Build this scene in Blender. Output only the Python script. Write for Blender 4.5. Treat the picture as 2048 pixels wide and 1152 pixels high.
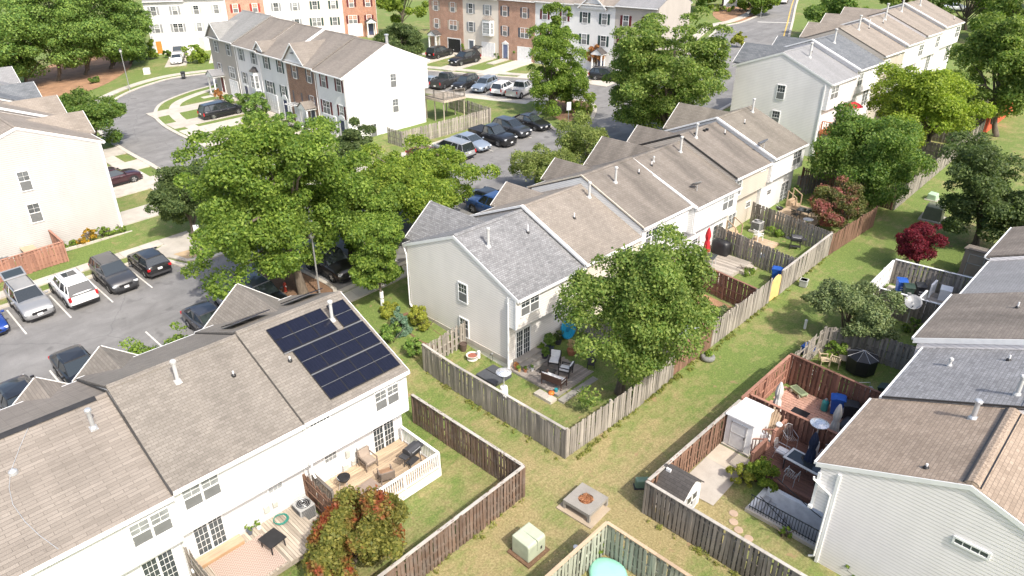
import bpy, math, random
import numpy as np
from mathutils import Vector, Matrix
from mathutils.geometry import tessellate_polygon
R = math.radians
rnd = random.Random(11)
for o in list(bpy.data.objects):
    bpy.data.objects.remove(o, do_unlink=True)
scene = bpy.context.scene
COL = scene.collection

# ---------------------------------------------------------------- camera, sky, sun, exposure
FOC, PITCH, AZ, CAMZ = 1421.0, math.atan(.5205), R(44.2), 22.5
FWD = Vector((-math.sin(AZ)*math.cos(PITCH), math.cos(AZ)*math.cos(PITCH), -math.sin(PITCH)))
RGT = Vector((math.cos(AZ), math.sin(AZ), 0))
UPV = RGT.cross(FWD)
cam_d = bpy.data.cameras.new('camera')
cam_d.sensor_width = 36.0
cam_d.lens = 36.0*FOC/2048
cam_d.clip_start, cam_d.clip_end = .5, 3000
cam = bpy.data.objects.new('camera', cam_d)
COL.objects.link(cam)
cam.matrix_world = Matrix((( RGT.x, UPV.x, -FWD.x, 0), (RGT.y, UPV.y, -FWD.y, 0), (RGT.z, UPV.z, -FWD.z, CAMZ), (0, 0, 0, 1)))
scene.camera = cam

SUN_AZ, SUN_EL = R(-11), R(48.5)
world = bpy.data.worlds.new('World')
scene.world = world
world.use_nodes = True
wn = world.node_tree
sky = wn.nodes.new('ShaderNodeTexSky')
sky.sky_type = 'NISHITA'
sky.sun_disc = False
sky.sun_elevation = SUN_EL
sky.sun_rotation = math.pi/2 - SUN_AZ
sky.air_density, sky.dust_density, sky.ozone_density = 1.0, 4.0, .6
wn.links.new(sky.outputs[0], wn.nodes['Background'].inputs[0])
wn.nodes['Background'].inputs[1].default_value = .15
sl = bpy.data.lights.new('sun', 'SUN')
sl.energy, sl.angle, sl.color = 2.85, R(.8), (1.0, .95, .86)
so = bpy.data.objects.new('sun', sl)
COL.objects.link(so)
sdir = Vector((math.cos(SUN_EL)*math.cos(SUN_AZ), math.cos(SUN_EL)*math.sin(SUN_AZ), math.sin(SUN_EL)))
so.rotation_euler = sdir.to_track_quat('Z', 'Y').to_euler()
so.location = (40, 0, 80)
vs = scene.view_settings
vs.view_transform, vs.look, vs.gamma, vs.exposure = 'Standard', 'None', 1.0, .82
vs.use_curve_mapping = False
cy = scene.cycles
cy.max_bounces, cy.diffuse_bounces, cy.glossy_bounces, cy.transmission_bounces, cy.transparent_max_bounces = 5, 3, 2, 3, 4
cy.use_denoising = True
cy.sample_clamp_indirect = 8

# ---------------------------------------------------------------- terrain and point helpers
def sstep(a, b, v):
    t = min(max((v-a)/(b-a), 0), 1)
    return t*t*(3-2*t)
def G(x, y):
    """height of the ground: one gentle rise along y, the alley half a metre below the street"""
    yy = min(y, 200.0)
    return .045*(yy-25) - .59*sstep(-33, -24, x)
def on_ground(px, py, dz=0.0):
    """world point where the ground (raised by dz) lies under a survey mark of the photograph"""
    d = FWD + RGT*((px-1024)/FOC) - UPV*((py-576)/FOC)
    z = 0.0
    for _ in range(25):
        t = (z-CAMZ)/d.z
        x, y = d.x*t, d.y*t
        z = G(x, y)+dz
    return Vector((x, y, z))
def gp(px, py, dz=0.0):
    p = on_ground(px, py, dz)
    return p.x, p.y

# ---------------------------------------------------------------- object helpers
def link(o, parent=None):
    COL.objects.link(o)
    if parent is not None:
        o.parent = parent
    return o
def tag(o, label=None, cat=None, group=None, kind=None):
    if label: o['label'] = label
    if cat: o['category'] = cat
    if group: o['group'] = group
    if kind: o['kind'] = kind
    return o
def empty(name, loc=(0, 0, 0), rz=0.0, label=None, cat=None, group=None):
    o = bpy.data.objects.new(name, None)
    o.location = loc
    o.rotation_euler = (0, 0, rz)
    o.empty_display_size = .3
    COL.objects.link(o)
    return tag(o, label, cat, group)
def auto_uv(me):
    """box-like UVs in metres: u level, v up the slope of each face"""
    lay = me.uv_layers.new(name='UV')
    co = np.empty(len(me.vertices)*3); me.vertices.foreach_get('co', co); co = co.reshape(-1, 3)
    lv = np.empty(len(me.loops), dtype=np.int32); me.loops.foreach_get('vertex_index', lv)
    no = np.empty(len(me.polygons)*3); me.polygons.foreach_get('normal', no); no = no.reshape(-1, 3)
    lt = np.empty(len(me.polygons), dtype=np.int32); me.polygons.foreach_get('loop_total', lt)
    nl = np.repeat(no, lt, axis=0)
    u = np.stack([-nl[:, 1], nl[:, 0], np.zeros(len(nl))], 1)
    ln = np.linalg.norm(u, axis=1)
    flat = ln < 1e-4
    u[flat] = (1, 0, 0); ln[flat] = 1
    u /= ln[:, None]
    v = np.cross(nl, u)
    p = co[lv]
    uv = np.stack([(p*u).sum(1), (p*v).sum(1)], 1)
    lay.data.foreach_set('uv', uv.astype(np.float32).ravel())
class MB:
    """collects shapes and links them as ONE mesh object"""
    def __init__(s):
        s.V, s.F = [], []
    def add(s, V, F):
        n = len(s.V)
        s.V += [tuple(v) for v in V]
        s.F += [tuple(i+n for i in f) for f in F]
        return s
    def box(s, c, d, rz=0.0, m=None):
        x, y, z = (k/2 for k in d)
        P = [Vector(q) for q in ((-x,-y,-z),(x,-y,-z),(x,y,-z),(-x,y,-z),(-x,-y,z),(x,-y,z),(x,y,z),(-x,y,z))]
        M = Matrix.Rotation(rz, 3, 'Z') if m is None else m
        return s.add([M @ p + Vector(c) for p in P], [(0,3,2,1),(4,5,6,7),(0,1,5,4),(1,2,6,5),(2,3,7,6),(3,0,4,7)])
    def bx(s, x0, x1, y0, y1, z0, z1):
        return s.box(((x0+x1)/2, (y0+y1)/2, (z0+z1)/2), (abs(x1-x0), abs(y1-y0), abs(z1-z0)))
    def beam(s, a, b, w, h, up=(0, 0, 1)):
        a, b = Vector(a), Vector(b)
        d = (b-a); L = d.length; d.normalize()
        r = d.cross(Vector(up))
        r = r.normalized() if r.length > 1e-5 else Vector((1, 0, 0))
        u = r.cross(d)
        M = Matrix((r, d, u)).transposed()
        return s.box((a+b)/2, (w, L, h), m=M)
    def tube(s, pts, rad, n=8, cap=True):
        pts = [Vector(p) for p in pts]
        if not hasattr(rad, '__len__'): rad = [rad]*len(pts)
        V, F = [], []
        ref = Vector((0, 0, 1)) if abs((pts[-1]-pts[0]).normalized().z) < .9 else Vector((1, 0, 0))
        for i, p in enumerate(pts):
            d = (pts[min(i+1, len(pts)-1)]-pts[max(i-1, 0)]).normalized()
            a = d.cross(ref).normalized(); b = d.cross(a)
            for k in range(n):
                t = 2*math.pi*k/n
                V.append(p+(a*math.cos(t)+b*math.sin(t))*rad[i])
        for i in range(len(pts)-1):
            for k in range(n):
                F.append((i*n+k, i*n+(k+1) % n, (i+1)*n+(k+1) % n, (i+1)*n+k))
        if cap:
            F.append(tuple(range(n-1, -1, -1))); F.append(tuple((len(pts)-1)*n+k for k in range(n)))
        return s.add(V, F)
    def lathe(s, prof, n=16, c=(0, 0, 0), sx=1.0, sy=1.0):
        V, F = [], []
        for r, z in prof:
            for k in range(n):
                t = 2*math.pi*k/n
                V.append((c[0]+r*math.cos(t)*sx, c[1]+r*math.sin(t)*sy, c[2]+z))
        for i in range(len(prof)-1):
            for k in range(n):
                F.append((i*n+k, i*n+(k+1) % n, (i+1)*n+(k+1) % n, (i+1)*n+k))
        F.append(tuple(range(n-1, -1, -1))); F.append(tuple((len(prof)-1)*n+k for k in range(n)))
        return s.add(V, F)
    def prism(s, poly, a, b, axis='y'):
        """closed polygon in two axes extruded from a to b along the third"""
        f = {'y': lambda p, t: (p[0], t, p[1]), 'x': lambda p, t: (t, p[0], p[1]), 'z': lambda p, t: (p[0], p[1], t)}[axis]
        n = len(poly)
        V = [f(p, a) for p in poly]+[f(p, b) for p in poly]
        tri = tessellate_polygon([[Vector((p[0], p[1], 0)) for p in poly]])
        F = [tuple(t) for t in tri]+[tuple(i+n for i in reversed(t)) for t in tri]
        F += [(i, (i+1) % n, (i+1) % n+n, i+n) for i in range(n)]
        return s.add(V, F)
    def mesh(s, name, uv=False, smooth=False, fix=True):
        me = bpy.data.meshes.new(name)
        me.from_pydata(s.V, [], s.F)
        if fix:
            import bmesh
            bm = bmesh.new(); bm.from_mesh(me)
            bmesh.ops.recalc_face_normals(bm, faces=bm.faces)
            bm.to_mesh(me); bm.free()
        if uv: auto_uv(me)
        if smooth: me.polygons.foreach_set('use_smooth', [True]*len(me.polygons))
        return me
    def build(s, name, mat, parent=None, uv=False, smooth=False, loc=None, rz=None, fix=True):
        me = s.mesh(name, uv, smooth, fix)
        if mat: me.materials.append(mat)
        o = bpy.data.objects.new(name, me)
        if loc is not None: o.location = loc
        if rz is not None: o.rotation_euler = (0, 0, rz)
        return link(o, parent)
def put(name, me, parent=None, loc=(0, 0, 0), rot=(0, 0, 0), sc=None):
    o = bpy.data.objects.new(name, me)
    o.location, o.rotation_euler = loc, rot
    if sc: o.scale = sc
    return link(o, parent)
def bevel(o, w=.02, seg=2):
    m = o.modifiers.new('bevel', 'BEVEL')
    m.width, m.segments, m.limit_method = w, seg, 'ANGLE'
    return o
def copy_tree(o, parent=None):
    c = o.copy()
    COL.objects.link(c)
    if parent is not None: c.parent = parent
    for ch in o.children:
        copy_tree(ch, c)
    return c

# ---------------------------------------------------------------- materials
MATS = {}
class NT:
    """small node-tree writer"""
    def __init__(s, name):
        s.m = bpy.data.materials.new(name)
        s.m.use_nodes = True
        s.t = s.m.node_tree
        s.b = s.t.nodes['Principled BSDF']
    def n(s, typ, **kw):
        nd = s.t.nodes.new('ShaderNode'+typ)
        for k, v in kw.items():
            if k in nd.inputs: nd.inputs[k].default_value = v
            else: setattr(nd, k, v)
        return nd
    def l(s, a, b):
        s.t.links.new(a, b)
    def ramp(s, src, stops, interp='LINEAR'):
        r = s.n('ValToRGB')
        r.color_ramp.interpolation = interp
        e = r.color_ramp.elements
        while len(e) < len(stops): e.new(.5)
        for el, (p, c) in zip(e, stops):
            el.position = p
            el.color = (*c, 1) if hasattr(c, '__len__') else (c, c, c, 1)
        s.l(src, r.inputs[0])
        return r.outputs[0]
    def noise(s, vec, scale, detail=3, rough=.55, dist=0):
        nd = s.n('TexNoise', Scale=scale, Detail=detail, Roughness=rough, Distortion=dist)
        if vec is not None: s.l(vec, nd.inputs['Vector'])
        return nd.outputs['Fac']
    def math(s, op, a, b=None):
        nd = s.n('Math', operation=op)
        for i, v in enumerate((a, b)):
            if v is None: continue
            if isinstance(v, (int, float)): nd.inputs[i].default_value = v
            else: s.l(v, nd.inputs[i])
        return nd.outputs[0]
    def mix(s, fac, a, b, mode='MIX'):
        nd = s.n('MixRGB', blend_type=mode)
        for i, v in zip((0, 1, 2), (fac, a, b)):
            if isinstance(v, (int, float)): nd.inputs[i].default_value = v
            elif isinstance(v, tuple): nd.inputs[i].default_value = (*v, 1)
            else: s.l(v, nd.inputs[i])
        return nd.outputs[0]
    def pos(s):
        return s.n('NewGeometry').outputs['Position']
    def obj(s):
        return s.n('TexCoord').outputs['Object']
    def uv(s):
        return s.n('TexCoord').outputs['UV']
    def mapv(s, vec, sc=(1, 1, 1), rot=(0, 0, 0)):
        m = s.n('Mapping')
        m.inputs['Scale'].default_value = sc
        m.inputs['Rotation'].default_value = rot
        s.l(vec, m.inputs['Vector'])
        return m.outputs[0]
    def bump(s, h, st=.3, d=.02):
        b = s.n('Bump', Strength=st, Distance=d)
        s.l(h, b.inputs['Height'])
        s.l(b.outputs[0], s.b.inputs['Normal'])
    def done(s, col=None, rough=.8, metal=0.0, **kw):
        if col is not None:
            if isinstance(col, tuple): s.b.inputs['Base Color'].default_value = (*col, 1)
            else: s.l(col, s.b.inputs['Base Color'])
        if isinstance(rough, (int, float)): s.b.inputs['Roughness'].default_value = rough
        else: s.l(rough, s.b.inputs['Roughness'])
        s.b.inputs['Metallic'].default_value = metal
        for k, v in kw.items(): s.b.inputs[k.replace('_', ' ')].default_value = v
        return s.m
def cached(fn):
    def w(*a, **k):
        key = (fn.__name__, a, tuple(sorted(k.items())))
        if key not in MATS: MATS[key] = fn(*a, **k)
        return MATS[key]
    return w
def mul(c, f): return tuple(min(v*f, .95) for v in c)

@cached
def plain(name, col, rough=.6, metal=0.0, var=.12, scale=3.0):
    """a painted or plastic surface with slight soiling"""
    t = NT(name)
    f = t.noise(t.pos(), scale, 4, .6)
    c = t.ramp(f, [(.3, mul(col, 1-var)), (.7, mul(col, 1+var*.6))])
    rr = t.ramp(t.noise(t.pos(), scale*2.3, 3), [(.3, max(rough-.08, .03)), (.7, min(rough+.1, 1))])
    return t.done(c, rr, metal)
@cached
def siding(name, col, lap=.15):
    """vinyl lap siding: saw-tooth relief by height, streaks and dust"""
    t = NT(name)
    p = t.pos()
    z = t.n('SeparateXYZ'); t.l(p, z.inputs[0])
    saw = t.math('FRACT', t.math('DIVIDE', z.outputs['Z'], lap))
    edge = t.ramp(saw, [(0, .77), (.10, .85), (.22, 1), (.85, 1), (1, .95)])  # shade under each lap, painted into the colour as a dark band
    f = t.noise(t.mapv(p, (.5, .5, .12)), 2.0, 5, .6)
    g = t.noise(p, .35, 3, .5)
    c = t.mix(1, t.mix(1, t.ramp(f, [(.3, mul(col, .93)), (.65, col)]), t.ramp(g, [(.35, .93), (.6, 1.0)]), 'MULTIPLY'), edge, 'MULTIPLY')
    t.bump(t.ramp(saw, [(0, 0), (.12, 1), (1, .15)]), .5, .02)
    return t.done(c, .55)
@cached
def brickwall(name, a, b, mortar):
    t = NT(name)
    u = t.uv()
    k = t.n('TexBrick', Scale=1.0)
    k.inputs['Color1'].default_value = (*a, 1); k.inputs['Color2'].default_value = (*b, 1); k.inputs['Mortar'].default_value = (*mortar, 1)
    k.inputs['Mortar Size'].default_value = .008; k.inputs['Brick Width'].default_value = .22; k.inputs['Row Height'].default_value = .075
    k.inputs['Bias'].default_value = -.1
    t.l(u, k.inputs['Vector'])
    f = t.noise(t.pos(), 1.2, 4, .6)
    c = t.mix(1, k.outputs['Color'], t.ramp(f, [(.3, .8), (.7, 1.1)]), 'MULTIPLY')
    t.bump(t.math('SUBTRACT', 1.0, k.outputs['Fac']), .4, .01)
    return t.done(c, .85)
@cached
def shingle(name, a, b, tabw=.33, row=.145, stain=.25, seed=0.0):
    """asphalt shingles: tabs of mixed tone in courses, course shadows painted as dark lines, algae streaks down the slope"""
    md_ = tuple((x+y)/2 for x, y in zip(a, b))
    a, b = [tuple(m+(v-m)*.62 for v, m in zip(q, md_)) for q in (a, b)]
    t = NT(name)
    u = t.uv()
    k = t.n('TexBrick', Scale=1.0, offset=.5, offset_frequency=2, squash=1.0)
    k.inputs['Color1'].default_value = (0, 0, 0, 1); k.inputs['Color2'].default_value = (1, 1, 1, 1); k.inputs['Mortar'].default_value = (.0, .0, .0, 1)
    k.inputs['Mortar Size'].default_value = .011; k.inputs['Mortar Smooth'].default_value = .3
    k.inputs['Brick Width'].default_value = tabw; k.inputs['Row Height'].default_value = row
    t.l(u, k.inputs['Vector'])
    k2 = t.n('TexBrick', Scale=1.0, offset=.37, offset_frequency=3)
    k2.inputs['Color1'].default_value = (0, 0, 0, 1); k2.inputs['Color2'].default_value = (1, 1, 1, 1); k2.inputs['Mortar'].default_value = (.5, .5, .5, 1)
    k2.inputs['Mortar Size'].default_value = .0; k2.inputs['Brick Width'].default_value = tabw*1.9; k2.inputs['Row Height'].default_value = row
    t.l(u, k2.inputs['Vector'])
    v = t.math('ADD', t.math('MULTIPLY', k.outputs['Color'], .55), t.math('MULTIPLY', k2.outputs['Color'], .45))
    m = tuple((x+y)/2 for x, y in zip(a, b))
    c = t.ramp(v, [(.0, a), (.5, m), (1.0, b)])
    c = t.mix(k.outputs['Fac'], c, mul(a, .8))  # shadow line of courses and tabs, put into the colour
    gr = t.noise(t.mapv(t.pos(), (1, 1, 1)), 38, 2, .7)
    c = t.mix(1, c, t.ramp(gr, [(.25, .8), (.75, 1.18)]), 'MULTIPLY')
    big = t.noise(t.mapv(u, (.55, .12, 1)), 1.0, 4, .6)
    c = t.mix(1, c, t.ramp(big, [(.32, 1-stain), (.62, 1.06)]), 'MULTIPLY')
    t.bump(t.math('ADD', t.math('MULTIPLY', t.math('SUBTRACT', 1.0, k.outputs['Fac']), 1.0), t.math('MULTIPLY', gr, .35)), .5, .012)
    return t.done(c, .93)
@cached
def wood(name, col, along='z', var=.35, grey=.0):
    """weathered boards: grain along one axis, each board its own tone"""
    t = NT(name)
    sc = {'z': (14, 14, .9), 'x': (.9, 14, 14), 'y': (14, .9, 14)}[along]
    inf = t.n('ObjectInfo')
    gr = t.noise(t.mapv(t.pos(), sc), 1.0, 4, .65, .4)
    c = t.ramp(gr, [(.25, mul(col, 1-var)), (.5, col), (.8, mul(col, 1+var*.7))])
    c = t.mix(1, c, t.ramp(inf.outputs['Random'], [(0, 1-var*.8), (.5, 1.0), (1, 1+var*.55)]), 'MULTIPLY')
    bl = t.noise(t.pos(), .8, 3, .5)
    c = t.mix(1, c, t.ramp(bl, [(.3, .82), (.65, 1.08)]), 'MULTIPLY')
    if grey:
        c = t.mix(t.ramp(t.noise(t.pos(), 2.2, 4, .6), [(.42, 0.0), (.7, grey)]), c, (.30, .30, .28))
    t.bump(gr, .3, .006)
    return t.done(c, .88)
@cached
def paint(name, col, metal=.35):
    """car paint with clear coat"""
    t = NT(name)
    f = t.noise(t.obj(), 90, 2)
    c = t.ramp(f, [(.3, mul(col, .93)), (.7, mul(col, 1.05))])
    m = t.done(c, .38, metal)
    t.b.inputs['Coat Weight'].default_value = .8
    t.b.inputs['Coat Roughness'].default_value = .06
    return m
@cached
def glass(name, col, rough=.06):
    t = NT(name)
    inf = t.n('ObjectInfo')
    c = t.mix(1, col, t.ramp(inf.outputs['Random'], [(0, .6), (1, 1.35)]), 'MULTIPLY')
    t.b.inputs['IOR'].default_value = 1.5
    return t.done(c, rough)
@cached
def blindglass(name, col):
    """window pane with a pale slatted blind just behind it"""
    t = NT(name)
    z = t.n('SeparateXYZ'); t.l(t.pos(), z.inputs[0])
    s = t.math('FRACT', t.math('DIVIDE', z.outputs['Z'], .05))
    inf = t.n('ObjectInfo')
    c = t.mix(1, t.ramp(s, [(0, mul(col, .75)), (.3, col), (.85, col), (1, mul(col, .75))]), t.ramp(inf.outputs['Random'], [(0, .55), (1, 1.2)]), 'MULTIPLY')
    c = t.mix(1, c, t.ramp(t.noise(t.pos(), 2.0, 3), [(.35, .7), (.65, 1.1)]), 'MULTIPLY')
    return t.done(c, .12)
@cached
def leafmat(name, a, b, c=None, tr=.5):
    a, b = mul(a, 2.3), mul(b, 1.75)
    a, b = (a[0]*1.0, a[1], a[2]*.95), (b[0]*1.0, b[1], b[2]*.95)
    """leaves: every leaf its own shade, soft patches through the crown, light passes through"""
    t = NT(name)
    isl = t.n('NewGeometry').outputs['Random Per Island']
    stops = [(0, a), (.55, tuple((x+y)/2 for x, y in zip(a, b))), (1, b)]
    col = t.ramp(isl, stops)
    nz = t.noise(t.pos(), .55, 3, .6)
    col = t.mix(1, col, t.ramp(nz, [(.3, .8), (.7, 1.2)]), 'MULTIPLY')
    if c:
        n2 = t.noise(t.pos(), .8, 3, .6, .5)
        col = t.mix(t.ramp(n2, [(.49, 0.0), (.62, .9)]), col, t.mix(isl, mul(c, .7), mul(c, 1.2)))
    m = t.done(col, .55)
    t.b.inputs['Specular IOR Level'].default_value = .3
    tl = t.n('BsdfTranslucent'); t.l(t.mix(1, col, (1.25, 1.3, .7), 'MULTIPLY'), tl.inputs[0])
    ms = t.n('MixShader'); ms.inputs[0].default_value = tr
    out = t.t.nodes['Material Output']
    t.l(t.b.outputs[0], ms.inputs[1]); t.l(tl.outputs[0], ms.inputs[2]); t.l(ms.outputs[0], out.inputs[0])
    return m
@cached
def bark(name='bark', col=(.13, .105, .08)):
    t = NT(name)
    f = t.noise(t.mapv(t.pos(), (6, 6, 1.2)), 2, 5, .65, .5)
    t.bump(f, .6, .03)
    return t.done(t.ramp(f, [(.3, mul(col, .5)), (.7, mul(col, 1.4))]), .95)

def grass_material():
    t = NT('lawn_grass')
    p = t.pos()
    big = t.noise(p, .16, 4, .6, .3)
    mid = t.noise(p, .9, 5, .65, .5)
    fine = t.noise(t.mapv(p, (1, 1, 1)), 11, 5, .8)
    pat = t.noise(t.mapv(p, (1.6, .45, 1)), 2.4, 5, .72, .5)
    dry = t.math('ADD', t.math('ADD', t.math('MULTIPLY', big, .46), t.math('MULTIPLY', mid, .4)), t.math('MULTIPLY', pat, .28))
    g = t.ramp(fine, [(.25, (.05, .075, .016)), (.5, (.125, .18, .038)), (.75, (.235, .29, .078))])
    s = t.ramp(fine, [(.25, (.13, .10, .04)), (.5, (.29, .23, .11)), (.75, (.47, .39, .215))])
    xy = t.n('SeparateXYZ'); t.l(p, xy.inputs[0])
    # the open common ground between the yards is worn and dry around the crossing of the paths
    v = t.n('VectorMath', operation='DISTANCE'); t.l(t.mapv(p, (1, 1, 0)), v.inputs[0]); v.inputs[1].default_value = (-14.0, 20.0, 0)
    near = t.ramp(t.math('DIVIDE', v.outputs['Value'], 30.0), [(.1, .15), (.42, -.03)])
    c = t.mix(t.ramp(t.math('ADD', dry, near), [(.565, 0.0), (.73, .92)]), g, s)
    soil = t.noise(p, 1.5, 3, .6)
    c = t.mix(t.ramp(t.math('ADD', soil, t.math('MULTIPLY', dry, .25)), [(.80, 0.0), (.86, .7)]), c, (.30, .19, .11))
    t.bump(t.math('ADD', fine, mid), .7, .05)
    return t.done(c, .95)
def asphalt_material():
    t = NT('asphalt')
    p = t.pos()
    sp = t.noise(p, 45, 2, .8)
    md = t.noise(p, .5, 4, .6, .6)
    c = t.ramp(md, [(.25, (.15, .146, .142)), (.5, (.19, .185, .18)), (.75, (.23, .224, .218))])
    c = t.mix(1, c, t.ramp(sp, [(.3, .78), (.7, 1.25)]), 'MULTIPLY')
    vo = t.n('TexVoronoi', feature='DISTANCE_TO_EDGE', Scale=.14); 
    wob = t.n('VectorMath', operation='ADD'); t.l(p, wob.inputs[0])
    nn = t.n('TexNoise', Scale=.8, Detail=4); t.l(p, nn.inputs['Vector']); t.l(nn.outputs['Color'], wob.inputs[1])
    t.l(wob.outputs[0], vo.inputs['Vector'])
    c = t.mix(t.ramp(vo.outputs['Distance'], [(.0, .55), (.008, .0)]), c, (.11, .11, .11))
    st = t.noise(t.mapv(p, (1, .16, 1)), .9, 3, .6)
    c = t.mix(1, c, t.ramp(st, [(.3, .86), (.6, 1.06)]), 'MULTIPLY')
    oil = t.noise(t.mapv(p, (1, 1, 1)), .85, 2, .4)
    c = t.mix(t.ramp(oil, [(.66, 0.0), (.74, .45)]), c, (.07, .068, .066))
    t.bump(sp, .25, .01)
    return t.done(c, .9)
def concrete_material(name='concrete', col=(.50, .46, .40)):
    t = NT(name)
    p = t.pos()
    inf = t.n('ObjectInfo')
    c = t.ramp(t.noise(p, 1.1, 5, .65), [(.25, mul(col, .78)), (.7, mul(col, 1.08))])
    c = t.mix(1, c, t.ramp(inf.outputs['Random'], [(0, .9), (1, 1.06)]), 'MULTIPLY')
    c = t.mix(1, c, t.ramp(t.noise(p, 30, 2), [(.3, .92), (.7, 1.05)]), 'MULTIPLY')
    return t.done(c, .88)
def mulch_material(name='mulch', a=(.10, .055, .03), b=(.25, .15, .09)):
    t = NT(name)
    p = t.pos()
    f = t.noise(p, 14, 4, .75)
    c = t.ramp(f, [(.3, a), (.7, b)])
    c = t.mix(1, c, t.ramp(t.noise(p, .8, 3), [(.3, .75), (.7, 1.2)]), 'MULTIPLY')
    t.bump(f, .8, .04)
    return t.done(c, .97)
M_GRASS, M_ASPH, M_CONC, M_MULCH = grass_material(), asphalt_material(), concrete_material(), mulch_material()
M_STRAW = mulch_material('pine_straw', (.22, .115, .06), (.40, .24, .14))
M_STONE = concrete_material('weathered_stone', (.30, .28, .25))
M_WHITE = plain('white_trim', (.80, .80, .79), .45, 0, .06)
M_WHITE2 = plain('white_paint', (.76, .76, .76), .5, 0, .1)
M_BLACK = plain('black_plastic', (.018, .018, .02), .45, 0, .2)
M_DKGREY = plain('dark_grey_metal', (.06, .06, .065), .5, .3)
M_GALV = plain('galvanised_metal', (.55, .56, .57), .4, .5)
M_PVC = plain('pale_vent_pipe', (.50, .50, .49), .5)
M_GLASS = glass('window_glass', (.055, .065, .07))
M_BLIND = blindglass('window_blinds', (.33, .345, .345))
M_MIDGL = blindglass('half_drawn_blinds', (.17, .18, .185))
M_CARGLASS = glass('car_glass', (.03, .038, .042), .02)
M_CARGLASS.node_tree.nodes['Principled BSDF'].inputs['IOR'].default_value = 1.9
M_TYRE = plain('tyre_rubber', (.016, .016, .017), .85)
M_RIM = plain('wheel_rim', (.42, .43, .44), .3, .8)
M_RED = plain('tail_lamp', (.45, .015, .02), .2)
M_LAMP = plain('head_lamp', (.7, .72, .75), .12, .1)
# ================================================================= ground, roads, pavements
def structure(o):
    o['kind'] = 'structure'
    return o
xs = [-420, -300, -200, -150, -110, -80, -60, -45, -38] + [-33+.75*i for i in range(13)] + [-20, -10, -8.66, -5.42, 0, 10, 20, 40, 80]
ys = sorted([-60, -40, 24.03, 25.41] + [-30+10*i for i in range(24)] + [230, 300, 420])
gm = MB()
for x in xs:
    for y in ys:
        gm.V.append((x, y, G(x, y)))
ny = len(ys)
for i in range(len(xs)-1):
    for j in range(ny-1):
        if xs[i] == -8.66 and ys[j] == 24.03: continue   # the basement stairwell is open
        gm.F.append((i*ny+j, (i+1)*ny+j, (i+1)*ny+j+1, i*ny+j+1))
structure(gm.build('ground', M_GRASS, fix=False))

def smooth(pts, n=5, closed=False):
    """Catmull-Rom through the points"""
    out = []
    m = len(pts)
    for i in range(m if closed else m-1):
        p = [Vector(pts[(i+k) % m] if closed else pts[min(max(i+k, 0), m-1)]).to_2d() for k in (-1, 0, 1, 2)]
        for k in range(n):
            t = k/n
            q = .5*((2*p[1])+(p[2]-p[0])*t+(2*p[0]-5*p[1]+4*p[2]-p[3])*t*t+(3*p[1]-p[0]-3*p[2]+p[3])*t**3)
            out.append((q.x, q.y))
    if not closed: out.append(tuple(pts[-1][:2]))
    return out
def sheet(name, pts, dz, mat, skirt=0.0, kind='structure', parent=None):
    """flat piece of ground cover following the slope of the site"""
    V = [Vector((p[0], p[1], G(p[0], p[1])+dz)) for p in pts]
    b = MB()
    tri = tessellate_polygon([[Vector((p[0], p[1], 0)) for p in pts]])
    F = []
    for t in tri:
        a, c, d = (V[i] for i in t)
        F.append(tuple(t) if (c-a).cross(d-a).z > 0 else tuple(reversed(t)))
    b.add(V, F)
    if skirt:
        n = len(V)
        b.add(V+[v-Vector((0, 0, skirt)) for v in V], [(i, (i+1) % n, (i+1) % n+n, i+n) for i in range(n)])
    o = b.build(name, mat, parent, fix=bool(skirt))
    if kind: o['kind'] = kind
    return o
def offset(pts, d):
    """polyline moved sideways, to its left for positive d"""
    out = []
    for i, p in enumerate(pts):
        a = Vector(pts[max(i-1, 0)]); c = Vector(pts[min(i+1, len(pts)-1)])
        t = (c-a).normalized()
        out.append((p[0]-t.y*d, p[1]+t.x*d))
    return out
def ribbon(name, pts, d0, d1, top, thick, mat, parent=None, slab=None, piece='slab'):
    """kerb or pavement along a line; with slab, laid in separate slabs with open joints"""
    A, B = offset(pts, d0), offset(pts, d1)
    def prism(b, i0, i1, sh=0.0):
        n = i1-i0+1
        q = []
        for P in (A, B):
            for z in (top, top-thick):
                for i in range(i0, i1+1):
                    x, y = P[i]
                    q.append([x, y, G(x, y)+z])
        if sh:
            for k in range(4):
                a, e = q[k*n], q[k*n+n-1]
                d = Vector(e)-Vector(a)
                u = d.normalized()*sh if d.length > 3*sh else d*0
                for c in range(3): a[c] += u[c]; e[c] -= u[c]
        F = []
        for i in range(n-1):
            F += [(i, i+1, 2*n+i+1, 2*n+i), (i, n+i, n+i+1, i+1), (2*n+i, 2*n+i+1, 3*n+i+1, 3*n+i)]
        F += [(0, 2*n, 3*n, n), (n-1, 2*n-1, 4*n-1, 3*n-1)]
        b.add(q, F)
    if not slab:
        b = MB(); prism(b, 0, len(pts)-1)
        o = b.build(name, mat, parent)
        if parent is None: structure(o)
        return o
    root = empty(name); structure(root)
    i = 0
    while i < len(pts)-1:
        j = i+1; L = (Vector(pts[j])-Vector(pts[i])).length
        while j < len(pts)-1 and L < slab:
            L += (Vector(pts[j+1])-Vector(pts[j])).length; j += 1
        b = MB(); prism(b, i, j, .012)
        b.build(piece, mat, root)
        i = j
    return root
def resample(pts, step):
    out = [tuple(pts[0])]
    for a, b in zip(pts, pts[1:]):
        a, b = Vector(a), Vector(b)
        n = max(1, round((b-a).length/step))
        for k in range(1, n+1):
            q = a.lerp(b, k/n); out.append((q.x, q.y))
    return out

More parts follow.
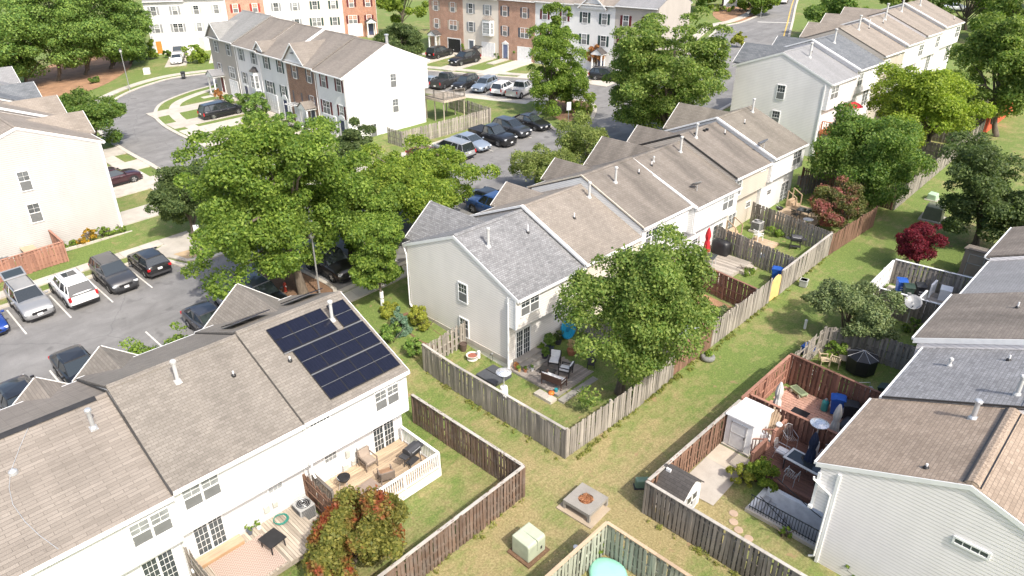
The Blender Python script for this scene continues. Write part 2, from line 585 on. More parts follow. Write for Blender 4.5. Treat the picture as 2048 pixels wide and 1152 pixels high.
W1 = smooth([(-53.7, -22), (-53.7, -5), (-53.7, 14.4), (-53.2, 15.9), (-51.5, 16.5), (-50.2, 17.1), (-49.9, 18.8), (-50.3, 21.8), (-51.8, 24.1), (-54.5, 25), (-62, 25), (-74, 24.9), (-85.7, 25.1), (-95, 26.2), (-102, 28.9), (-107.6, 32.7), (-111.5, 37), (-114, 42.3), (-113.6, 46), (-111.8, 50), (-108, 58), (-101, 65), (-85.5, 70.2), (-74, 73.9), (-64, 77.5), (-59.5, 81), (-59, 88), (-61, 103), (-66, 118), (-69, 127), (-68.5, 134), (-71, 147), (-79, 166), (-90, 190)])
E1 = smooth([(-82, 190), (-73, 166), (-61, 138), (-55, 124), (-47, 106), (-43, 92), (-41, 76), (-39.6, 64), (-38.5, 56), (-38.4, 40), (-38.4, 26), (-38.4, 10), (-38.4, -22)])
sheet('road', W1+E1, .02, M_ASPH)
N1 = smooth([(-104.8, 47), (-104.3, 44), (-103.2, 40.3), (-100.4, 35.9), (-96.1, 33.2), (-91.4, 31.8), (-84.4, 31.1), (-70, 31), (-60, 31.2), (-57.5, 32.2), (-56.5, 34.8), (-56.4, 44), (-56.4, 58.4), (-55.4, 59.9), (-53.4, 60.2), (-51, 59.2), (-49.5, 59.2), (-48.9, 60.6), (-49.5, 63.2), (-51.2, 66.6), (-53.4, 69.7), (-55.7, 71.0), (-58.8, 69.8), (-61.6, 66.9), (-66, 65.6), (-77, 62.4), (-92, 58.5), (-101, 54)], closed=True)
sheet('central_lawn', N1, .11, M_GRASS, skirt=.2)
ribbon('central_kerb', N1+N1[:1], -.02, .42, .135, .3, M_CONC)
ribbon('outer_kerb', W1, 0, .42, .135, .3, M_CONC)
ribbon('house_kerb', E1, 0, .4, .135, .3, M_CONC)
# pavements, slab by slab
ribbon('lot_pavement', resample([(-55.9, -22), (-55.9, 17.6)], 1.5), -.55, .6, .10, .25, M_CONC, slab=1.4)
sheet('corner_ramp', [(-56.4, 17.6), (-55.2, 17.6), (-54.3, 15.6), (-52.6, 16.9), (-50.9, 17.5), (-50.4, 18.9), (-53.4, 19.6), (-56.4, 19.9)], .105, M_CONC, skirt=.2)
sheet('ramp_mat', [(-52.9, 17.3), (-51.3, 17.7), (-50.9, 18.9), (-52.6, 19.3)], .11, plain('tactile_paving', (.45, .33, .2), .9))
nb = [p for p in N1 if p[1] < 46 and p[0] < -57.5]
ribbon('street_pavement', resample(nb, 1.5), 1.75, 3.0, .125, .2, M_CONC, slab=1.4)
ribbon('parking_pavement', resample([(-56.5, 33), (-56.5, 60)], 1.5), .45, 1.75, .125, .2, M_CONC, slab=1.4)
ribbon('island_path', resample([(-60.2, 67.0), (-57.6, 64), (-56.4, 60.6)], 1.2), -.7, .7, .127, .2, M_CONC, slab=1.2)
ribbon('row_pavement', resample([(-61.5, 66.9), (-66, 65.6), (-77, 62.4), (-92, 58.5)], 1.6), .5, 1.8, .125, .2, M_CONC, slab=1.5)
wb = [p for p in W1 if p[0] < -62 and p[1] < 60]
ribbon('curve_pavement', resample(wb, 1.6), 1.7, 3.0, .10, .25, M_CONC, slab=1.5)
wn2 = [p for p in W1 if p[1] > 65 and p[1] < 82 and p[0] > -101]
ribbon('far_pavement', resample(wn2, 1.6), 1.5, 2.8, .10, .25, M_CONC, slab=1.5)
wn3 = [p for p in W1 if p[1] > 112]
ribbon('junction_pavement', resample(wn3, 2.5), 1.6, 3.2, .10, .25, M_CONC, slab=2.4)
ribbon('house_pavement', resample([(-37.2, 60), (-37.2, -22)], 1.6), -.6, .7, .10, .25, M_CONC, slab=1.5)
# mulch beds
sheet('mulch_island', smooth([(-44.5, 19.2), (-41.5, 18.9), (-38.3, 19), (-38.2, 22), (-41.5, 22.3), (-44.5, 21.9), (-45.2, 20.5)], 4, True), .13, M_MULCH, skirt=.15)
isl = smooth([(-44.5, 19.2), (-41.5, 18.9), (-38.3, 19), (-38.2, 22), (-41.5, 22.3), (-44.5, 21.9), (-45.2, 20.5)], 4, True)
ribbon('island_kerb', isl+isl[:1], -.02, -.3, .15, .2, M_CONC)
sheet('straw_bank', smooth([gp(45, 172), gp(55, 205), gp(110, 205), gp(190, 178), gp(240, 152), gp(262, 125), gp(200, 110), gp(100, 130)], 4, True), .03, M_STRAW)
sheet('corner_mulch_bed', smooth([gp(1090, 222), gp(1130, 246), gp(1168, 238), gp(1182, 215), gp(1150, 200), gp(1100, 205)], 4, True), .125, M_MULCH)
sheet('side_mulch_bed', smooth([gp(812, 625), gp(800, 645), gp(845, 690), gp(885, 700), gp(905, 690), gp(840, 640)], 4, True), .012, M_MULCH)
sheet('far_mulch_bed', smooth([gp(1425, 25), gp(1450, 45), gp(1500, 38), gp(1515, 18), gp(1470, 8)], 4, True), .03, M_STRAW)
# painted stall lines and stop line
M_LINE = plain('road_paint', (.62, .60, .55), .8, 0, .25, 6.0)
def line(x0, y0, x1, y1, w=.1):
    d = Vector((x1-x0, y1-y0)).normalized(); n = Vector((-d.y, d.x))*w/2
    o = sheet('stall_line', [(x0+n.x, y0+n.y), (x1+n.x, y1+n.y), (x1-n.x, y1-n.y), (x0-n.x, y0-n.y)], .025, M_LINE)
for y in (-6.9, -4.3, -1.7, .95, 3.6, 6.2, 8.82, 11.45, 14.1):
    line(-53.3, y, -48.85, y)
for k in range(6):
    line(-56.0, 44.2+2.9*k, -51.3, 44.2+2.9*k)
for k in range(11):
    if not 18.5 < 3.2+2.75*k < 22.6: line(-43.3, 3.2+2.75*k, -38.8, 3.2+2.75*k)
a_, b_ = gp(1515, 44), gp(1583, 46)
line(*a_, *b_, w=.5)
# yellow edge line of the far road
ye = MB()
er = [p for p in E1 if p[1] > 118]
structure(ribbon('yellow_edge_line', er, -.55, -.75, .03, .008, plain('yellow_road_paint', (.62, .42, .10), .8)))
# ================================================================= houses
WIN = {}
M_SCREEN = plain('insect_screen', (.16, .165, .165), .5)
def window_mesh(w, h, cols=2, rows=3, sash=True, ft=.07, mull=0):
    """white frame with sash bar and glazing bars; returns (frame mesh, pane mesh); the window stands in the y-z plane, facing +x"""
    key = (round(w, 2), round(h, 2), cols, rows, sash, mull)
    if key in WIN: return WIN[key]
    b = MB()
    D = .05
    b.bx(0, D, -w/2-ft, -w/2, -ft, h+ft); b.bx(0, D, w/2, w/2+ft, -ft, h+ft)
    b.bx(0, D+.01, -w/2, w/2, -ft, 0); b.bx(0, D+.01, -w/2, w/2, h, h+ft)
    units = [(-w/2, w/2)]
    if mull:
        mw = .09 if h > .5 else .03
        step = (w-mw*mull)/(mull+1)
        units = []
        for i in range(mull+1):
            y0 = -w/2+i*(step+mw)
            units.append((y0, y0+step))
            if i < mull: b.bx(0, D-.005, y0+step, y0+step+mw, 0, h)
    for y0, y1 in units:
        if sash: b.bx(.0, D-.012, y0, y1, h/2-.028, h/2+.028)
        t = .015
        for c in range(1, cols):
            yy = y0+(y1-y0)*c/cols
            b.bx(.0, .036, yy-t/2, yy+t/2, 0, h)
        for r in range(1, rows):
            zz = h*r/rows
            if sash and abs(zz-h/2) < .05: continue
            b.bx(.0, .035, y0, y1, zz-t/2, zz+t/2)
    fm = b.mesh('window_frame')
    fm.materials.append(M_WHITE)
    p = MB().bx(0, .025, -w/2, w/2, 0, h).mesh('pane')
    WIN[key] = (fm, p)
    return WIN[key]
PANES = {}
def pane_mesh(me, mat):
    k = (me.name, mat.name)
    if k not in PANES:
        c = me.copy(); c.materials.clear(); c.materials.append(mat); PANES[k] = c
    return PANES[k]
def face_rot(face):
    return {'rear': 0, 'low': 0, 'front': math.pi, 'left': -math.pi/2, 'right': math.pi/2}[face]
class House:
    """one unit of a terrace. local x: 0 front wall .. d rear wall, local y: 0 .. w along the row, z relative to the root"""
    def __init__(s, label, org, rz, w, d, base, edge_f, ridge, edge_r, wall, roofm, bump=0.0, zb=None, base_r=None, group='terraced houses', wx0=0.0, cat='townhouse', soffit=.0, rake=(0.0, 0.0), trim=True):
        s.z0 = base
        s.root = empty('townhouse', (org[0], org[1], base), rz, label, cat, group)
        s.w, s.d, s.bump = w, d, bump
        s.ef, s.rg, s.er = [(p[0], p[1]-base) for p in (edge_f, ridge, edge_r)]
        br = (base_r if base_r is not None else base)-base-.25
        s.br = br+.25
        s.wall_m = wall
        up = lambda x: s.roof_z(x)-.1
        prof = [(0, -.25), (0, up(0)), (s.rg[0], s.rg[1]-.1)]
        if bump:
            s.zb = zb-base
            prof += [(d+bump, up(d+bump)), (d+bump, s.zb), (d, s.zb), (d, br)]
        else:
            prof += [(d, up(d)), (d, br)]
        MB().prism(prof, .0, w).build('wall', wall, s.root, uv=True)
        # roof slopes
        T = .14
        y0, y1 = -rake[0], w+rake[1]
        def slope(e, name):
            n = Vector((-(s.rg[1]-e[1]), 0, (s.rg[0]-e[0]))).normalized()
            if n.z < 0: n = -n
            b = MB()
            P = [Vector((s.rg[0], 0, s.rg[1])), Vector((e[0], 0, e[1]))]
            V = []
            for yy in (y0, y1):
                V += [(P[0].x, yy, P[0].z), (P[1].x, yy, P[1].z), (P[1].x, yy, P[1].z-T), (P[0].x, yy, P[0].z-T)]
            b.add(V, [(0, 1, 5, 4), (1, 2, 6, 5), (2, 3, 7, 6), (0, 3, 2, 1), (4, 5, 6, 7)])
            return b.build(name, roofm, s.root, uv=True)
        s.roof_f, s.roof_r = slope(s.ef, 'roof_slope'), slope(s.er, 'roof_slope')
        # ridge cap
        b = MB()
        c = .17
        sf = (s.rg[1]-s.ef[1])/(s.rg[0]-s.ef[0]); sr = (s.er[1]-s.rg[1])/(s.er[0]-s.rg[0])
        b.prism([(s.rg[0]-c, s.rg[1]-c*sf+.004), (s.rg[0]-c, s.rg[1]-c*sf+.035), (s.rg[0], s.rg[1]+.045), (s.rg[0]+c, s.rg[1]+c*sr+.035), (s.rg[0]+c, s.rg[1]+c*sr+.004)], y0+.02, y1-.02)
        b.build('ridge_cap', roofm, s.root, uv=True)
        # gutters and fascia
        b = MB(); b.bx(s.er[0]-.005, s.er[0]+.105, y0, y1, s.er[1]-.16, s.er[1]-.035)
        b.build('gutter', M_WHITE, s.root)
        b = MB(); b.bx(s.ef[0]-.105, s.ef[0]+.005, y0, y1, s.ef[1]-.16, s.ef[1]-.035)
        b.build('gutter', M_WHITE, s.root)
        # soffit boards close the eaves
        xw = d+bump
        if s.er[0]-xw > .08:
            MB().bx(xw-.02, s.er[0], .003, w-.003, s.er[1]-.2, s.er[1]-.16).build('soffit', M_WHITE, s.root)
    def roof_z(s, x):
        if x <= s.rg[0]: return s.ef[1]+(s.rg[1]-s.ef[1])*(x-s.ef[0])/(s.rg[0]-s.ef[0])
        return s.rg[1]+(s.er[1]-s.rg[1])*(x-s.rg[0])/(s.er[0]-s.rg[0])
    def wall_x(s, face):
        return {'rear': s.d+s.bump, 'low': s.d, 'front': 0.0}.get(face)
    def place(s, face, a, z):
        """local point on a wall: a metres along it, z absolute height"""
        if face in ('rear', 'low', 'front'):
            return Vector((s.wall_x(face), a, z-s.z0))
        return Vector((a, 0 if face == 'left' else s.w, z-s.z0))
    def window(s, face, a, z, w, h, cols=2, rows=4, mull=0, mat=None, shut=None, sash=True):
        fm, pm = window_mesh(w, h, cols, rows, sash, mull=mull)
        o = put('window', fm, s.root, s.place(face, a, z), (0, 0, face_rot(face)))
        put('pane', pane_mesh(pm, mat or M_GLASS), o)
        if sash and h > .9:
            k = ('screen', round(w, 2), round(h, 2))
            if k not in WIN:
                WIN[k] = MB().bx(.038, .042, -w/2+.02, w/2-.02, .02, h/2-.03).mesh('insect_screen'); WIN[k].materials.append(M_SCREEN)
            put('insect_screen', WIN[k], o)
        if shut:
            k = ('sh', round(h, 2), shut.name)
            if k not in WIN:
                b = MB(); sw = .36
                b.bx(0, .03, -sw/2, sw/2, 0, h)
                for i in range(int(h/.12)):
                    b.bx(.03, .045, -sw/2+.05, sw/2-.05, .06+i*.12, .13+i*.12)
                me = b.mesh('shutter'); me.materials.append(shut); WIN[k] = me
            for sg in (-1, 1):
                p = s.place(face, a+sg*(w/2+.29) if face != 'x' else a, z)
                put('shutter', WIN[k], s.root, p, (0, 0, face_rot(face)))
        return o
    def slider(s, face, a, z, w=1.8, h=2.03, mat=None):
        """two-leaf glazed door with a grid of bars"""
        fm, pm = window_mesh(w, h, 3, 5, False, mull=1)
        o = put('glazed_door', fm, s.root, s.place(face, a, z), (0, 0, face_rot(face)))
        put('pane', pane_mesh(pm, mat or M_GLASS), o)
        return o
    def vent(s, face, a, z, w=1.5, h=.16, n=4):
        """strip of small attic panes under the eave"""
        fm, pm = window_mesh(w, h, 1, 1, False, mull=n-1)
        o = put('attic_strip_window', fm, s.root, s.place(face, a, z), (0, 0, face_rot(face)))
        put('pane', pane_mesh(pm, M_GLASS), o)
    def pipe(s, x, y, h, r=.075, mat=None, cap=True):
        z = s.roof_z(x)
        b = MB()
        b.lathe([(r, -.15), (r, h), (r*1.0, h)], 12)
        if cap: b.lathe([(r*1.1, h-.03), (r*1.55, h-.02), (r*1.6, h+.07), (r*1.2, h+.11), (.01, h+.12)], 12)
        b.lathe([(r*1.9, -.1), (r*1.8, .03), (r*1.15, .12)], 12)
        b.box((0, 0, .0), (r*3.4, r*3.4, .02), m=Matrix.Rotation(math.atan((s.er[1]-s.rg[1])/(s.er[0]-s.rg[0]))*-1, 3, 'Y'))
        return b.build('vent_pipe', mat or M_PVC, s.root, loc=(x, y, z), smooth=False)
    def stub(s, x, y, h=.22):
        z = s.roof_z(x)
        b = MB(); b.lathe([(.04, -.1), (.04, h), (.035, h+.01)], 8)
        b.build('plumbing_vent', M_WHITE2, s.root, loc=(x, y, z))
        b = MB(); b.lathe([(.11, -.06), (.1, .04), (.055, .1), (.05, .1)], 10)
        b.build('vent_boot', M_BLACK, s.root, loc=(x, y, z))
    def flashing(s, y, w=.12, h=.1, mat=None, rear=True, front=True, dz=0.0):
        """raised pale strip down the roof at a party wall"""
        b = MB()
        if rear: b.beam((s.rg[0], y, s.rg[1]+dz), (s.er[0], y, s.er[1]+dz), w, h)
        if front: b.beam((s.rg[0], y, s.rg[1]+dz), (s.ef[0], y, s.ef[1]+dz), w, h)
        b.build('party_wall_trim', mat or M_WHITE, s.root)
    def rake(s, y, out=1, mat=None, h=.22):
        """white board under the roof edge on a gable"""
        b = MB(); t = .05
        for e in (s.er, s.ef):
            b.prism([(s.rg[0], s.rg[1]-.03), (e[0], e[1]-.03), (e[0], e[1]-h), (s.rg[0], s.rg[1]-h)], y, y+out*t)
        b.build('rake_board', mat or M_WHITE, s.root)
    def downspout(s, x, y, z0, z1, jog=0.0, jy=0.0):
        """rain pipe from the gutter down the wall"""
        b = MB()
        if jog:
            b.tube([(x+jog, y+jy, z1), (x+jog, y+jy, z1-.1), (x, y, z1-.45), (x, y, z0+.2), (x+.18, y, z0+.05)], .045, 6)
        else:
            b.tube([(x, y, z1), (x, y, z0+.2), (x+.18, y, z0+.06)], .045, 6)
        b.build('downspout', M_WHITE, s.root)
    def corner(s, x, y, z0, z1, w=.12):
        b = MB(); b.bx(x-w/2, x+w/2, y-w/2, y+w/2, z0, z1)
        b.build('corner_board', M_WHITE, s.root)
    def cross_gable(s, yc, wg, proj, zpk, roofm, wallm=None, depth=None, win=False):
        """street-side gable with its own small roof running back into the main slope"""
        zp = zpk-s.z0
        sl = .83
        half = wg/2
        # where its ridge dies into the main front slope
        sf = (s.rg[1]-s.ef[1])/(s.rg[0]-s.ef[0])
        xb = s.ef[0]+(zp-s.ef[1])/sf
        xb = min(xb, s.rg[0]-.1)
        ov = .25
        b = MB()
        ze = zp-sl*(half+ov)
        xe = s.ef[0]+(ze-s.ef[1])/sf
        T = .12
        for sg in (-1, 1):
            pts = [(-proj-ov, yc, zp), (xb+.05, yc, zp), (max(xe, -proj-ov+.3)+.05, yc+sg*(half+ov), ze), (-proj-ov, yc+sg*(half+ov), ze)]
            V = [Vector(p) for p in pts]+[Vector(p)-Vector((0, 0, T)) for p in pts]
            b.add(V, [(0, 1, 2, 3), (7, 6, 5, 4), (0, 3, 7, 4), (3, 2, 6, 7), (2, 1, 5, 6), (1, 0, 4, 5)])
        g = b.build('gable_roof', roofm, s.root, uv=True)
        b = MB()
        zt = zp-.12
        b.prism([(yc-half, 0-.25), (yc-half, zt-sl*half), (yc, zt), (yc+half, zt-sl*half), (yc+half, -.25)] if wallm else [(yc-half, zt-sl*half-.3), (yc-half, zt-sl*half), (yc, zt), (yc+half, zt-sl*half), (yc+half, zt-sl*half-.3)], -proj, .3, axis='x')
        b.build('gable_wall', wallm or s.wall_m, s.root, uv=True)
        b = MB()
        for sg in (-1, 1):
            b.beam((-proj-ov-.01, yc, zp-.06), (-proj-ov-.01, yc+sg*(half+ov), ze-.06), .03, .16)
        b.beam((-proj-.03, yc-half-.1, zt-sl*half-.03), (-proj-.03, yc+half+.1, zt-sl*half-.03), .1, .16)
        b.build('gable_trim', M_WHITE, s.root)
        return g
    def garage(s, a, z, w=2.45, h=2.1, mat=None, x=0.0):
        b = MB()
        b.bx(-.05, .0, a-w/2, a+w/2, 0, h)
        for r in range(4):
            for c in range(4):
                b.bx(-.065, -.05, a-w/2+.06+c*w/4, a-w/2+(c+1)*w/4-.06, .05+r*h/4, (r+1)*h/4-.06)
        b.build('garage_door', mat or M_WHITE2, s.root, loc=(x, 0, z-s.z0))
        b = MB()
        for y in (a-w/2-.06, a+w/2+.06): b.bx(-.07, .01, y-.06, y+.06, 0, h)
        b.bx(-.075, .012, a-w/2-.12, a+w/2+.12, h, h+.14)
        b.build('garage_trim', M_WHITE, s.root, loc=(x, 0, z-s.z0))
    def door(s, face, a, z, mat, w=.92, h=2.05, head=None):
        b = MB()
        b.bx(0, .04, -w/2, w/2, 0, h)
        for r in range(2):
            for c in (-1, 1):
                b.bx(.04, .055, c*w*.22-w*.15, c*w*.22+w*.15, .15+r*.95, .95+r*.9)
        o = b.build('front_door', mat, s.root, loc=s.place(face, a, z), rz=face_rot(face))
        b = MB()
        for y in (-w/2-.08, w/2+.08): b.bx(0, .07, y-.08, y+.08, 0, h)
        b.bx(0, .075, -w/2-.16, w/2+.16, h, h+.16)
        if head == 'gable':
            b.prism([(-w/2-.3, h+.16), (w/2+.3, h+.16), (0, h+.62)], 0, .12, axis='x')
        if head == 'arch':
            b.prism([(-w/2-.2, h+.16)]+[((w/2+.2)*math.cos(math.pi-t*math.pi/8), h+.16+.45*math.sin(t*math.pi/8)) for t in range(1, 8)]+[(w/2+.2, h+.16)], 0, .1, axis='x')
        b.build('door_frame', M_WHITE, s.root, loc=s.place(face, a, z), rz=face_rot(face))
        MB().bx(.04, .1, w/2-.12, w/2-.06, .95, 1.05).build('handle', M_RIM, o)
        return o
    def portico(s, a, z, w=1.7, dep=1.3, h=2.5, roofm=None):
        """small gabled porch on two posts"""
        z -= s.z0
        for y in (a-w/2+.1, a+w/2-.1): MB().bx(-dep, -dep+.16, y-.08, y+.08, z, z+h).build('porch_post', M_WHITE, s.root)
        b = MB()
        b.prism([(a-w/2, z+h), (a+w/2, z+h), (a, z+h+.6)], -dep-.1, 0, axis='x')
        b.bx(-dep-.1, 0, a-w/2-.05, a+w/2+.05, z+h-.2, z+h)
        b.build('porch_gable', M_WHITE, s.root)
        b = MB()
        for sg in (-1, 1):
            b.beam((-dep/2-.08, a+sg*(w/2+.16), z+h-.02), (-dep/2-.08, a, z+h+.66), dep+.25, .06, up=(0, 0, 1))
        b.build('porch_roof', roofm, s.root, uv=True)
        MB().bx(-dep-.2, 0, a-w/2-.1, a+w/2+.1, z-.3, z+.02).build('porch_step', M_CONC, s.root)
    def front_panel(s, a0, a1, z0, z1, mat, t=.03):
        MB().bx(-t, .0, a0, a1, z0-s.z0, z1-s.z0).build('brick_facing', mat, s.root, uv=True)
    def bay(s, a, z, w=1.7, h=1.7, dep=.5, roofm=None):
        """three-sided projecting bay window"""
        z -= s.z0
        b = MB()
        P = [(0, a-w/2), (-dep, a-w/2+.35), (-dep, a+w/2-.35), (0, a+w/2)]
        b.prism(P, z-.35, z+h+.25, axis='z')
        b.build('bay', M_WHITE, s.root)
        b = MB()
        b.add([(0, a-w/2-.1, z+h+.25), (-dep-.12, a-w/2+.3, z+h+.25), (-dep-.12, a+w/2-.3, z+h+.25), (0, a+w/2+.1, z+h+.25), (0, a-w/4, z+h+.8), (0, a+w/4, z+h+.8)], [(0, 1, 4), (1, 2, 5, 4), (2, 3, 5), (0, 3, 2, 1), (0, 4, 5, 3)])
        b.build('bay_roof', roofm, s.root, uv=True)
        fm, pm = window_mesh(w-.85, h-.2, 2, 4, True)
        o = put('window', fm, s.root, (-dep, a, z), (0, 0, math.pi)); put('pane', pane_mesh(pm, M_BLIND), o)
        for sg in (-1, 1):
            fm, pm = window_mesh(.34, h-.2, 1, 4, True, ft=.04)
            o = put('window', fm, s.root, (-dep/2-.005, a+sg*(w/2-.175), z), (0, 0, math.pi-sg*math.atan2(dep, .35)))
            put('pane', pane_mesh(pm, M_BLIND), o)
# ================================================================= the terraces
S_R1 = shingle('grey_brown_shingles', (.15, .133, .113), (.262, .236, .205), .26, .14, .14)
S_R1c = shingle('pale_brown_plank_shingles', (.165, .142, .12), (.29, .255, .22), .8, .15, .1)
S_GREY = shingle('grey_shingles', (.11, .11, .112), (.31, .31, .315), .17, .13, .1)
S_TAN = shingle('tan_shingles', (.18, .155, .13), (.30, .265, .228), .2, .13, .14)
S_BRN = shingle('weathered_brown_shingles', (.15, .13, .11), (.22, .195, .17), .3, .15, .45)
S_BRN2 = shingle('olive_brown_shingles', (.15, .132, .108), (.235, .21, .175), .3, .15, .3)
S_LG = shingle('pale_grey_shingles', (.20, .20, .205), (.28, .28, .285), .22, .14, .12)
S_DG = shingle('dark_grey_shingles', (.085, .095, .105), (.20, .21, .225), .3, .15, .12)
S_TAN2 = shingle('sandy_shingles', (.205, .175, .145), (.30, .262, .225), .33, .15, .16)
S_R4 = shingle('light_tan_shingles', (.21, .16, .12), (.40, .32, .25), .22, .14, .14)
S_R4b = shingle('mid_grey_shingles', (.14, .14, .145), (.34, .34, .35), .19, .14, .1)
S_R4c = shingle('dull_brown_shingles', (.155, .13, .11), (.27, .235, .20), .3, .15, .4)
S_SHED = shingle('charcoal_shingles', (.05, .045, .042), (.11, .10, .095), .3, .15, .2)
W_WHITE = siding('white_siding', (.74, .74, .73))
W_R2 = siding('pale_grey_siding', (.82, .78, .73))
W_CREAM = siding('cream_siding', (.72, .65, .56))
W_BEIGE = siding('beige_siding', (.56, .50, .425))
W_R4 = siding('light_grey_siding', (.83, .795, .785))
W_R3 = siding('cool_white_siding', (.83, .80, .79))
W_R5 = siding('warm_white_siding', (.52, .498, .482))
W_TAUPE = siding('taupe_siding', (.46, .42, .38))
B_RED = brickwall('red_brick', (.42, .17, .09), (.33, .13, .075), (.45, .38, .32))
B_ORG = brickwall('orange_brick', (.43, .235, .16), (.36, .185, .12), (.52, .44, .36))
B_BRN = brickwall('brown_brick', (.30, .165, .10), (.23, .12, .075), (.36, .30, .25))
P_MAROON = plain('maroon_paint', (.13, .02, .025), .5)
P_GREEN = plain('dark_green_paint', (.03, .06, .055), .5)
P_BLUEG = plain('slate_paint', (.10, .12, .15), .5)
P_GREYS = plain('grey_shutter_paint', (.28, .29, .30), .5)
P_CREAM = plain('cream_paint', (.62, .56, .46), .5)
P_ORANGE = plain('orange_paint', (.72, .25, .05), .5)
P_NAVY = plain('navy_door_paint', (.05, .06, .12), .4)
P_REDS = plain('red_shutter_paint', (.42, .04, .03), .5)
M_DARKTRIM = plain('dark_flashing', (.045, .042, .04), .7)

# ---- terrace with the solar panels, backs to the alley
def r1(label, y0, w, zr, ze, roofm, ex=-22.7, base=-1.0):
    return House(label, (-32.6, y0), 0, w, 9.0, base+.5, (-.4, ze+.1), (4.7, zr), (ex+32.6, ze), W_WHITE, roofm, bump=ex+32.6-9.0-.22, zb=ze-2.4, base_r=base, group='terrace with solar panels')
hS = r1('white townhouse with black solar panels on its grey brown roof', 10.93, 5.5, 6.06, 3.83, S_R1)
hS.window('rear', 4.30, 2.32, 1.28, .98, 2, 4, 1, M_BLIND)
hS.slider('low', 4.36, -.6, 1.16, 1.62)
hS.window('low', 1.4, .42, .6, .42, 3, 2, 0, M_BLIND, sash=False)
hS.vent('rear', .8, 3.33, .92, .1, 6)
hS.pipe(6.0, 4.13, .95, .08)
hS.stub(7.05, 1.2)
hS.cross_gable(2.85, 4.0, .75, 5.42, S_R1)
hS.rake(5.5, 1)
hS.downspout(9.72, .1, .9-4.9+5.2, 4.3, 0)
h2 = r1('white townhouse with timber deck and patterned rug behind it', 5.43, 5.5, 5.93, 3.74, S_R1, -22.78, -1.15)
h2.window('rear', 1.05, 2.42, 1.38, 1.0, 2, 4, 1, M_BLIND)
h2.slider('low', 1.1, -.6, 1.15, 1.6)
h2.window('low', 4.12, .5, .62, .42, 3, 2, 0, M_BLIND, sash=False)
h2.vent('rear', 4.55, 3.48, .92, .1, 5)
h2.pipe(5.75, 2.35, .95, .08)
h2.stub(6.5, 4.35)
h2.cross_gable(1.4, 2.5, .75, 4.7, S_R1)
h2.flashing(5.5, .05, .06, M_DARKTRIM, front=True, dz=.012)
h3 = r1('white townhouse with wide plank shingles and black ridge vent', -.25, 5.66, 5.62, 3.62, S_R1c, -22.7, -1.35)
h3.window('rear', 4.72, 2.08, 1.38, 1.0, 2, 4, 1, M_BLIND)
h3.slider('low', 4.7, -1.0, 1.12, 1.55)
h3.pipe(5.95, 4.62, .8, .08, M_GALV)
h3.cross_gable(4.25, 2.4, .75, 4.32, S_R1c)
h3.flashing(5.66, .07, .16, M_DARKTRIM, dz=.02)
b = MB(); b.prism([(4.7-.2, 5.62+.85-.02), (4.7, 5.62+.85+.09), (4.7+.2, 5.62+.85-.02)], 0, 5.2)
b.build('ridge_vent', M_BLACK, h3.root)
b = MB(); b.prism([(3.75, 3.6), (4.25, 3.75), (4.75, 3.6)], 0, .1)
# antenna cable lying over the roof
cb = []
for (x, y) in ((4.75, 2.9), (5.5, 2.3), (6.3, 1.72), (6.85, 1.48), (7.5, 1.36), (8.3, 1.44), (9.0, 1.62), (9.75, 1.9)):
    cb.append((x, y-.25+.25, h3.roof_z(x)+.03))
MB().tube([Vector(p) for p in cb], .011, 5).build('roof_cable', M_GALV, h3.root)
MB().lathe([(.16, -.05), (.15, .08), (.05, .16)], 10).build('cable_hood', M_GALV, h3.root, loc=(6.36, 1.78, h3.roof_z(6.36)+.02))
for h in (hS, h2, h3):
    h.downspout(9.05, .08 if h is not hS else .06, h.br+.02, h.zb+.1)
    MB().bx(9.0, 9.012+h.bump-.02, .01, h.w-.01, h.zb-.03, h.zb-.004).build('soffit_panel', M_WHITE, h.root)

# ---- middle terrace
def r2(label, y0, y1, zr, roofm, wall, ex, xr=-28.35, base=None, xf=-32.8, dr=2.27):
    yb = (y0+y1)/2
    gb = G(-24, yb)-.08
    ze = zr-dr
    return House(label, (xf, y0), 0, y1-y0, -24.0-xf+(ex+23.2), G(-36, yb), (-.4, zr-2.02), (xr-xf, zr), (ex-xf, ze), wall, roofm, bump=.62, zb=ze-1.98, base_r=gb, group='middle terrace')
m1 = r2('pale grey end townhouse with grey shingles and side gable windows', 24.37, 30.05, 6.52, S_GREY, W_R2, -23.2)
m1.window('left', 5.1, 2.47, .68, 1.15, 3, 4)
m1.window('left', 5.12, .12, .7, 1.15, 3, 4)
m1.window('rear', 1.08, 3.0, 1.42, 1.02, 2, 4, 1, M_GLASS)
m1.slider('low', 1.2, -.12, 1.1, 1.72)
m1.window('low', 4.3, 1.02, .75, .42, 3, 2, 0, sash=False)
m1.rake(0, -1)
MB().prism([(m1.d+.012, m1.zb+.02), (m1.d+.012, m1.roof_z(m1.d)-.5), (m1.d+.6, m1.roof_z(m1.d+.6)-.22), (m1.d+.6, m1.zb+.02)], -.025, -.004).build('bay_side_panel', W_WHITE, m1.root)
m1.corner(m1.d, 0, m1.br-.1, m1.roof_z(m1.d)-.5, .1); m1.corner(m1.d+.6, .0, m1.zb, m1.zb+1.85, .1)
m1.downspout(-.06, -.05, .05, m1.ef[1]-.15, -.25, .05); m1.downspout(m1.d+.1, -.1, m1.br, m1.zb+1.55)
m1.pipe(5.95, 1.3, 1.05, .08); m1.stub(6.1, 4.45, .5)
m1.cross_gable(2.85, 4.0, .7, 6.42, S_GREY)
MB().bx(-.02, m1.d+.02, -.03, .0, -.35, -.02).build('foundation', M_CONC, m1.root)
m2 = r2('townhouse with tan shingles behind the big yard tree', 30.05, 35.75, 6.72, S_TAN, W_CREAM, -23.15)
m2.pipe(5.6, 5.2, .95, .08); m2.stub(6.6, 2.5, .35)
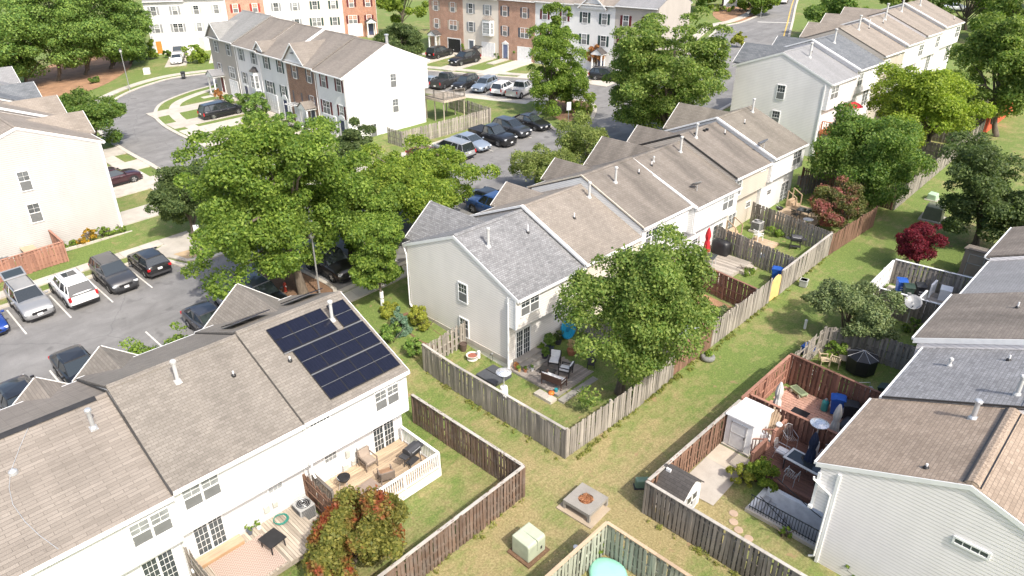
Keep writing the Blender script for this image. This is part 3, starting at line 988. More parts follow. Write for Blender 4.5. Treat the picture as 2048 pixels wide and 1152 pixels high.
m2.flashing(.0, .2, .12); m2.cross_gable(4.1, 2.7, .7, 6.0, S_TAN)
m2.window('rear', 4.2, 3.2, 1.3, 1.0, 2, 4, 1); m2.slider('low', 4.2, -.2, 1.1, 1.7)
m3 = r2('townhouse with streaked brown shingles beside the tan roof', 35.75, 41.45, 7.33, S_BRN, W_WHITE, -23.1)
m3.pipe(5.9, 1.9, 1.0, .08); m3.stub(5.9, 4.6, .3); m3.vent('rear', 4.3, m3.er[1]+m3.z0-.4, .9, .12, 4)
m3.flashing(.0, .06, .1, M_CREAM if False else P_CREAM); m3.cross_gable(3.6, 2.6, .7, 6.6, S_BRN)
m3.window('rear', 1.2, 3.6, 1.3, 1.0, 2, 4, 1); m3.slider('low', 1.3, .1, 1.1, 1.7)
m4 = r2('white townhouse with satellite dish on brown roof and red parasol behind', 41.45, 47.65, 7.2, S_BRN, W_WHITE, -22.7)
m4.window('rear', 4.75, 3.55, 1.5, 1.2, 2, 4, 1, M_BLIND); m4.slider('low', 4.95, .32, 1.35, 1.75); m4.window('low', 1.7, 1.5, .7, .4, 3, 2, 0, sash=False)
m4.vent('rear', .85, 4.58, .9, .14, 4); m4.flashing(.0, .22, .13); m4.pipe(5.4, 5.0, 1.1, .08); m4.pipe(5.35, 1.5, .3, .05); m4.stub(5.6, .9, .3)
m4.cross_gable(3.6, 4.0, .7, 7.1, S_BRN)
m5 = r2('beige townhouse with brown shingles and two tall roof vents', 47.65, 53.1, 7.72, S_BRN, W_BEIGE, -23.1)
m5.window('rear', .7, 3.95, .75, 1.15, 2, 4, 0, M_BLIND); m5.window('low', 4.1, 1.9, .65, .42, 3, 2, 0, sash=False); m5.vent('rear', 4.5, 4.98, .7, .1, 4)
m5.pipe(5.2, 1.2, 1.05, .08); m5.stub(5.8, 4.6, .35)
for k in (2.9, 3.3, 1.6):
    MB().box((0, 0, .06), (.2, .2, .16)).build('roof_vent', M_BLACK, m5.root, loc=(4.9, k, m5.roof_z(4.9)))
m5.cross_gable(2.2, 2.6, .7, 7.1, S_BRN); m5.flashing(0, .05, .08, M_DARKTRIM); m5.slider('low', 1.6, .3, 1.1, 1.7)
m6 = r2('white end townhouse with olive brown shingles beside tall white gable', 53.1, 59.15, 8.05, S_BRN2, W_WHITE, -22.9)
m6.window('rear', 4.6, 4.25, 1.45, 1.15, 2, 4, 1); m6.slider('low', 4.7, .8, 1.3, 1.75); m6.window('low', 1.7, 2.2, .65, .4, 3, 2, 0, sash=False)
m6.vent('rear', .75, 5.3, .85, .12, 4); m6.flashing(0, .22, .13); m6.pipe(5.1, 4.9, 1.05, .08); m6.stub(5.9, 2.1, .35)
m6.cross_gable(3.0, 4.0, .7, 7.95, S_BRN2); m6.rake(m6.w, 1)
for h in (m1, m2, m3, m4, m5, m6):
    MB().bx(h.d+.01, h.d+.6, .012, h.w-.012, h.zb-.03, h.zb-.004).build('soffit_panel', M_WHITE, h.root)
    if h is not m1: h.downspout(h.d+h.bump+.06, .1, h.zb, h.er[1]-.1); h.downspout(h.d+.06, .1, h.br, h.zb-.03)

# ---- upper right terrace
def r3(label, y0, y1, zr, roofm, wall):
    yb = (y0+y1)/2
    return House(label, (-35.7, y0), 0, y1-y0, 9.3, G(-36, yb)-.3, (-.4, zr-1.85), (4.66, zr), (10.0, zr-2.33), wall, roofm, bump=.5, zb=zr-4.85, base_r=G(-26, yb), group='upper right terrace')
u1 = r3('tall white end townhouse with pale grey roof and two gable windows', 69.56, 75.9, 11.05, S_LG, W_R3)
u1.window('left', 5.1, 6.6, .75, 1.3, 3, 4); u1.window('left', 5.0, 4.1, .75, 1.25, 3, 4); u1.rake(0, -1)
u1.window('rear', 1.25, 7.15, 1.7, 1.15, 2, 4, 1, M_BLIND); u1.slider('low', 4.9, 4.2, 1.5, 1.9); u1.pipe(6.2, 2.7, 1.3, .1); u1.stub(5.6, 4.4, .7); u1.vent('rear', 4.8, 8.25, .9, .1, 4)
u1.corner(u1.d, 0, u1.br-.1, u1.roof_z(u1.d)-.5); u1.cross_gable(3.2, 3.6, .8, 11.0, S_DG)
u2 = r3('townhouse with dark grey roof next to tall white end gable', 75.9, 82.5, 11.5, S_DG, W_R3)
u2.flashing(0, .3, .14); u2.pipe(5.8, 2.9, 1.3, .1); u2.window('rear', 1.0, 7.5, 1.2, 1.15, 2, 4, 1, M_BLIND); u2.cross_gable(4.4, 3.2, .8, 10.9, S_DG); u2.vent('rear', 4.0, 8.7, .9, .1, 4)
u3 = r3('townhouse with sandy roof next to dark grey roof', 82.5, 89.1, 12.05, S_TAN2, W_BEIGE)
u3.pipe(5.6, 3.0, 1.4, .1); u3.stub(5.8, 5.5, 1.0); u3.window('rear', 1.4, 7.95, 1.5, 1.15, 2, 4, 1, M_BLIND); u3.cross_gable(5.4, 3.2, .8, 11.7, S_TAN2); u3.vent('rear', 4.8, 9.3, .9, .1, 4)
u4 = r3('townhouse with sandy roof and pair of tall windows', 89.1, 95.55, 12.4, S_TAN2, W_R3)
u4.flashing(0, .3, .14); u4.pipe(5.6, 4.2, 1.7, .1); u4.stub(6.0, 2.5, .6); u4.window('rear', 5.6, 8.3, 1.4, 1.2, 2, 4, 1); u4.cross_gable(3.4, 3.8, .8, 12.3, S_TAN2)
u5 = r3('townhouse with sandy roof and single upper window', 95.55, 102.0, 12.75, S_TAN2, W_R3)
u5.window('rear', 5.0, 8.6, 1.2, 1.25, 2, 4, 1); u5.pipe(5.4, 3.5, 1.6, .1); u5.cross_gable(2.5, 3.4, .8, 12.6, S_TAN2)
u6 = r3('end townhouse with sandy roof at far end of upper terrace', 102.0, 109.5, 13.1, S_TAN2, W_R3)
u6.flashing(0, .3, .14); u6.window('rear', 6.2, 9.0, 1.6, 1.25, 2, 4, 1); u6.pipe(5.6, 3.0, 1.4, .1); u6.rake(u6.w, 1); u6.stub(9.2, 5.6, .4)
for h in (u1, u2, u3, u4, u5, u6):
    h.downspout(h.d+.06, .12, h.br, h.zb); h.slider('low', h.w-1.6, h.z0+2.7, 1.4, 1.9)

# ---- right hand terrace, roofs sloping to the alley
def r4(label, y0, y1, ze, roofm, ex, wall=None):
    yb = (y0+y1)/2
    d = 8.8
    xf = ex+.9+d
    return House(label, (xf, y1), math.pi, y1-y0, d, G(0, yb), (-.35, ze+.1), (d+.9-4.8, ze+1.95), (d+.9, ze), wall or W_R4, roofm, bump=.7, zb=ze-2.18, base_r=G(0, yb)-.02, group='right hand terrace')
k1 = r4('light grey end townhouse with tan shingles and long ribbed ridge vent', 23.28, 28.95, 4.02, S_R4, -6.32)
k1.rake(k1.w, 1); k1.vent('right', k1.d-4.52, 3.47, 1.0, .19, 4)
k1.corner(k1.d, k1.w, k1.br-.1, k1.roof_z(k1.d)-.45, .12); k1.corner(k1.d+.7, k1.w-.01, k1.zb, k1.zb+1.75, .1)
b = MB()
for i in range(46):
    y = .1+i*.12
    b.prism([(k1.rg[0]-.24, k1.rg[1]-.06), (k1.rg[0]-.16, k1.rg[1]+.05), (k1.rg[0], k1.rg[1]+.1+.012*(i % 2)), (k1.rg[0]+.16, k1.rg[1]+.05), (k1.rg[0]+.24, k1.rg[1]-.06)], y, y+.118)
b.build('ridge_vent_cover', S_R4, k1.root, uv=True)
b = MB()
for sg in (-1, 1): b.bx(k1.rg[0]+sg*.25-.025, k1.rg[0]+sg*.25+.025, .1, 5.6, k1.rg[1]-.08, k1.rg[1]-.03)
b.build('ridge_vent_edge', M_BLACK, k1.root)
k1.pipe(k1.d+.9-3.75, 1.05, .75, .09, M_GALV); k1.stub(k1.d+.9-3.35, 5.05, .18)
k1.downspout(k1.d+.12, k1.w+.08, k1.br, k1.zb+1.5, .72, 0.0)
MB().box((0, 0, 0), (.16, .14, .12)).build('floodlight', M_WHITE, k1.root, loc=(k1.d+.72, k1.w+.05, k1.zb+.05))
k2 = r4('townhouse with mid grey shingles next to tan end roof', 28.95, 34.45, 4.27, S_R4b, -5.98)
k2.pipe(k2.d+.9-4.3, 4.5, .8, .08); k2.flashing(k2.w, .05, .07, M_DARKTRIM); k2.pipe(k2.d-.6, 2.0, .3, .06); k2.stub(k2.d-2.5, 1.2, .25)
k3 = r4('townhouse with dull brown shingles and white side strip', 34.45, 40.65, 4.62, S_R4c, -6.5)
k3.stub(k3.d-2.2, 2.3, .3); k3.rake(k3.w, 1, h=.3)
k4 = r4('townhouse with pale grey shingles in right hand terrace', 40.65, 46.75, 4.6, S_LG, -6.2)
k4.flashing(k4.w, .05, .07, M_GALV)
k5 = r4('townhouse with brown shingles and white gutter end by the dark tree', 46.75, 52.9, 4.85, S_R4c, -6.45)
k6 = r4('last townhouse of right hand terrace, brown roof half hidden by trees', 52.9, 59.2, 5.1, S_R4c, -5.2)
for h in (k1, k2, k3, k4, k5, k6):
    h.window('rear', h.w-1.3, h.er[1]+h.z0-1.45, 1.3, 1.0, 2, 4, 1, M_BLIND); h.slider('low', h.w-1.5, h.z0+.15, 1.3, 1.8)

# ---- left terrace, gable to the car park
def r5(label, x1, w, dz, roofm):
    return House(label, (x1-w, 16.66), -math.pi/2, w, 10.6, -.4+dz*.2, (-.35, 6.94+dz), (5.15, 9.1+dz), (10.95, 6.9+dz), W_R5, roofm, base_r=-.95, group='left terrace')
q1 = r5('cream end townhouse with big plain gable above the red fence', -61.42, 7.1, 0, S_TAN2)
q1.window('right', 5.65, 4.4, .72, 1.42, 2, 4, 0, M_MIDGL); q1.window('right', 5.66, 1.87, .76, 1.42, 2, 4, 0, M_MIDGL); q1.rake(7.1, 1)
q1.window('right', 9.2, 4.4, .72, 1.42, 2, 4, 0, M_MIDGL)
q1.corner(0, 7.1, -.1, q1.roof_z(0)-.2, .14); q1.downspout(-.1, 7.0, 0, q1.ef[1]-.1)
q2 = r5('left townhouse with tan roof between white roof trims', -68.52, 6.4, .3, S_TAN2)
q2.flashing(6.4, .3, .16); q2.flashing(0, .3, .16)
q3 = r5('left townhouse with dark grey roof', -74.92, 6.6, .55, S_DG)
q3.flashing(0, .3, .16)
q4 = r5('farthest left townhouse with light grey roof edge', -81.52, 6.6, 1.1, S_LG)
for h in (q1, q2, q3, q4):
    h.garage(1.9, h.z0+.1); h.door('front', 4.6, h.z0+.2, P_NAVY); h.cross_gable(2.2, 3.0, .5, h.ef[1]+h.z0+1.5, h.roof_f.data.materials[0])

# ---- three storey terrace in the middle distance
A6 = (-65.38, 42.12)
def along(org, azd, s, off=0.0):
    a = R(azd)
    return org[0]+s*math.cos(a)-off*math.sin(a), org[1]+s*math.sin(a)+off*math.cos(a)
def r6(label, s0, s1, dz, roofm, wall):
    return House(label, along(A6, 177, s0), R(87), s1-s0, 10.2, .85+dz*.15, (-.38, 7.78+dz), (5.46, 10.6+dz), (11.05, 8.35+dz), wall, roofm, bump=.55, zb=5.2+dz, base_r=1.3, group='three storey terrace')
S_R6 = shingle('brown_grey_shingles', (.175, .152, .13), (.265, .235, .205), .3, .15, .2)
def storeys(h, ys, z3, z2, shut, w=.8, hh=1.4, mat=None, wide2=None):
    for i, y in enumerate(ys):
        h.window('front', y, z3, w, hh, 2, 4, 0, mat or (M_BLIND if i % 2 else M_GLASS), shut)
        if z2 is not None:
            ww = wide2[i] if wide2 else w
            if ww: h.window('front', y, z2, ww, hh, 2, 4, 1 if ww > 1.1 else 0, M_BLIND if i % 2 == 0 else M_GLASS, shut)
t1 = r6('white end townhouse with maroon shutters and blank sunlit gable', 0, 6.05, 0, S_R6, W_WHITE)
storeys(t1, (1.2, 4.4), 6.1, 3.25, P_MAROON, wide2=(.8, 1.45)); t1.rake(0, -1, h=.28)
t1.window('left', 6.05, 5.95, .72, 1.42, 2, 4, 0, M_MIDGL); t1.window('left', 6.1, 3.2, .72, 1.42, 2, 4, 0, M_MIDGL); t1.window('left', 3.0, .95, .72, 1.42, 2, 4, 0, M_MIDGL)
t1.garage(3.9, .95); t1.door('front', 1.3, 1.0, P_NAVY, head='arch'); t1.corner(0, 0, 0, t1.roof_z(0)-.2, .14); t1.downspout(-.1, .1, 0, t1.ef[1]); t1.flashing(6.05, .05, .06, M_DARKTRIM)
t1.pipe(6.2, .9, 1.0, .16, M_GALV)
t2 = r6('red brown brick townhouse with grey shutters under a pointed front gable', 6.05, 12.9, .15, S_R6, W_WHITE)
t2.front_panel(.05, 6.8, .8, 7.7, B_BRN); storeys(t2, (1.5, 4.9), 6.15, 3.25, P_BLUEG, wide2=(.8, 1.45)); t2.cross_gable(4.3, 4.6, .25, 10.1, S_R6)
t2.portico(1.6, 1.0, roofm=S_R6); t2.door('front', 1.6, 1.05, P_NAVY); t2.garage(4.8, .95)
MB().lathe([(.24, 0), (.24, .05), (.0, .06)], 14).build('round_gable_vent', M_BLACK, t2.root, loc=(-.34, 4.3, 8.15))
t2.root.children[-1].rotation_euler = (0, -math.pi/2, 0)
t3 = r6('white townhouse with dark green shutters and small roof peak', 12.9, 19.8, .25, S_R6, W_WHITE)
storeys(t3, (1.6, 5.1), 6.25, 3.35, P_GREEN, wide2=(.8, 1.45)); t3.flashing(0, .4, .14); t3.garage(4.9, 1.0); t3.door('front', 1.5, 1.05, P_NAVY, head='arch'); t3.cross_gable(6.3, 2.0, .15, 9.35, S_R6)
t4 = r6('pale townhouse with projecting bay window above the door', 19.8, 26.7, .4, S_R6, W_R3)
storeys(t4, (1.7, 5.3), 6.35, None, P_GREYS); t4.bay(1.9, 3.5, roofm=S_SHED); t4.window('front', 5.3, 3.45, .8, 1.4, 2, 4, 0, M_GLASS, P_GREYS); t4.door('front', 5.4, 1.05, P_NAVY); t4.garage(2.2, 1.0); t4.flashing(6.9, .05, .06, M_DARKTRIM)
t5 = r6('taupe end townhouse with white porch and grey hip roof', 26.7, 35.0, .6, shingle('soft_grey_shingles', (.20, .20, .19), (.29, .285, .275), .3, .15, .15), W_TAUPE)
storeys(t5, (2.2, 6.2), 6.5, 3.6, P_GREYS, wide2=(1.45, .8)); t5.cross_gable(5.9, 4.4, .25, 10.3, t5.roof_f.data.materials[0]); t5.portico(6.1, 1.1, 2.0, 1.6, roofm=S_LG); t5.door('front', 6.1, 1.1, P_MAROON); t5.garage(2.3, 1.05)
for h in (t1, t2, t3, t4, t5):
    h.downspout(-.1, .1, .1, h.ef[1])
    h.window('rear', 2.0, 6.3, 1.0, 1.3, 2, 4, 0, M_BLIND); h.slider('low', 3.5, 3.8, 1.6, 2.0)

# ---- far terrace facing the camera (top centre)
A7 = (-98.09, 81.02)
def r7(label, s0, s1, dz, roofm, wall):
    return House(label, along(A7, 7, s1), R(97), s1-s0, 10.0, 2.5+dz*.3, (-.35, 11.35+dz), (5.0, 13.4+dz), (10.35, 11.35+dz), wall, roofm, group='far terrace at the top')
f0 = r7('orange brick townhouse with cream shutters and open garage', 0, 7.5, 0, S_TAN2, W_CREAM)
f0.front_panel(.05, 7.45, 2.4, 11.2, B_ORG); storeys(f0, (5.9, 2.2), 9.0, 6.25, P_CREAM, wide2=(.8, 1.5), w=.85); f0.portico(5.9, 2.7, roofm=S_SHED, h=2.6); f0.door('front', 5.9, 2.75, P_CREAM); f0.garage(2.1, 2.6, 2.7, 2.2, M_BLACK)  # garage stands open: the black panel paints its shaded inside
f1 = r7('cream townhouse with projecting bay over its garage', 7.5, 14.7, .1, S_TAN2, W_CREAM)
storeys(f1, (5.6, 2.2), 9.05, None, P_GREYS); f1.window('front', 5.6, 6.3, .85, 1.4, 2, 4, 0, M_GLASS, P_GREYS); f1.bay(2.0, 6.3, 2.2, 1.8, .6, S_TAN2); f1.door('front', 5.6, 2.8, P_BLUEG); f1.garage(2.1, 2.65)
f2 = r7('red orange brick townhouse with blue grey shutters and blue door', 14.7, 21.8, .2, S_TAN2, W_WHITE)
f2.front_panel(.05, 7.05, 2.4, 11.3, B_ORG); storeys(f2, (5.8, 2.0), 9.1, 6.2, P_BLUEG, wide2=(.8, 1.5)); f2.door('front', 5.7, 2.8, plain('blue_door_paint', (.14, .17, .28), .4), head='gable'); f2.garage(2.0, 2.65)
f3 = r7('white townhouse with maroon shutters half hidden by green tree', 21.8, 28.8, .3, S_TAN2, W_WHITE)
storeys(f3, (5.3, 1.8), 9.15, 6.25, P_MAROON); f3.door('front', 5.4, 2.8, P_NAVY); f3.garage(2.0, 2.7)
f4 = r7('white townhouse with grey green shutters and front peak', 28.8, 35.4, .4, S_TAN2, W_WHITE)
storeys(f4, (4.9, 1.7), 9.2, 6.25, P_GREEN); f4.cross_gable(3.6, 4.2, .2, 13.2, S_TAN2); f4.portico(1.9, 2.9, roofm=S_SHED); f4.door('front', 1.9, 2.95, P_NAVY); f4.garage(4.7, 2.75)
f5 = r7('taupe townhouse with maroon shutters and arched window', 35.4, 42.0, .5, S_LG, W_TAUPE)
storeys(f5, (4.9, 1.6), 9.2, 6.1, P_MAROON, wide2=(1.5, .8)); f5.garage(4.8, 2.8); f5.door('front', 1.6, 2.9, P_MAROON)

# ---- far terrace at the top left
A8 = (-136.0, 49.28)
def r8(label, s0, s1, dz, roofm, wall):
    return House(label, along(A8, 62, s1), R(152), s1-s0, 10.0, 1.1+dz, (-.35, 9.9+dz), (5.0, 12.0+dz), (10.35, 9.9+dz), wall, roofm, group='far terrace at the top left')
g0 = r8('white townhouse with orange front door and grey shutters', 0, 6.55, 0, S_LG, W_WHITE)
storeys(g0, (5.1, 1.7), 7.6, 4.75, P_GREYS, wide2=(.8, 1.5)); g0.door('front', 5.4, 1.3, P_ORANGE); g0.garage(2.0, 1.2)
g1 = r8('white townhouse with cream shutters beside the orange door house', 6.55, 13.2, .3, S_LG, W_WHITE)
storeys(g1, (4.9, 1.6), 7.6, 4.75, P_CREAM); g1.door('front', 5.0, 1.6, P_CREAM); g1.garage(1.8, 1.5)
g2 = r8('brick townhouse with bright red shutters', 13.2, 19.7, .55, S_TAN2, W_WHITE)
g2.front_panel(.05, 6.45, 1.5, 10.2, B_ORG); storeys(g2, (4.9, 1.6), 7.6, 4.75, P_REDS, wide2=(.8, 1.5)); g2.garage(1.8, 1.7)
g3 = r8('white townhouse with slate shutters in far left row', 19.7, 26.6, .85, S_TAN2, W_WHITE)
storeys(g3, (4.9, 1.6), 7.6, 4.75, P_GREYS); g3.garage(1.8, 2.0)
g4 = r8('beige townhouse with dark green shutters in far left row', 26.6, 33.4, 1.15, S_TAN2, W_CREAM)
storeys(g4, (4.9, 1.6), 7.7, 4.85, P_GREEN, wide2=(1.5, .8)); g4.garage(1.8, 2.3); g4.door('front', 5.0, 2.4, P_CREAM)
g5 = r8('red brick end townhouse with maroon shutters in far left row', 33.4, 39.6, 1.45, S_TAN2, W_WHITE)
g5.front_panel(.05, 6.15, 2.0, 11.2, B_RED); storeys(g5, (4.5, 1.5), 7.9, 5.0, P_MAROON, wide2=(1.5, .8)); g5.garage(4.2, 2.7); g5.portico(1.3, 2.8, roofm=S_SHED); g5.door('front', 1.3, 2.85, P_NAVY)

# driveways: concrete drives in front of the garages
def drive(org, azd, s, w, ln, lift):
    A = [along(org, azd, s-w/2, 0), along(org, azd, s+w/2, 0), along(org, azd, s+w/2, ln), along(org, azd, s-w/2, ln)]
    sheet('driveway', A, lift, M_CONC, skirt=.1)
for s in (3.9, 10.85, 17.8, 22.0, 29.0): drive(A6, 177, s, 3.0, 11.4, .128)
for s in (1.3, 7.6, 14.4, 25.2, 32.8): drive(A6, 177, s, 1.1, 3.2, .128)
for s, l_ in ((5.4, 11.2), (12.6, 10.6), (19.8, 10.0), (26.8, 9.2), (30.7, 8.8), (37.2, 7.5)): drive(A7, 7, s, 3.4, -l_, .105)
for s in (1.6, 9.1, 16.1, 33.5): drive(A7, 7, s, 1.4, -4.0, .105)
for s in (4.6, 11.4, 17.9, 24.8, 31.6): drive(A8, 62, s, 3.3, -12.5, .105)
for x in (-63.3, -70.5, -77.0, -83.5):
    sheet('driveway', [(x-1.6, 16.66), (x+1.6, 16.66), (x+1.6, 25), (x-1.6, 25)], .105, M_CONC, skirt=.1)
# ================================================================= fences
WD_GREY = wood('weathered_grey_fence_wood', (.27, .245, .215), 'z', .45)
WD_GREY2 = wood('pale_grey_fence_wood', (.315, .285, .245), 'z', .42)
WD_BRN = wood('dark_brown_fence_wood', (.155, .10, .07), 'z', .3, .25)
WD_DGREY = wood('dark_grey_fence_wood', (.20, .175, .15), 'z', .35, .2)
WD_RED = wood('red_brown_stained_wood', (.20, .10, .07), 'z', .3)
WD_RED2 = wood('faded_red_stained_wood', (.34, .175, .125), 'z', .28)
WD_ORG = wood('bright_red_stained_wood', (.55, .10, .04), 'z', .2)
WD_RUST = wood('rusty_brown_fence_wood', (.21, .12, .08), 'z', .35)
WD_LIGHT = wood('new_pine_wood', (.46, .34, .23), 'y', .2)
WD_CAPG = wood('grey_cap_wood', (.42, .39, .35), 'y', .25)
WD_GRN = wood('greenish_grey_fence_wood', (.30, .31, .25), 'z', .35)
PICK = {}
def picket(h, w, mat, dog=False):
    k = (round(h, 2), w, mat.name, dog)
    if k not in PICK:
        b = MB()
        if dog:
            b.prism([(-w/2, .03), (w/2, .03), (w/2, h-.04), (w/4, h), (-w/4, h), (-w/2, h-.04)], -.009, .009)
        else:
            b.bx(-w/2, w/2, -.009, .009, .03, h)
        me = b.mesh('picket'); me.materials.append(mat); PICK[k] = me
    return PICK[k]
def fence(label, pts, h, mat, style='board', cap=None, side=1, pitch=.155, group='timber fences', postmat=None, top=None, rails=(.22, .52, .86), name='timber_fence', bay=2.4, skip=None, pw=.135):
    """posts, rails and separate pickets along a line; style board: one side, shadow: alternate sides"""
    x0, y0 = pts[0]
    z0 = G(x0, y0)
    root = empty(name, (x0, y0, z0), 0, label, 'fence', group)
    postmat = postmat or mat
    for si, ((ax, ay), (bx, by)) in enumerate(zip(pts, pts[1:])):
        A, B = Vector((ax, ay)), Vector((bx, by))
        L = (B-A).length
        d = (B-A)/L
        cz = .04+.004*si
        nrm = Vector((-d.y, d.x))*side
        ang = math.atan2(d.y, d.x)
        hh = lambda t: h if top is None else top(t/L)*h
        nb = max(1, round(L/bay))
        for i in range(nb+1):
            p = A+d*(L*i/nb)
            if i == nb and (bx, by) != pts[-1]: continue
            b = MB(); b.bx(-.05, .05, -.05, .05, -.1, hh(L*i/nb)+.05)
            b.build('post', postmat, root, loc=(p.x-x0, p.y-y0, G(p.x, p.y)-z0), rz=ang)
        off = nrm*.052
        for f in rails:
            for i in range(nb):
                p, q = A+d*(L*i/nb+.05), A+d*(L*(i+1)/nb-.05)
                b = MB()
                b.beam((p.x-x0, p.y-y0, G(p.x, p.y)-z0+f*hh(L*i/nb)), (q.x-x0, q.y-y0, G(q.x, q.y)-z0+f*hh(L*(i+1)/nb)), .04, .085)
                b.build('rail', postmat, root)
        if cap:
            for i in range(nb):
                p, q = A+d*(L*i/nb), A+d*(L*(i+1)/nb-.006)
                b = MB()
                b.beam((p.x-x0, p.y-y0, G(p.x, p.y)-z0+hh(L*i/nb)+cz), (q.x-x0, q.y-y0, G(q.x, q.y)-z0+hh(L*(i+1)/nb)+cz), .15, .035)
                b.build('cap_rail', cap, root)
        n = int(L/pitch)
        for i in range(n):
            t = (i+.5)*L/n
            if skip and skip(t/L): continue
            p = A+d*t
            sd = 1
            if style == 'shadow': sd = 1 if i % 2 else -1
            p = p+off*sd*(.62 if style == 'shadow' else .9)
            o = put('picket', picket(round(hh(t), 1), pw, mat, style == 'dog'), root, (p.x-x0, p.y-y0, G(p.x, p.y)-z0+rnd.gauss(0, .018)), (rnd.gauss(0, .014), rnd.gauss(0, .016), ang+rnd.uniform(-.06, .06)))
    return root

YA, XA, XR = 21.0, -16.55, -11.75
fence('weathered grey plank fence running from the pale grey house gable to the alley corner', [(-27.4, 24.2), (-27.4, 20.95), (-22.0, 20.95), (XA-.25, YA)], 1.72, WD_GREY, 'board', WD_CAPG, 1, .145, side=-1) if False else None
fence('weathered grey plank fence from house gable to the alley corner', [(-27.4, 20.95), (XA-.3, YA)], 1.72, WD_GREY, 'board', WD_CAPG, -1, .145)
fence('short pale gate fence against the pale grey house gable', [(-27.55, 24.25), (-27.4, 21.0)], 1.6, WD_GREY2, 'shadow', None, -1, .17)
fence('pale weathered plank fence along the alley under the big yard tree', [(XA-.3, YA+.1), (XA-.1, 24.2), (XA+.05, 26.2), (-16.6, 29.9)], 1.72, WD_GREY2, 'board', None, -1, .16, top=None)
fence('faded red brown fence along the alley behind the big yard tree', [(-16.7, 30.0), (-16.6, 33.9)], 1.75, WD_RUST, 'board', WD_RUST, -1, .14)
fence('pale grey alley fence by the juniper yard', [(-16.6, 34.0), (-16.5, 39.0)], 1.8, WD_GREY2, 'board', None, -1, .15)
fence('pale grey alley fence next to the yellow gate', [(-16.5, 39.1), (-16.5, 41.0)], 1.75, WD_GREY2, 'board', None, -1, .15)
fence('pale grey alley fence beyond the yellow gate', [(-16.45, 42.45), (-16.45, 50.1)], 1.75, WD_GREY2, 'board', WD_CAPG, -1, .15)
fence('rusty brown alley fence under the pink flowering tree', [(-16.4, 50.2), (-15.9, 57.2)], 1.7, WD_RUST, 'board', None, -1, .15)
fence('long pale fence at far end of alley', [(-15.8, 61.6), (-15.9, 77.2), (-15.9, 86.5)], 1.75, WD_GREY2, 'board', None, -1, .2)
fence('bright red stained fence panel far up the alley', [(-15.9, 87.0), (-15.9, 99)], 1.85, WD_ORG, 'board', None, -1, .3, pw=.28)
fence('grey fence behind the bright red panel', [(-16, 99.2), (-16, 112)], 1.85, WD_GREY, 'board', None, -1, .3, pw=.28)
# dividers between the middle terrace yards
fence('plank divider beside the tree yard', [(-24.0, 30.05), (-16.7, 29.95)], 1.7, WD_GREY, 'board', None, 1, .16)
fence('reddish divider behind the white garden shed', [(-23.6, 34.2), (-16.7, 34.0)], 1.7, WD_RED, 'board', None, 1, .17)
fence('dark red stained divider fence below the red parasol deck', [(-23.6, 40.1), (-16.6, 39.05)], 1.8, WD_RED, 'board', WD_RED, 1, .15)
fence('grey board divider fence between red parasol deck and white chair', [(-23.3, 45.95), (-16.55, 44.6)], 1.8, WD_GREY, 'shadow', None, 1, .13)
fence('grey board divider fence behind the white plastic chair', [(-23.4, 51.7), (-16.5, 50.15)], 1.8, WD_GREY, 'shadow', None, 1, .13)
fence('grey fence beside the last house of middle terrace', [(-23.2, 59.3), (-21.2, 63.5), (-19.4, 66.5)], 1.8, WD_DGREY, 'shadow', None, 1, .16)
fence('dark divider fence under the shady trees', [(-23, 66.5), (-16, 66.0)], 1.8, WD_DGREY, 'board', None, 1, .2)
fence('rust brown divider by the tall white gable', [(-24, 62.0), (-16, 61.5)], 1.7, WD_RUST, 'board', None, 1, .2)
for i, y in enumerate((76, 82.5, 89, 95.5)):
    fence(['divider fence nearest the yellow green tree', 'divider fence behind the yellow green tree', 'divider fence by the bright red panel', 'farthest divider fence of the upper terrace'][i], [(-25.5, y+.4), (-16, y-.3)], 1.8, WD_DGREY, 'board', None, 1, .3, pw=.28)
# solar house yard
fence('dark brown board fence round the solar house lawn', [(-24.4, 17.75), (-16.62, 17.85), (-16.62, 5.2)], 1.75, WD_BRN, 'shadow', WD_CAPG, -1, .1, rails=(.2, .5, .85))
fence('brown divider between the white rail deck and the rug deck', [(-23.55, 10.9), (-20.7, 10.85)], 1.7, WD_RUST, 'board', None, 1, .15)
fence('weathered divider at the picture foot beside the rug deck', [(-23.55, 5.5), (-20.2, 5.45)], 1.7, WD_DGREY, 'board', None, 1, .15)
# right hand yards
fence('dark weathered board fence beside the barn shed', [(XR-.3, 20.7), (-5.2, 20.62), (-1.5, 20.6)], 1.78, WD_DGREY, 'shadow', WD_CAPG, -1, .1, rails=(.2, .52, .84))
fence('red brown board fence along alley behind both garden sheds', [(XR-.3, 20.85), (XR-.1, 28.4)], 1.75, WD_RUST, 'shadow', WD_CAPG, 1, .11)
fence('stepped reddish fence along alley by the brick patio', [(XR-.1, 28.6), (XR, 33.55)], 1.8, WD_RED2, 'board', WD_RED2, 1, .15)
fence('dark red fence between white shed and brick patio', [(XR, 29.35), (-6.4, 29.3)], 1.6, WD_RED, 'shadow', WD_RED2, 1, .12)
fence('dark red fence between brick patio and grass yard', [(XR, 33.65), (-6.5, 33.3)], 1.85, WD_RED, 'shadow', WD_RED, 1, .12)
fence('pale open gate fence of the small grass yard', [(XR+.05, 33.75), (-11.55, 37.6)], 1.7, WD_GREY2, 'board', None, 1, .19, skip=lambda t: .3 < t < .42)
fence('grey board fence behind the covered black parasol', [(-11.55, 37.75), (-10.2, 38.75), (-7.0, 38.95)], 1.7, WD_GREY, 'shadow', None, 1, .13)
fence('dark board fence with white cap beside the tall dish', [(-11.6, 44.1), (-6.6, 44.5)], 1.75, WD_DGREY, 'shadow', M_WHITE, 1, .13)
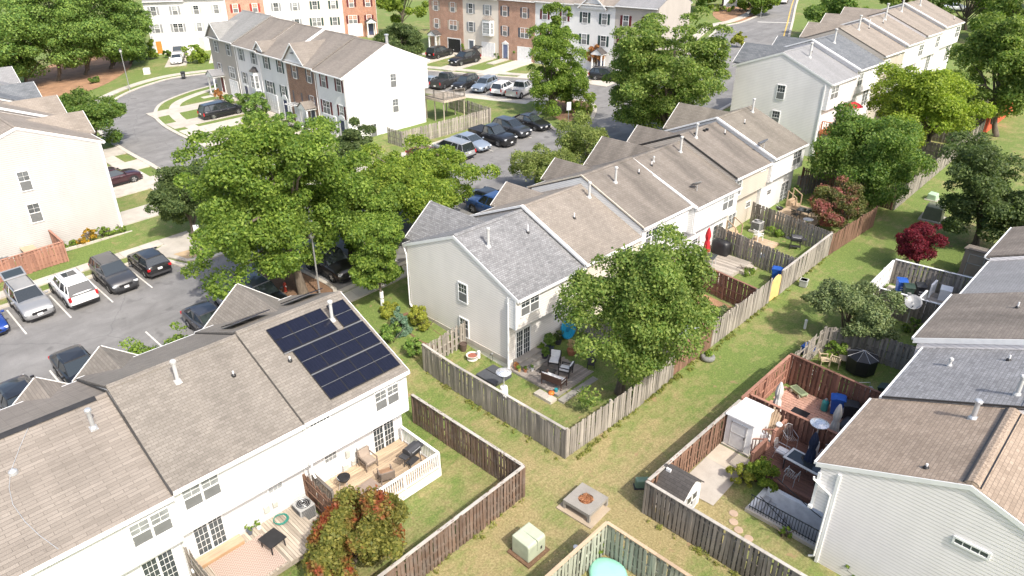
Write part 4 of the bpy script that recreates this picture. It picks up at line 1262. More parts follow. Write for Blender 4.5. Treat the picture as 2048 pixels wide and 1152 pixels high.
fence('white painted fence end by the blue and green bins', [(-11.6, 44.3), (-11.65, 48.6)], 1.7, M_WHITE2, 'board', M_WHITE, 1, .145)
fence('grey board fence behind the white deck under the red maple', [(-11.6, 48.75), (-6.7, 49.2)], 1.75, WD_GREY, 'shadow', M_WHITE, 1, .13)
# yard at the picture foot
fence('greenish board fence corner with new pine cap round the green sandbox', [(-12.1, 8.5), (-11.95, 17.8), (-2.5, 17.85)], 1.72, WD_GRN, 'shadow', WD_LIGHT, -1, .11)
# other yards
fence('weathered picket fence round the small garden behind the tall white gable', [(-62.0, 44.7), (-59.6, 44.7), (-58.7, 56.8), (-67.2, 57.9)], 1.75, WD_GREY2, 'dog', None, -1, .19)
fence('rust red board fence under the cream house gable', [(-58.3, -6), (-58.15, 11.5), (-61.3, 11.5)], 1.6, WD_RED2, 'shadow', WD_RED2, -1, .12)
# arched yellow gate
g = empty('garden_gate', (-16.47, 41.05, G(-16.47, 41.05)), 0, 'yellow arched plywood gate in the alley fence', 'gate')
MB().prism([(0, .05), (1.38, .05), (1.38, 1.35), (1.2, 1.62), (.9, 1.74), (.5, 1.72), (.18, 1.55), (0, 1.3)], -.03, .02, axis='x').build('panel', plain('yellow_plywood', (.72, .52, .20), .8), g)
MB().bx(-.06, -.03, .05, 1.33, .3, .4).bx(-.06, -.03, .05, 1.33, 1.1, 1.2).build('brace', WD_LIGHT, g)
# ================================================================= vehicles
WHEELS = {}
def wheel_mesh(r, w):
    k = (r, w)
    if k not in WHEELS:
        b = MB()
        prof = [(r*.62, -w/2), (r*.93, -w/2), (r, -w/2+.03), (r, w/2-.03), (r*.93, w/2), (r*.62, w/2)]
        V, F = [], []
        n = 20
        for q, y in prof:
            for i in range(n):
                t = 2*math.pi*i/n; V.append((q*math.cos(t), y, q*math.sin(t)))
        for j in range(len(prof)-1):
            for i in range(n): F.append((j*n+i, j*n+(i+1) % n, (j+1)*n+(i+1) % n, (j+1)*n+i))
        b.add(V, F)
        ty = b.mesh('tyre', smooth=False); ty.materials.append(M_TYRE)
        b = MB()
        for sy in (-1, 1):
            for i in range(5):
                t = 2*math.pi*i/5
                b.beam((0, sy*w*.42, 0), (r*.6*math.cos(t), sy*w*.42, r*.6*math.sin(t)), .09, .03, up=(0, 1, 0))
            V = [(r*.66*math.cos(2*math.pi*i/n), sy*w*.38, r*.66*math.sin(2*math.pi*i/n)) for i in range(n)]+[(r*.56*math.cos(2*math.pi*i/n), sy*w*.46, r*.56*math.sin(2*math.pi*i/n)) for i in range(n)]
            b.add(V, [(i, (i+1) % n, (i+1) % n+n, i+n) for i in range(n)])
        rm = b.mesh('rim'); rm.materials.append(M_RIM)
        b = MB()
        V = [(r*.6*math.cos(2*math.pi*i/n), sy*w*.3, r*.6*math.sin(2*math.pi*i/n)) for sy in (-1, 1) for i in range(n)]
        b.add(V, [tuple(range(n)), tuple(range(2*n-1, n-1, -1))])
        hb = b.mesh('hub'); hb.materials.append(M_DKGREY)
        WHEELS[k] = (ty, rm, hb)
    return WHEELS[k]
def interp(tab, x):
    for (a, va), (b, vb) in zip(tab, tab[1:]):
        if x <= b:
            t = 0 if b == a else max(0, (x-a)/(b-a))
            t = t*t*(3-2*t)*.5+t*.5
            return va+(vb-va)*t
    return tab[-1][1]
# kind: length, width, height, wheelbase, wheel radius, belt line (x fraction, z), cabin (rear base, rear top, front top, front base)
CAR = {
 'sedan':   dict(L=4.75, W=1.84, H=1.45, wb=2.75, r=.33, top=[(0, .80), (.03, .98), (.12, 1.02), (.30, .99), (.68, .95), (.86, .86), (.97, .68), (1, .52)], cab=(.10, .27, .54, .73)),
 'hatch':   dict(L=4.3, W=1.80, H=1.5, wb=2.65, r=.34, top=[(0, .72), (.02, .98), (.08, 1.04), (.4, 1.0), (.70, .97), (.88, .88), (.97, .7), (1, .52)], cab=(.025, .14, .53, .73)),
 'suv':     dict(L=4.65, W=1.88, H=1.70, wb=2.72, r=.37, top=[(0, .62), (.015, 1.08), (.06, 1.14), (.4, 1.11), (.68, 1.08), (.87, 1.02), (.965, .86), (1, .58)], cab=(.015, .10, .54, .71)),
 'bigsuv':  dict(L=5.0, W=1.98, H=1.78, wb=3.0, r=.39, top=[(0, .64), (.015, 1.12), (.05, 1.18), (.4, 1.15), (.70, 1.12), (.88, 1.07), (.97, .9), (1, .6)], cab=(.012, .085, .57, .72)),
 'van':     dict(L=5.1, W=1.98, H=1.74, wb=3.03, r=.35, top=[(0, .62), (.015, 1.02), (.05, 1.1), (.4, 1.06), (.78, 1.02), (.90, .93), (.975, .74), (1, .52)], cab=(.012, .075, .60, .82)),
 'pickup':  dict(L=5.7, W=2.02, H=1.90, wb=3.6, r=.41, top=[(0, .72), (.01, 1.18), (.4, 1.18), (.70, 1.16), (.86, 1.13), (.97, 1.02), (1, .68)], cab=(.385, .41, .60, .715)),
}
def car(label, kind, x, y, heading, col, group='parked cars', metal=.35, hatch=False, sunroof=False, rails=False, roofc=None, trimdark=False, sc=1.0, cat='car', name=None, bedcover=False):
    """heading: direction of the nose in degrees from +x"""
    p = CAR[kind]
    L, W, H = p['L'], p['W'], p['H']
    pm = paint('paint_%02x%02x%02x' % tuple(int(255*min(1, c)**.45) for c in col), col, metal)
    z = G(x, y)+.022
    root = empty(name or {'sedan': 'parked_sedan', 'hatch': 'parked_hatchback', 'suv': 'parked_suv', 'bigsuv': 'parked_suv', 'van': 'parked_minivan', 'pickup': 'parked_pickup'}[kind], (x, y, z), R(heading), label, cat, group)
    root.scale = (sc, sc, sc)
    # tilt with the slope of the site
    a = R(heading); e = .5
    gx = (G(x+math.cos(a)*e, y+math.sin(a)*e)-G(x-math.cos(a)*e, y-math.sin(a)*e))/(2*e)
    gy = (G(x-math.sin(a)*e, y+math.cos(a)*e)-G(x+math.sin(a)*e, y-math.cos(a)*e))/(2*e)
    root.rotation_euler = (math.atan(gy), -math.atan(gx), a)
    X = lambda f: (f-.5)*L
    # lower body lofted from tail to nose
    fr = [0, .008, .025, .06, .12, .2, .3, .4, .5, .6, .7, .78, .86, .92, .96, .985, 1.0]
    V, F = [], []
    for f in fr:
        ends = min(f, 1-f)
        rd = 1-max(0, (.06-ends)/.06)**2*(.16 if f < .5 else .22)
        hw = W/2*rd*(.965+.035*math.sin(math.pi*min(1, max(0, f))))
        zt = interp(p['top'], f)
        if kind == 'pickup' and f < .385 and f > .01: zt = .80
        zl = .24 if .03 < f < .97 else .33
        zm = zl+(zt-zl)*.5
        ring = [(0, zl), (hw*.86, zl), (hw*.97, zl+.09), (hw, zm), (hw*.985, zt-.12), (hw*.93, zt-.03), (hw*.80, zt+.005), (hw*.4, zt+.03), (0, zt+.035)]
        ring = ring+[(-q[0], q[1]) for q in reversed(ring[1:-1])]
        V += [(X(f), q[0], q[1]) for q in ring]
    m = len(ring)
    for i in range(len(fr)-1):
        for k in range(m): F.append((i*m+k, i*m+(k+1) % m, (i+1)*m+(k+1) % m, (i+1)*m+k))
    F += [tuple(range(m)), tuple((len(fr)-1)*m+k for k in reversed(range(m)))]
    body = MB().add(V, F).build('body', pm, root, smooth=True)
    es = body.modifiers.new('edge', 'EDGE_SPLIT'); es.split_angle = R(50)
    if kind == 'pickup':
        b = MB(); zf, zt = .82, 1.2
        x0, x1 = X(.012), X(.385)
        for sg in (-1, 1): b.bx(x0, x1, sg*(W/2-.1), sg*(W/2-.02), .6, zt)
        b.bx(x0-.0, x0+.07, -W/2+.06, W/2-.06, .6, zt); b.bx(x1-.06, x1, -W/2+.06, W/2-.06, .7, zt)
        bevel(b.build('bed_side', pm, root), .03)
        b = MB(); b.bx(x0+.07, x1-.06, -W/2+.1, W/2-.1, zf+.0, zf+.035 if not bedcover else zt-.02)
        b.build('bed_liner', M_BLACK, root)
    # cabin: dark glass house, painted roof and pillars
    cb = p['cab']
    zb = [interp(p['top'], cb[0])-.02, interp(p['top'], cb[3])-.02]
    if kind == 'pickup': zb[0] = 1.14
    hb, ht = W/2*.90, W/2*.71
    base = [(X(cb[0]), hb*.95, zb[0]), (X((cb[0]+cb[3])/2), hb*1.02, (zb[0]+zb[1])/2+.02), (X(cb[3]), hb*.90, zb[1])]
    topz = H-.05
    tp = [(X(cb[1]), ht*.94, topz-.03), (X((cb[1]+cb[2])/2), ht, topz), (X(cb[2]), ht*.96, topz-.03)]
    V = base+[(q[0], -q[1], q[2]) for q in reversed(base)]+tp+[(q[0], -q[1], q[2]) for q in reversed(tp)]
    F = [(i, (i+1) % 6, (i+1) % 6+6, i+6) for i in range(6)]+[tuple(range(6, 12))]
    MB().add(V, F).build('window_glass', M_CARGLASS, root)
    b = MB()
    rf = [(q[0], q[1]*1.03, q[2]) for q in tp]
    n1 = rf+[(q[0], -q[1], q[2]) for q in reversed(rf)]
    n2 = [(q[0]*.97+X(.36)*.03, q[1]*.86, q[2]+.055) for q in n1]
    b.add([(q[0], q[1], q[2]-.03) for q in n1]+n1+n2, [(i, (i+1) % 6, (i+1) % 6+6, i+6) for i in range(6)]+[(i+6, (i+1) % 6+6, (i+1) % 6+12, i+12) for i in range(6)]+[tuple(range(12, 18))])
    roof = b.build('roof', paint('roof_paint', roofc, metal) if roofc else pm, root)
    def on_side(fx_b, fx_t, sg):
        t = lambda tab, f: tab[0] if f <= 0 else tab[-1]
        def pt(tab, f):
            f = min(max(f, 0), 1)*2
            i = min(int(f), 1); u = f-i
            return Vector(tab[i]).lerp(Vector(tab[i+1]), u)
        A, B = pt(base, fx_b), pt(tp, fx_t)
        A.y *= sg; B.y *= sg
        o = Vector((0, sg*.012, 0))
        return A+o, B+o
    pil = [(0, 0, .10), (1, 1, .07), (.50, .46, .06)]
    if kind in ('suv', 'bigsuv', 'van'): pil.append((.22, .18, .09))
    elif kind in ('sedan',): pil[0] = (.05, .02, .2)
    for fb, ft, w in pil:
        b = MB()
        for sg in (-1, 1):
            A, B = on_side(fb, ft, sg)
            b.beam(A, B, w, .03, up=(0, 1, 0))
        b.build('pillar', pm, root)
    # wheels in dark arches
    for f in (-p['wb']/2-.02*L*0, p['wb']/2):
        xo = f+(-.02*L if kind != 'pickup' else -.04*L)+.03*L
        for sg in (-1, 1):
            b = MB(); n = 14
            V = []
            rr = p['r']*1.17
            for i in range(n+1):
                t = math.pi*i/n
                V += [(rr*math.cos(t), sg*.004, rr*math.sin(t)+.0), (rr*math.cos(t), -sg*.3, rr*math.sin(t))]
            V.append((0, sg*.004, 0))
            F = [(2*i, 2*i+2, len(V)-1) for i in range(n)]
            b.add(V, F)
            b.build('wheel_arch', M_BLACK, root, loc=(xo, sg*(W/2-.012), p['r']-.02), fix=False)
            ty, rm, hub = wheel_mesh(p['r'], .22)
            wh = put('wheel', hub, root, (xo, sg*(W/2-.085), p['r']))
            put('tyre', ty, wh); put('rim', rm, wh)
    # lamps, grille, bumpers, plates, mirrors, handles
    zf = interp(p['top'], .97)
    for sg in (-1, 1):
        hl = MB().box((0, 0, 0), (.16, .36, .13)).build('headlight', M_LAMP, root, loc=(X(.973), sg*(W/2-.27), zf-.13), rz=-sg*.35)
        bevel(hl, .03)
        tz = interp(p['top'], .02)-.12
        tall = .34 if kind in ('suv', 'bigsuv', 'van', 'pickup') else .16
        MB().box((0, 0, 0), (.12, .22 if tall < .3 else .15, tall)).build('tail_light', M_RED, root, loc=(X(.012), sg*(W/2-.16), tz-tall/3), rz=sg*.3)
        mr = MB().box((0, 0, 0), (.12, .2, .13)).build('wing_mirror', pm, root, loc=(X(cb[3]-.035), sg*(W/2*.9+.16), zb[1]+.12))
        bevel(mr, .03)
        b = MB()
        for q in (.40, .58): b.box((X(q), sg*(W/2+.004), interp(p['top'], q)-.16), (.18, .02, .03))
        b.build('door_handle', M_RIM if not trimdark else M_BLACK, root)
        b = MB()
        for q in (.36, .53, .70): b.box((X(q), sg*(W/2+.002), .62), (.012, .012, .6))
        b.box((X(.5), sg*(W/2-.004), .30), (p['wb']*.72, .03, .1))
        b.build('door_gap', M_BLACK, root)
    b = MB(); b.box((X(.994), 0, zf-.2), (.06, W*.46, .16)); b.box((X(.992), 0, .42), (.06, W*.62, .16))
    b.build('grille', M_BLACK, root)
    b = MB(); b.box((X(.004), 0, .40), (.08, W*.86, .16)); b.box((X(.996), 0, .27), (.08, W*.7, .07))
    b.build('bumper_trim', M_BLACK if col != (.02, .02, .022) else M_DKGREY, root)
    MB().box((X(1.0)+.012, 0, .52), (.02, .32, .15)).build('number_plate', M_WHITE2, root)
    MB().box((X(0)-.03, 0, .62 if kind == 'pickup' else .78), (.03, .32, .15)).build('number_plate', M_WHITE2, root)
    if rails:
        for sg in (-1, 1):
            MB().tube([(X(cb[1]+.04), sg*ht*.9, H-.02), (X(cb[1]+.06), sg*ht*.9, H+.05), (X(cb[2]-.04), sg*ht*.9, H+.05), (X(cb[2]-.01), sg*ht*.9, H-.02)], .02, 5).build('roof_rail', M_BLACK if not trimdark else M_RIM, root)
    if sunroof:
        MB().bx(X(.36), X(.52), -.42, .42, H+.004, H+.014).build('sunroof', M_CARGLASS, root)
    if hatch:
        b = MB()
        x0 = X(cb[1]); z0 = H-.02
        b.beam((x0, 0, z0), (x0-.85, 0, z0+.35), W*.74, .06); b.beam((x0-.85, 0, z0+.35), (x0-1.05, 0, z0+.15), W*.7, .07)
        bevel(b.build('open_tailgate', pm, root), .03)
        b = MB(); b.beam((x0-.12, 0, z0+.085), (x0-.72, 0, z0+.333), W*.62, .012)
        b.build('tailgate_glass', M_CARGLASS, root)
        for sg in (-1, 1):
            MB().tube([(X(.04), sg*W*.34, 1.15), (x0-.55, sg*W*.34, z0+.2)], .015, 5).build('gas_strut', M_BLACK, root)
    return root
BLACK, DKGREY = (.02, .02, .022), (.05, .052, .058)
P0 = 'cars in the left parking bays'
car('silver compact suv with its tailgate open', 'suv', -52.2, 7.45, 0, (.30, .305, .315), P0, hatch=True, rails=True)
car('white suv with glass sunroof in left parking bay', 'bigsuv', -51.9, 10.05, 180, (.80, .80, .80), P0, 0.0, sunroof=True, rails=True, trimdark=True)
car('dark grey crossover parked nose out beside white suv', 'suv', -51.7, 12.7, 0, (.06, .062, .068), P0, rails=True)
car('black hatchback parked nose to lawn beside corner ramp', 'hatch', -52.0, 15.25, 180, BLACK, P0)
car('bright blue car cut by the picture edge', 'sedan', -52.0, 4.75, 0, (.015, .06, .30), P0)
car('dark maroon suv on the drive of the cream house', 'suv', -72.6, 20.2, 90, (.05, .015, .022), 'cars on drives')
car('black minivan on the drive before the taupe house', 'van', *along(A6, 177, 22.0, 4.9), 88, (.016, .017, .022), 'cars on drives', sc=1.05)
car('white sedan on the drive before the orange door house', 'sedan', *along(A8, 62, 4.7, -9.2), -28, (.80, .80, .80), 'cars on drives', 0.0)
car('silver pickup in front of the garage of the orange door house', 'pickup', *along(A8, 62, 4.6, -3.9), -28, (.45, .44, .43), 'cars on drives')
car('black suv reversing into the open garage of the brick house', 'bigsuv', *along(A7, 7, 5.4, -3.6), 97, BLACK, 'cars on drives')
car('black crossover with raised tailgate before the cream bay house', 'suv', *along(A7, 7, 12.4, -5.6), -92, BLACK, 'cars on drives', hatch=True, sc=1.12)
P1 = 'cars parked along the street before the far brick terrace'
for lb, kd, s, cl, hd, kw in (('pale blue grey sedan mostly hidden by the white gable', 'sedan', (866, 172), (.30, .34, .38), 105, {}),
    ('dark grey pickup in street row beside the white gable', 'pickup', (893, 172), (.06, .062, .065), 105, {}),
    ('black boxy suv between the dark pickup and the blue grey suv', 'suv', (931, 176), (.025, .025, .025), 285, {}),
    ('blue grey suv in the street row', 'suv', (970, 180), (.24, .29, .36), 285, {}),
    ('white suv in the street row showing its tail', 'suv', (1009, 186), (.78, .78, .78), 105, dict(metal=0.0)),
    ('white and black pickup at the end of the street row', 'pickup', (1043, 190), (.55, .55, .55), 105, {})):
    car(lb, kd, *gp(*s), hd, cl, P1, sc=.98, **kw)
P2 = 'cars in the middle parking bays'
for lb, kd, x, y, cl, hd, kw in (('black sedan nearest the corner island', 'sedan', -54.0, 58.6, BLACK, 0, {}),
    ('dark slate sedan between the black sedan and the pickup', 'suv', -53.9, 55.4, (.05, .055, .065), 0, {}),
    ('black crew cab pickup in the middle bays', 'pickup', -53.6, 52.2, BLACK, 0, dict(bedcover=True)),
    ('silver blue sedan beside the black pickup', 'sedan', -54.0, 49.3, (.28, .33, .40), 0, {}),
    ('silver minivan parked nose to the pavement', 'van', -53.7, 46.6, (.34, .35, .36), 180, {}),
    ('dull red car under the maple edge', 'sedan', -54.2, 43.6, (.16, .035, .035), 0, {})):
    car(lb, kd, x, y, hd, cl, P2, **kw)
P3 = 'cars parked at the house fronts'
for lb, kd, x, y, cl, hd, kw in (('black sedan between the two small street gables', 'sedan', -41.0, 7.0, (.016, .016, .018), 0, {}),
    ('black sedan cut off by the wide plank gable roof', 'sedan', -40.6, 3.9, BLACK, 180, {}),
    ('dark coupe by the weeping shrub', 'sedan', -40.2, 14.4, (.05, .05, .06), 0, {}),
    ('silver grey car behind the solar house gable', 'sedan', -40.9, 16.7, (.35, .36, .37), 180, {}),
    ('black suv beside the mulch island', 'suv', -40.6, 18.2, BLACK, 0, {}),
    ('black suv in deep shade under the maple by the lamp post', 'bigsuv', -41.3, 23.9, (.014, .014, .015), 0, {}),
    ('bright blue pickup glimpsed between tree and tan roof', 'pickup', -39.4, 38.6, (.03, .08, .22), 180, {}),
    ('black sedan glimpsed above the tan roof', 'sedan', -41.8, 39.6, BLACK, 180, {}),
    ('dark suv under the large tree by the far terrace', 'suv', -61.0, 81.5, (.02, .022, .025), 20, {})):
    car(lb, kd, x, y, hd, cl, P3, **kw)
car('white car driving on the far road at the top', 'sedan', *gp(1566, 6), 112, (.80, .80, .80), 'cars on drives', 0.0)
car('pale car half hidden in the far trees', 'sedan', *gp(1912, 22), 20, (.6, .62, .65), 'cars on drives', 0.0)
# ================================================================= trees and shrubs
npr = np.random.default_rng(5)
def leaves_mesh(C, Rc, flat, n, size, up=.35, seed=0, aspect=1.5, centre=None, shell=.55):
    """n leaf-sized faces spread over clumps with centres C and radii Rc"""
    g = np.random.default_rng(seed)
    w = Rc**2; w = w/w.sum()
    k = g.choice(len(C), n, p=w)
    d = g.normal(size=(n, 3)); d /= np.linalg.norm(d, axis=1)[:, None]
    out = C[k]-(centre if centre is not None else C.mean(0))
    out /= np.linalg.norm(out, axis=1)[:, None]+1e-6
    d = d+out*.45+np.array([0, 0, .25]); d /= np.linalg.norm(d, axis=1)[:, None]
    rr = Rc[k]*(shell+(1-shell)*g.random(n)**.5)*(1+.22*g.normal(size=n)*.6)
    p = C[k]+d*rr[:, None]*np.array([1, 1, flat])
    nr = d*(1-up)+np.array([0, 0, up])+g.normal(size=(n, 3))*.55
    nr /= np.linalg.norm(nr, axis=1)[:, None]
    t = np.cross(nr, g.normal(size=(n, 3))); t /= np.linalg.norm(t, axis=1)[:, None]+1e-9
    b = np.cross(nr, t)
    s = size*(.6+.8*g.random(n))
    t *= (s*aspect/2)[:, None]; b *= (s/2)[:, None]
    V = np.stack([p-t, p+b*.9-t*.1, p+t, p-b*.9-t*.1], 1).reshape(-1, 3)
    me = bpy.data.meshes.new('crown')
    me.vertices.add(4*n); me.vertices.foreach_set('co', V.astype(np.float32).ravel())
    me.loops.add(4*n); me.loops.foreach_set('vertex_index', np.arange(4*n, dtype=np.int32))
    me.polygons.add(n); me.polygons.foreach_set('loop_start', np.arange(0, 4*n, 4, dtype=np.int32))
    me.update(calc_edges=True)
    return me
def clumps(kind, rx, ry, rz, nc, seed, cr=.23, full=1.0):
    g = np.random.default_rng(seed)
    lob = g.normal(size=(10, 3)); lob /= np.linalg.norm(lob, axis=1)[:, None]
    amp = g.uniform(-.38, .34, 10)
    d = g.normal(size=(nc, 3)); d /= np.linalg.norm(d, axis=1)[:, None]
    if kind == 'cone':
        h = g.random(nc)**1.35
        a = g.random(nc)*2*np.pi
        rad = (1-h)**.8*(.55+.45*g.random(nc)**.4)
        P = np.stack([np.cos(a)*rad*rx, np.sin(a)*rad*ry, (h*2-1)*rz], 1)
        R_ = cr*min(rx, ry)*(.55+.75*(1-h))
    elif kind == 'box':
        P = g.uniform(-1, 1, (nc, 3)); i = g.integers(0, 3, nc); P[np.arange(nc), i] = np.sign(P[np.arange(nc), i])
        P = P*np.array([rx, ry, rz])*.86
        R_ = np.full(nc, cr*min(rx, ry, rz))*g.uniform(.8, 1.2, nc)
    else:
        sc = 1+(np.maximum(d@lob.T, 0)**3)@amp
        u = g.random(nc)**.42
        if kind == 'round' and nc > 50:
            # a crown of separate leafy masses with gaps between them
            nl = int(min(30, max(12, nc//6)))
            ld = g.normal(size=(nl, 3)); ld[:, 2] = ld[:, 2]*.9+.12; ld /= np.linalg.norm(ld, axis=1)[:, None]
            lc = ld*g.uniform(.3, .76, nl)[:, None]
            lr = g.uniform(.24, .46, nl)*full
            k = g.choice(nl, nc, p=lr**2/(lr**2).sum())
            P = (lc[k]+d*(g.random(nc)**.5*lr[k])[:, None])*np.array([rx, ry, rz])*.98
            return P, cr*.92*(rx+ry+rz)/3*g.uniform(.45, 1.25, nc)
        if kind == 'spread': d[:, 2] = np.abs(d[:, 2])*1.0-.32
        P = d*(u*sc*.84)[:, None]*np.array([rx, ry, rz])
        R_ = cr*(rx+ry+rz)/3*g.uniform(.45, 1.3, nc)
    return P, R_
def tree(label, x, y, zc, rx, rz, n, size, mat, kind='round', ry=None, nc=None, seed=1, cat='tree', name='tree', group='trees', trunk=.2, flat=.75, cr=.23, up=.35, bark_m=None, lean=(0, 0), stems=1, aspect=1.5, shell=.55, zg=None, part='crown', full=1.0):
    ry = ry or rx
    z0 = G(x, y) if zg is None else zg
    root = empty(name, (x, y, z0), 0, label, cat, group)
    nc = nc or max(24, int(n/260))
    P, Rc = clumps(kind, rx, ry, rz, nc, seed, cr, full)
    C = P+np.array([lean[0], lean[1], zc-z0])
    lo = .25 if zc-z0 > 1.2 else -9
    keep = C[:, 2]-Rc*.6 > lo if kind != 'box' else np.ones(len(C), bool)
    C, Rc = C[keep], Rc[keep]
    n, size = (int(n*1.6), size*.66) if trunk > .06 else (n, size)
    me = leaves_mesh(C, Rc, flat, n, size, up, seed+7, aspect, np.array([lean[0], lean[1], zc-z0-rz*.3]), shell)
    me.name = part
    me.materials.append(mat)
    put(part, me, root)
    if trunk:
        bm_ = bark_m or bark()
        top = np.array([lean[0]*.8, lean[1]*.8, zc-z0+rz*.15])
        hs = max(.5, zc-z0-rz*.75)
        r = random.Random(seed)
        b = MB()
        base_pts = []
        for s in range(stems):
            ox, oy = (r.uniform(-.25, .25), r.uniform(-.25, .25)) if stems > 1 else (0, 0)
            b.tube([(ox*.4, oy*.4, -.1), (ox*.5, oy*.5, .25), (lean[0]*.15+ox, lean[1]*.15+oy, hs*.6), (lean[0]*.4+ox*2, lean[1]*.4+oy*2, hs+rz*.3), (top[0]+ox*3, top[1]+oy*3, top[2]+rz*.3)], [trunk*1.45, trunk*1.05, trunk*.85, trunk*.6, trunk*.15], 9)
        b.build('trunk', bm_, root, smooth=True)
        b = MB()
        idx = np.argsort(-Rc)[:min(22, len(C))]
        for i in idx:
            c = C[i]
            z1 = min(hs+r.uniform(-.1, .5)*rz*.8, c[2]-.1)
            z1 = max(z1, .4)
            st = Vector((lean[0]*.3, lean[1]*.3, z1))
            e = Vector(c)
            mid = st.lerp(e, .5)+Vector((r.uniform(-.2, .2), r.uniform(-.2, .2), .18*(e-st).length))
            b.tube([st, mid, e], [trunk*.42, trunk*.26, trunk*.06], 6, cap=False)
        b.build('branches', bm_, root, smooth=True)
    return root
def tree_px(label, base, box, n, size, mat, **kw):
    """tree standing at a surveyed foot with a crown filling a surveyed outline"""
    p = on_ground(*base)
    cx, cyy = (box[0]+box[2])/2, (box[1]+box[3])/2
    dep = (p-Vector((0, 0, CAMZ))).dot(FWD)
    s = FOC/dep
    d = FWD+RGT*((cx-1024)/FOC)-UPV*((cyy-576)/FOC)
    hn = Vector((FWD.x, FWD.y, 0)).normalized()
    t = (p.x*hn.x+p.y*hn.y)/(d.x*hn.x+d.y*hn.y)
    q = Vector((0, 0, CAMZ))+d*t
    rx = (box[2]-box[0])/2/s*kw.pop('fx', 1.0)
    hv = (box[3]-box[1])/2/s
    v = hv**2-(.47*rx)**2
    rz = math.sqrt(v)/.88 if v > (.3*hv)**2 else hv*.45
    rz *= kw.pop('fz', 1.0)
    return tree(label, p.x, p.y, q.z, rx, rz, n, size, mat, lean=(q.x-p.x, q.y-p.y), **kw)
L_MAPLE = leafmat('maple_leaves', (.036, .07, .013), (.17, .225, .042))
L_LIME = leafmat('lime_leaves', (.048, .085, .013), (.205, .25, .042))
L_DARK = leafmat('dark_leaves', (.024, .042, .016), (.105, .135, .05))
L_MID = leafmat('mid_green_leaves', (.03, .065, .015), (.14, .19, .045))
L_OAK = leafmat('oak_leaves', (.04, .075, .016), (.18, .22, .06))
L_YEL = leafmat('yellow_green_leaves', (.06, .095, .012), (.22, .265, .04))
L_SOFT = leafmat('soft_olive_leaves', (.055, .08, .022), (.20, .225, .075))
L_CON = leafmat('conifer_sprays', (.03, .064, .014), (.135, .19, .04), tr=.25)
L_RED = leafmat('red_maple_leaves', (.045, .006, .012), (.15, .018, .03))
L_TURN = leafmat('turning_leaves', (.05, .06, .014), (.19, .175, .045), (.34, .07, .04))
L_PINK = leafmat('flowering_leaves', (.035, .05, .018), (.14, .14, .05), (.38, .13, .13))
L_BLUE = leafmat('blue_spruce_sprays', (.025, .055, .035), (.10, .15, .105), tr=.15)
L_GOLD = leafmat('gold_shrub_leaves', (.08, .10, .018), (.26, .26, .05))
L_BOXW = leafmat('boxwood_leaves', (.025, .06, .012), (.12, .17, .035), tr=.15)
L_GRAS = leafmat('weed_leaves', (.045, .085, .015), (.19, .25, .05))
L_RUSTY = leafmat('rusty_leaves', (.12, .055, .02), (.34, .18, .08))
L_JUN = leafmat('juniper_sprays', (.035, .055, .022), (.13, .155, .065), tr=.25)

tree_px('broad green maple in the mulch island beside the lamp post', (607, 590), (372, 238, 715, 572), 66000, .2, L_MAPLE, full=1.3, seed=3, trunk=.34, flat=.7, nc=190, cr=.2)
tree_px('green maple joining the broad maple behind the lamp post', (700, 520), (600, 330, 800, 540), 24000, .2, L_MAPLE, full=1.3, seed=8, trunk=.2)
tree_px('lime green tree beside the middle parking bays', (835, 455), (655, 272, 982, 462), 48000, .2, L_LIME, full=1.3, seed=4, trunk=.22, flat=.7, nc=150, cr=.19, fz=1.1)
tree_px('young lime green tree with white trunk guard by the path', (765, 610), (685, 425, 815, 595), 15000, .18, L_MAPLE, seed=6, trunk=.1)
tree_px('dark leafed tree at the street corner left of the maple', (388, 470), (290, 300, 452, 480), 20000, .19, L_DARK, seed=9, trunk=.2)
tree_px('dark green tree on the street edge before the cream terrace', (192, 298), (105, 180, 262, 300), 17000, .22, L_MID, seed=12, trunk=.2)
tree_px('small dark tree against the tall white gable', (712, 322), (663, 238, 752, 325), 8000, .2, L_DARK, seed=13, trunk=.12)
tree_px('dark pine like tree behind the tall white gable', (800, 126), (742, 32, 868, 128), 11000, .32, L_DARK, seed=15, trunk=.2)
tree_px('bright lime tree at the top between the two far terraces', (805, 70), (750, -60, 862, 50), 9000, .4, L_LIME, seed=16, trunk=.2)
tree_px('upright green tree on the mulched corner island', (1097, 228), (1045, 62, 1184, 232), 25000, .21, L_MAPLE, full=1.35, seed=17, trunk=.22)
tree_px('slender green tree top rising behind the corner island tree', (1120, 190), (1078, 0, 1150, 120), 8000, .24, L_MAPLE, seed=18, trunk=.15)
tree_px('very large spreading tree between the road and the middle terrace', (1335, 292), (1205, -10, 1482, 285), 52000, .25, L_OAK, seed=20, trunk=.4, flat=.55, nc=210, cr=.17, up=.5)
tree_px('feathery young tree above the tan roof', (1080, 376), (1012, 278, 1160, 380), 12000, .17, L_SOFT, seed=22, trunk=.08, flat=1.0)
tree_px('feathery young tree before the brown roofs', (1180, 348), (1100, 240, 1245, 352), 12500, .17, L_SOFT, seed=23, trunk=.08, flat=1.0)
tree_px('large tree in the patio yard of the pale grey house', (1240, 785), (1120, 432, 1412, 792), 50000, .16, L_OAK, full=1.1, seed=25, trunk=.26, flat=.8, nc=200, cr=.19)
tree_px('dark rounded tree before the upper right terrace', (1705, 408), (1612, 205, 1838, 415), 36000, .2, L_MID, seed=27, trunk=.2)
tree_px('bright yellow green tree behind the dark rounded tree', (1860, 312), (1726, 122, 1968, 322), 34000, .23, L_YEL, seed=29, trunk=.24, flat=.65)
tree_px('tall green tree at the right picture edge', (1990, 272), (1888, 20, 2075, 260), 30000, .26, L_OAK, seed=31, trunk=.3)
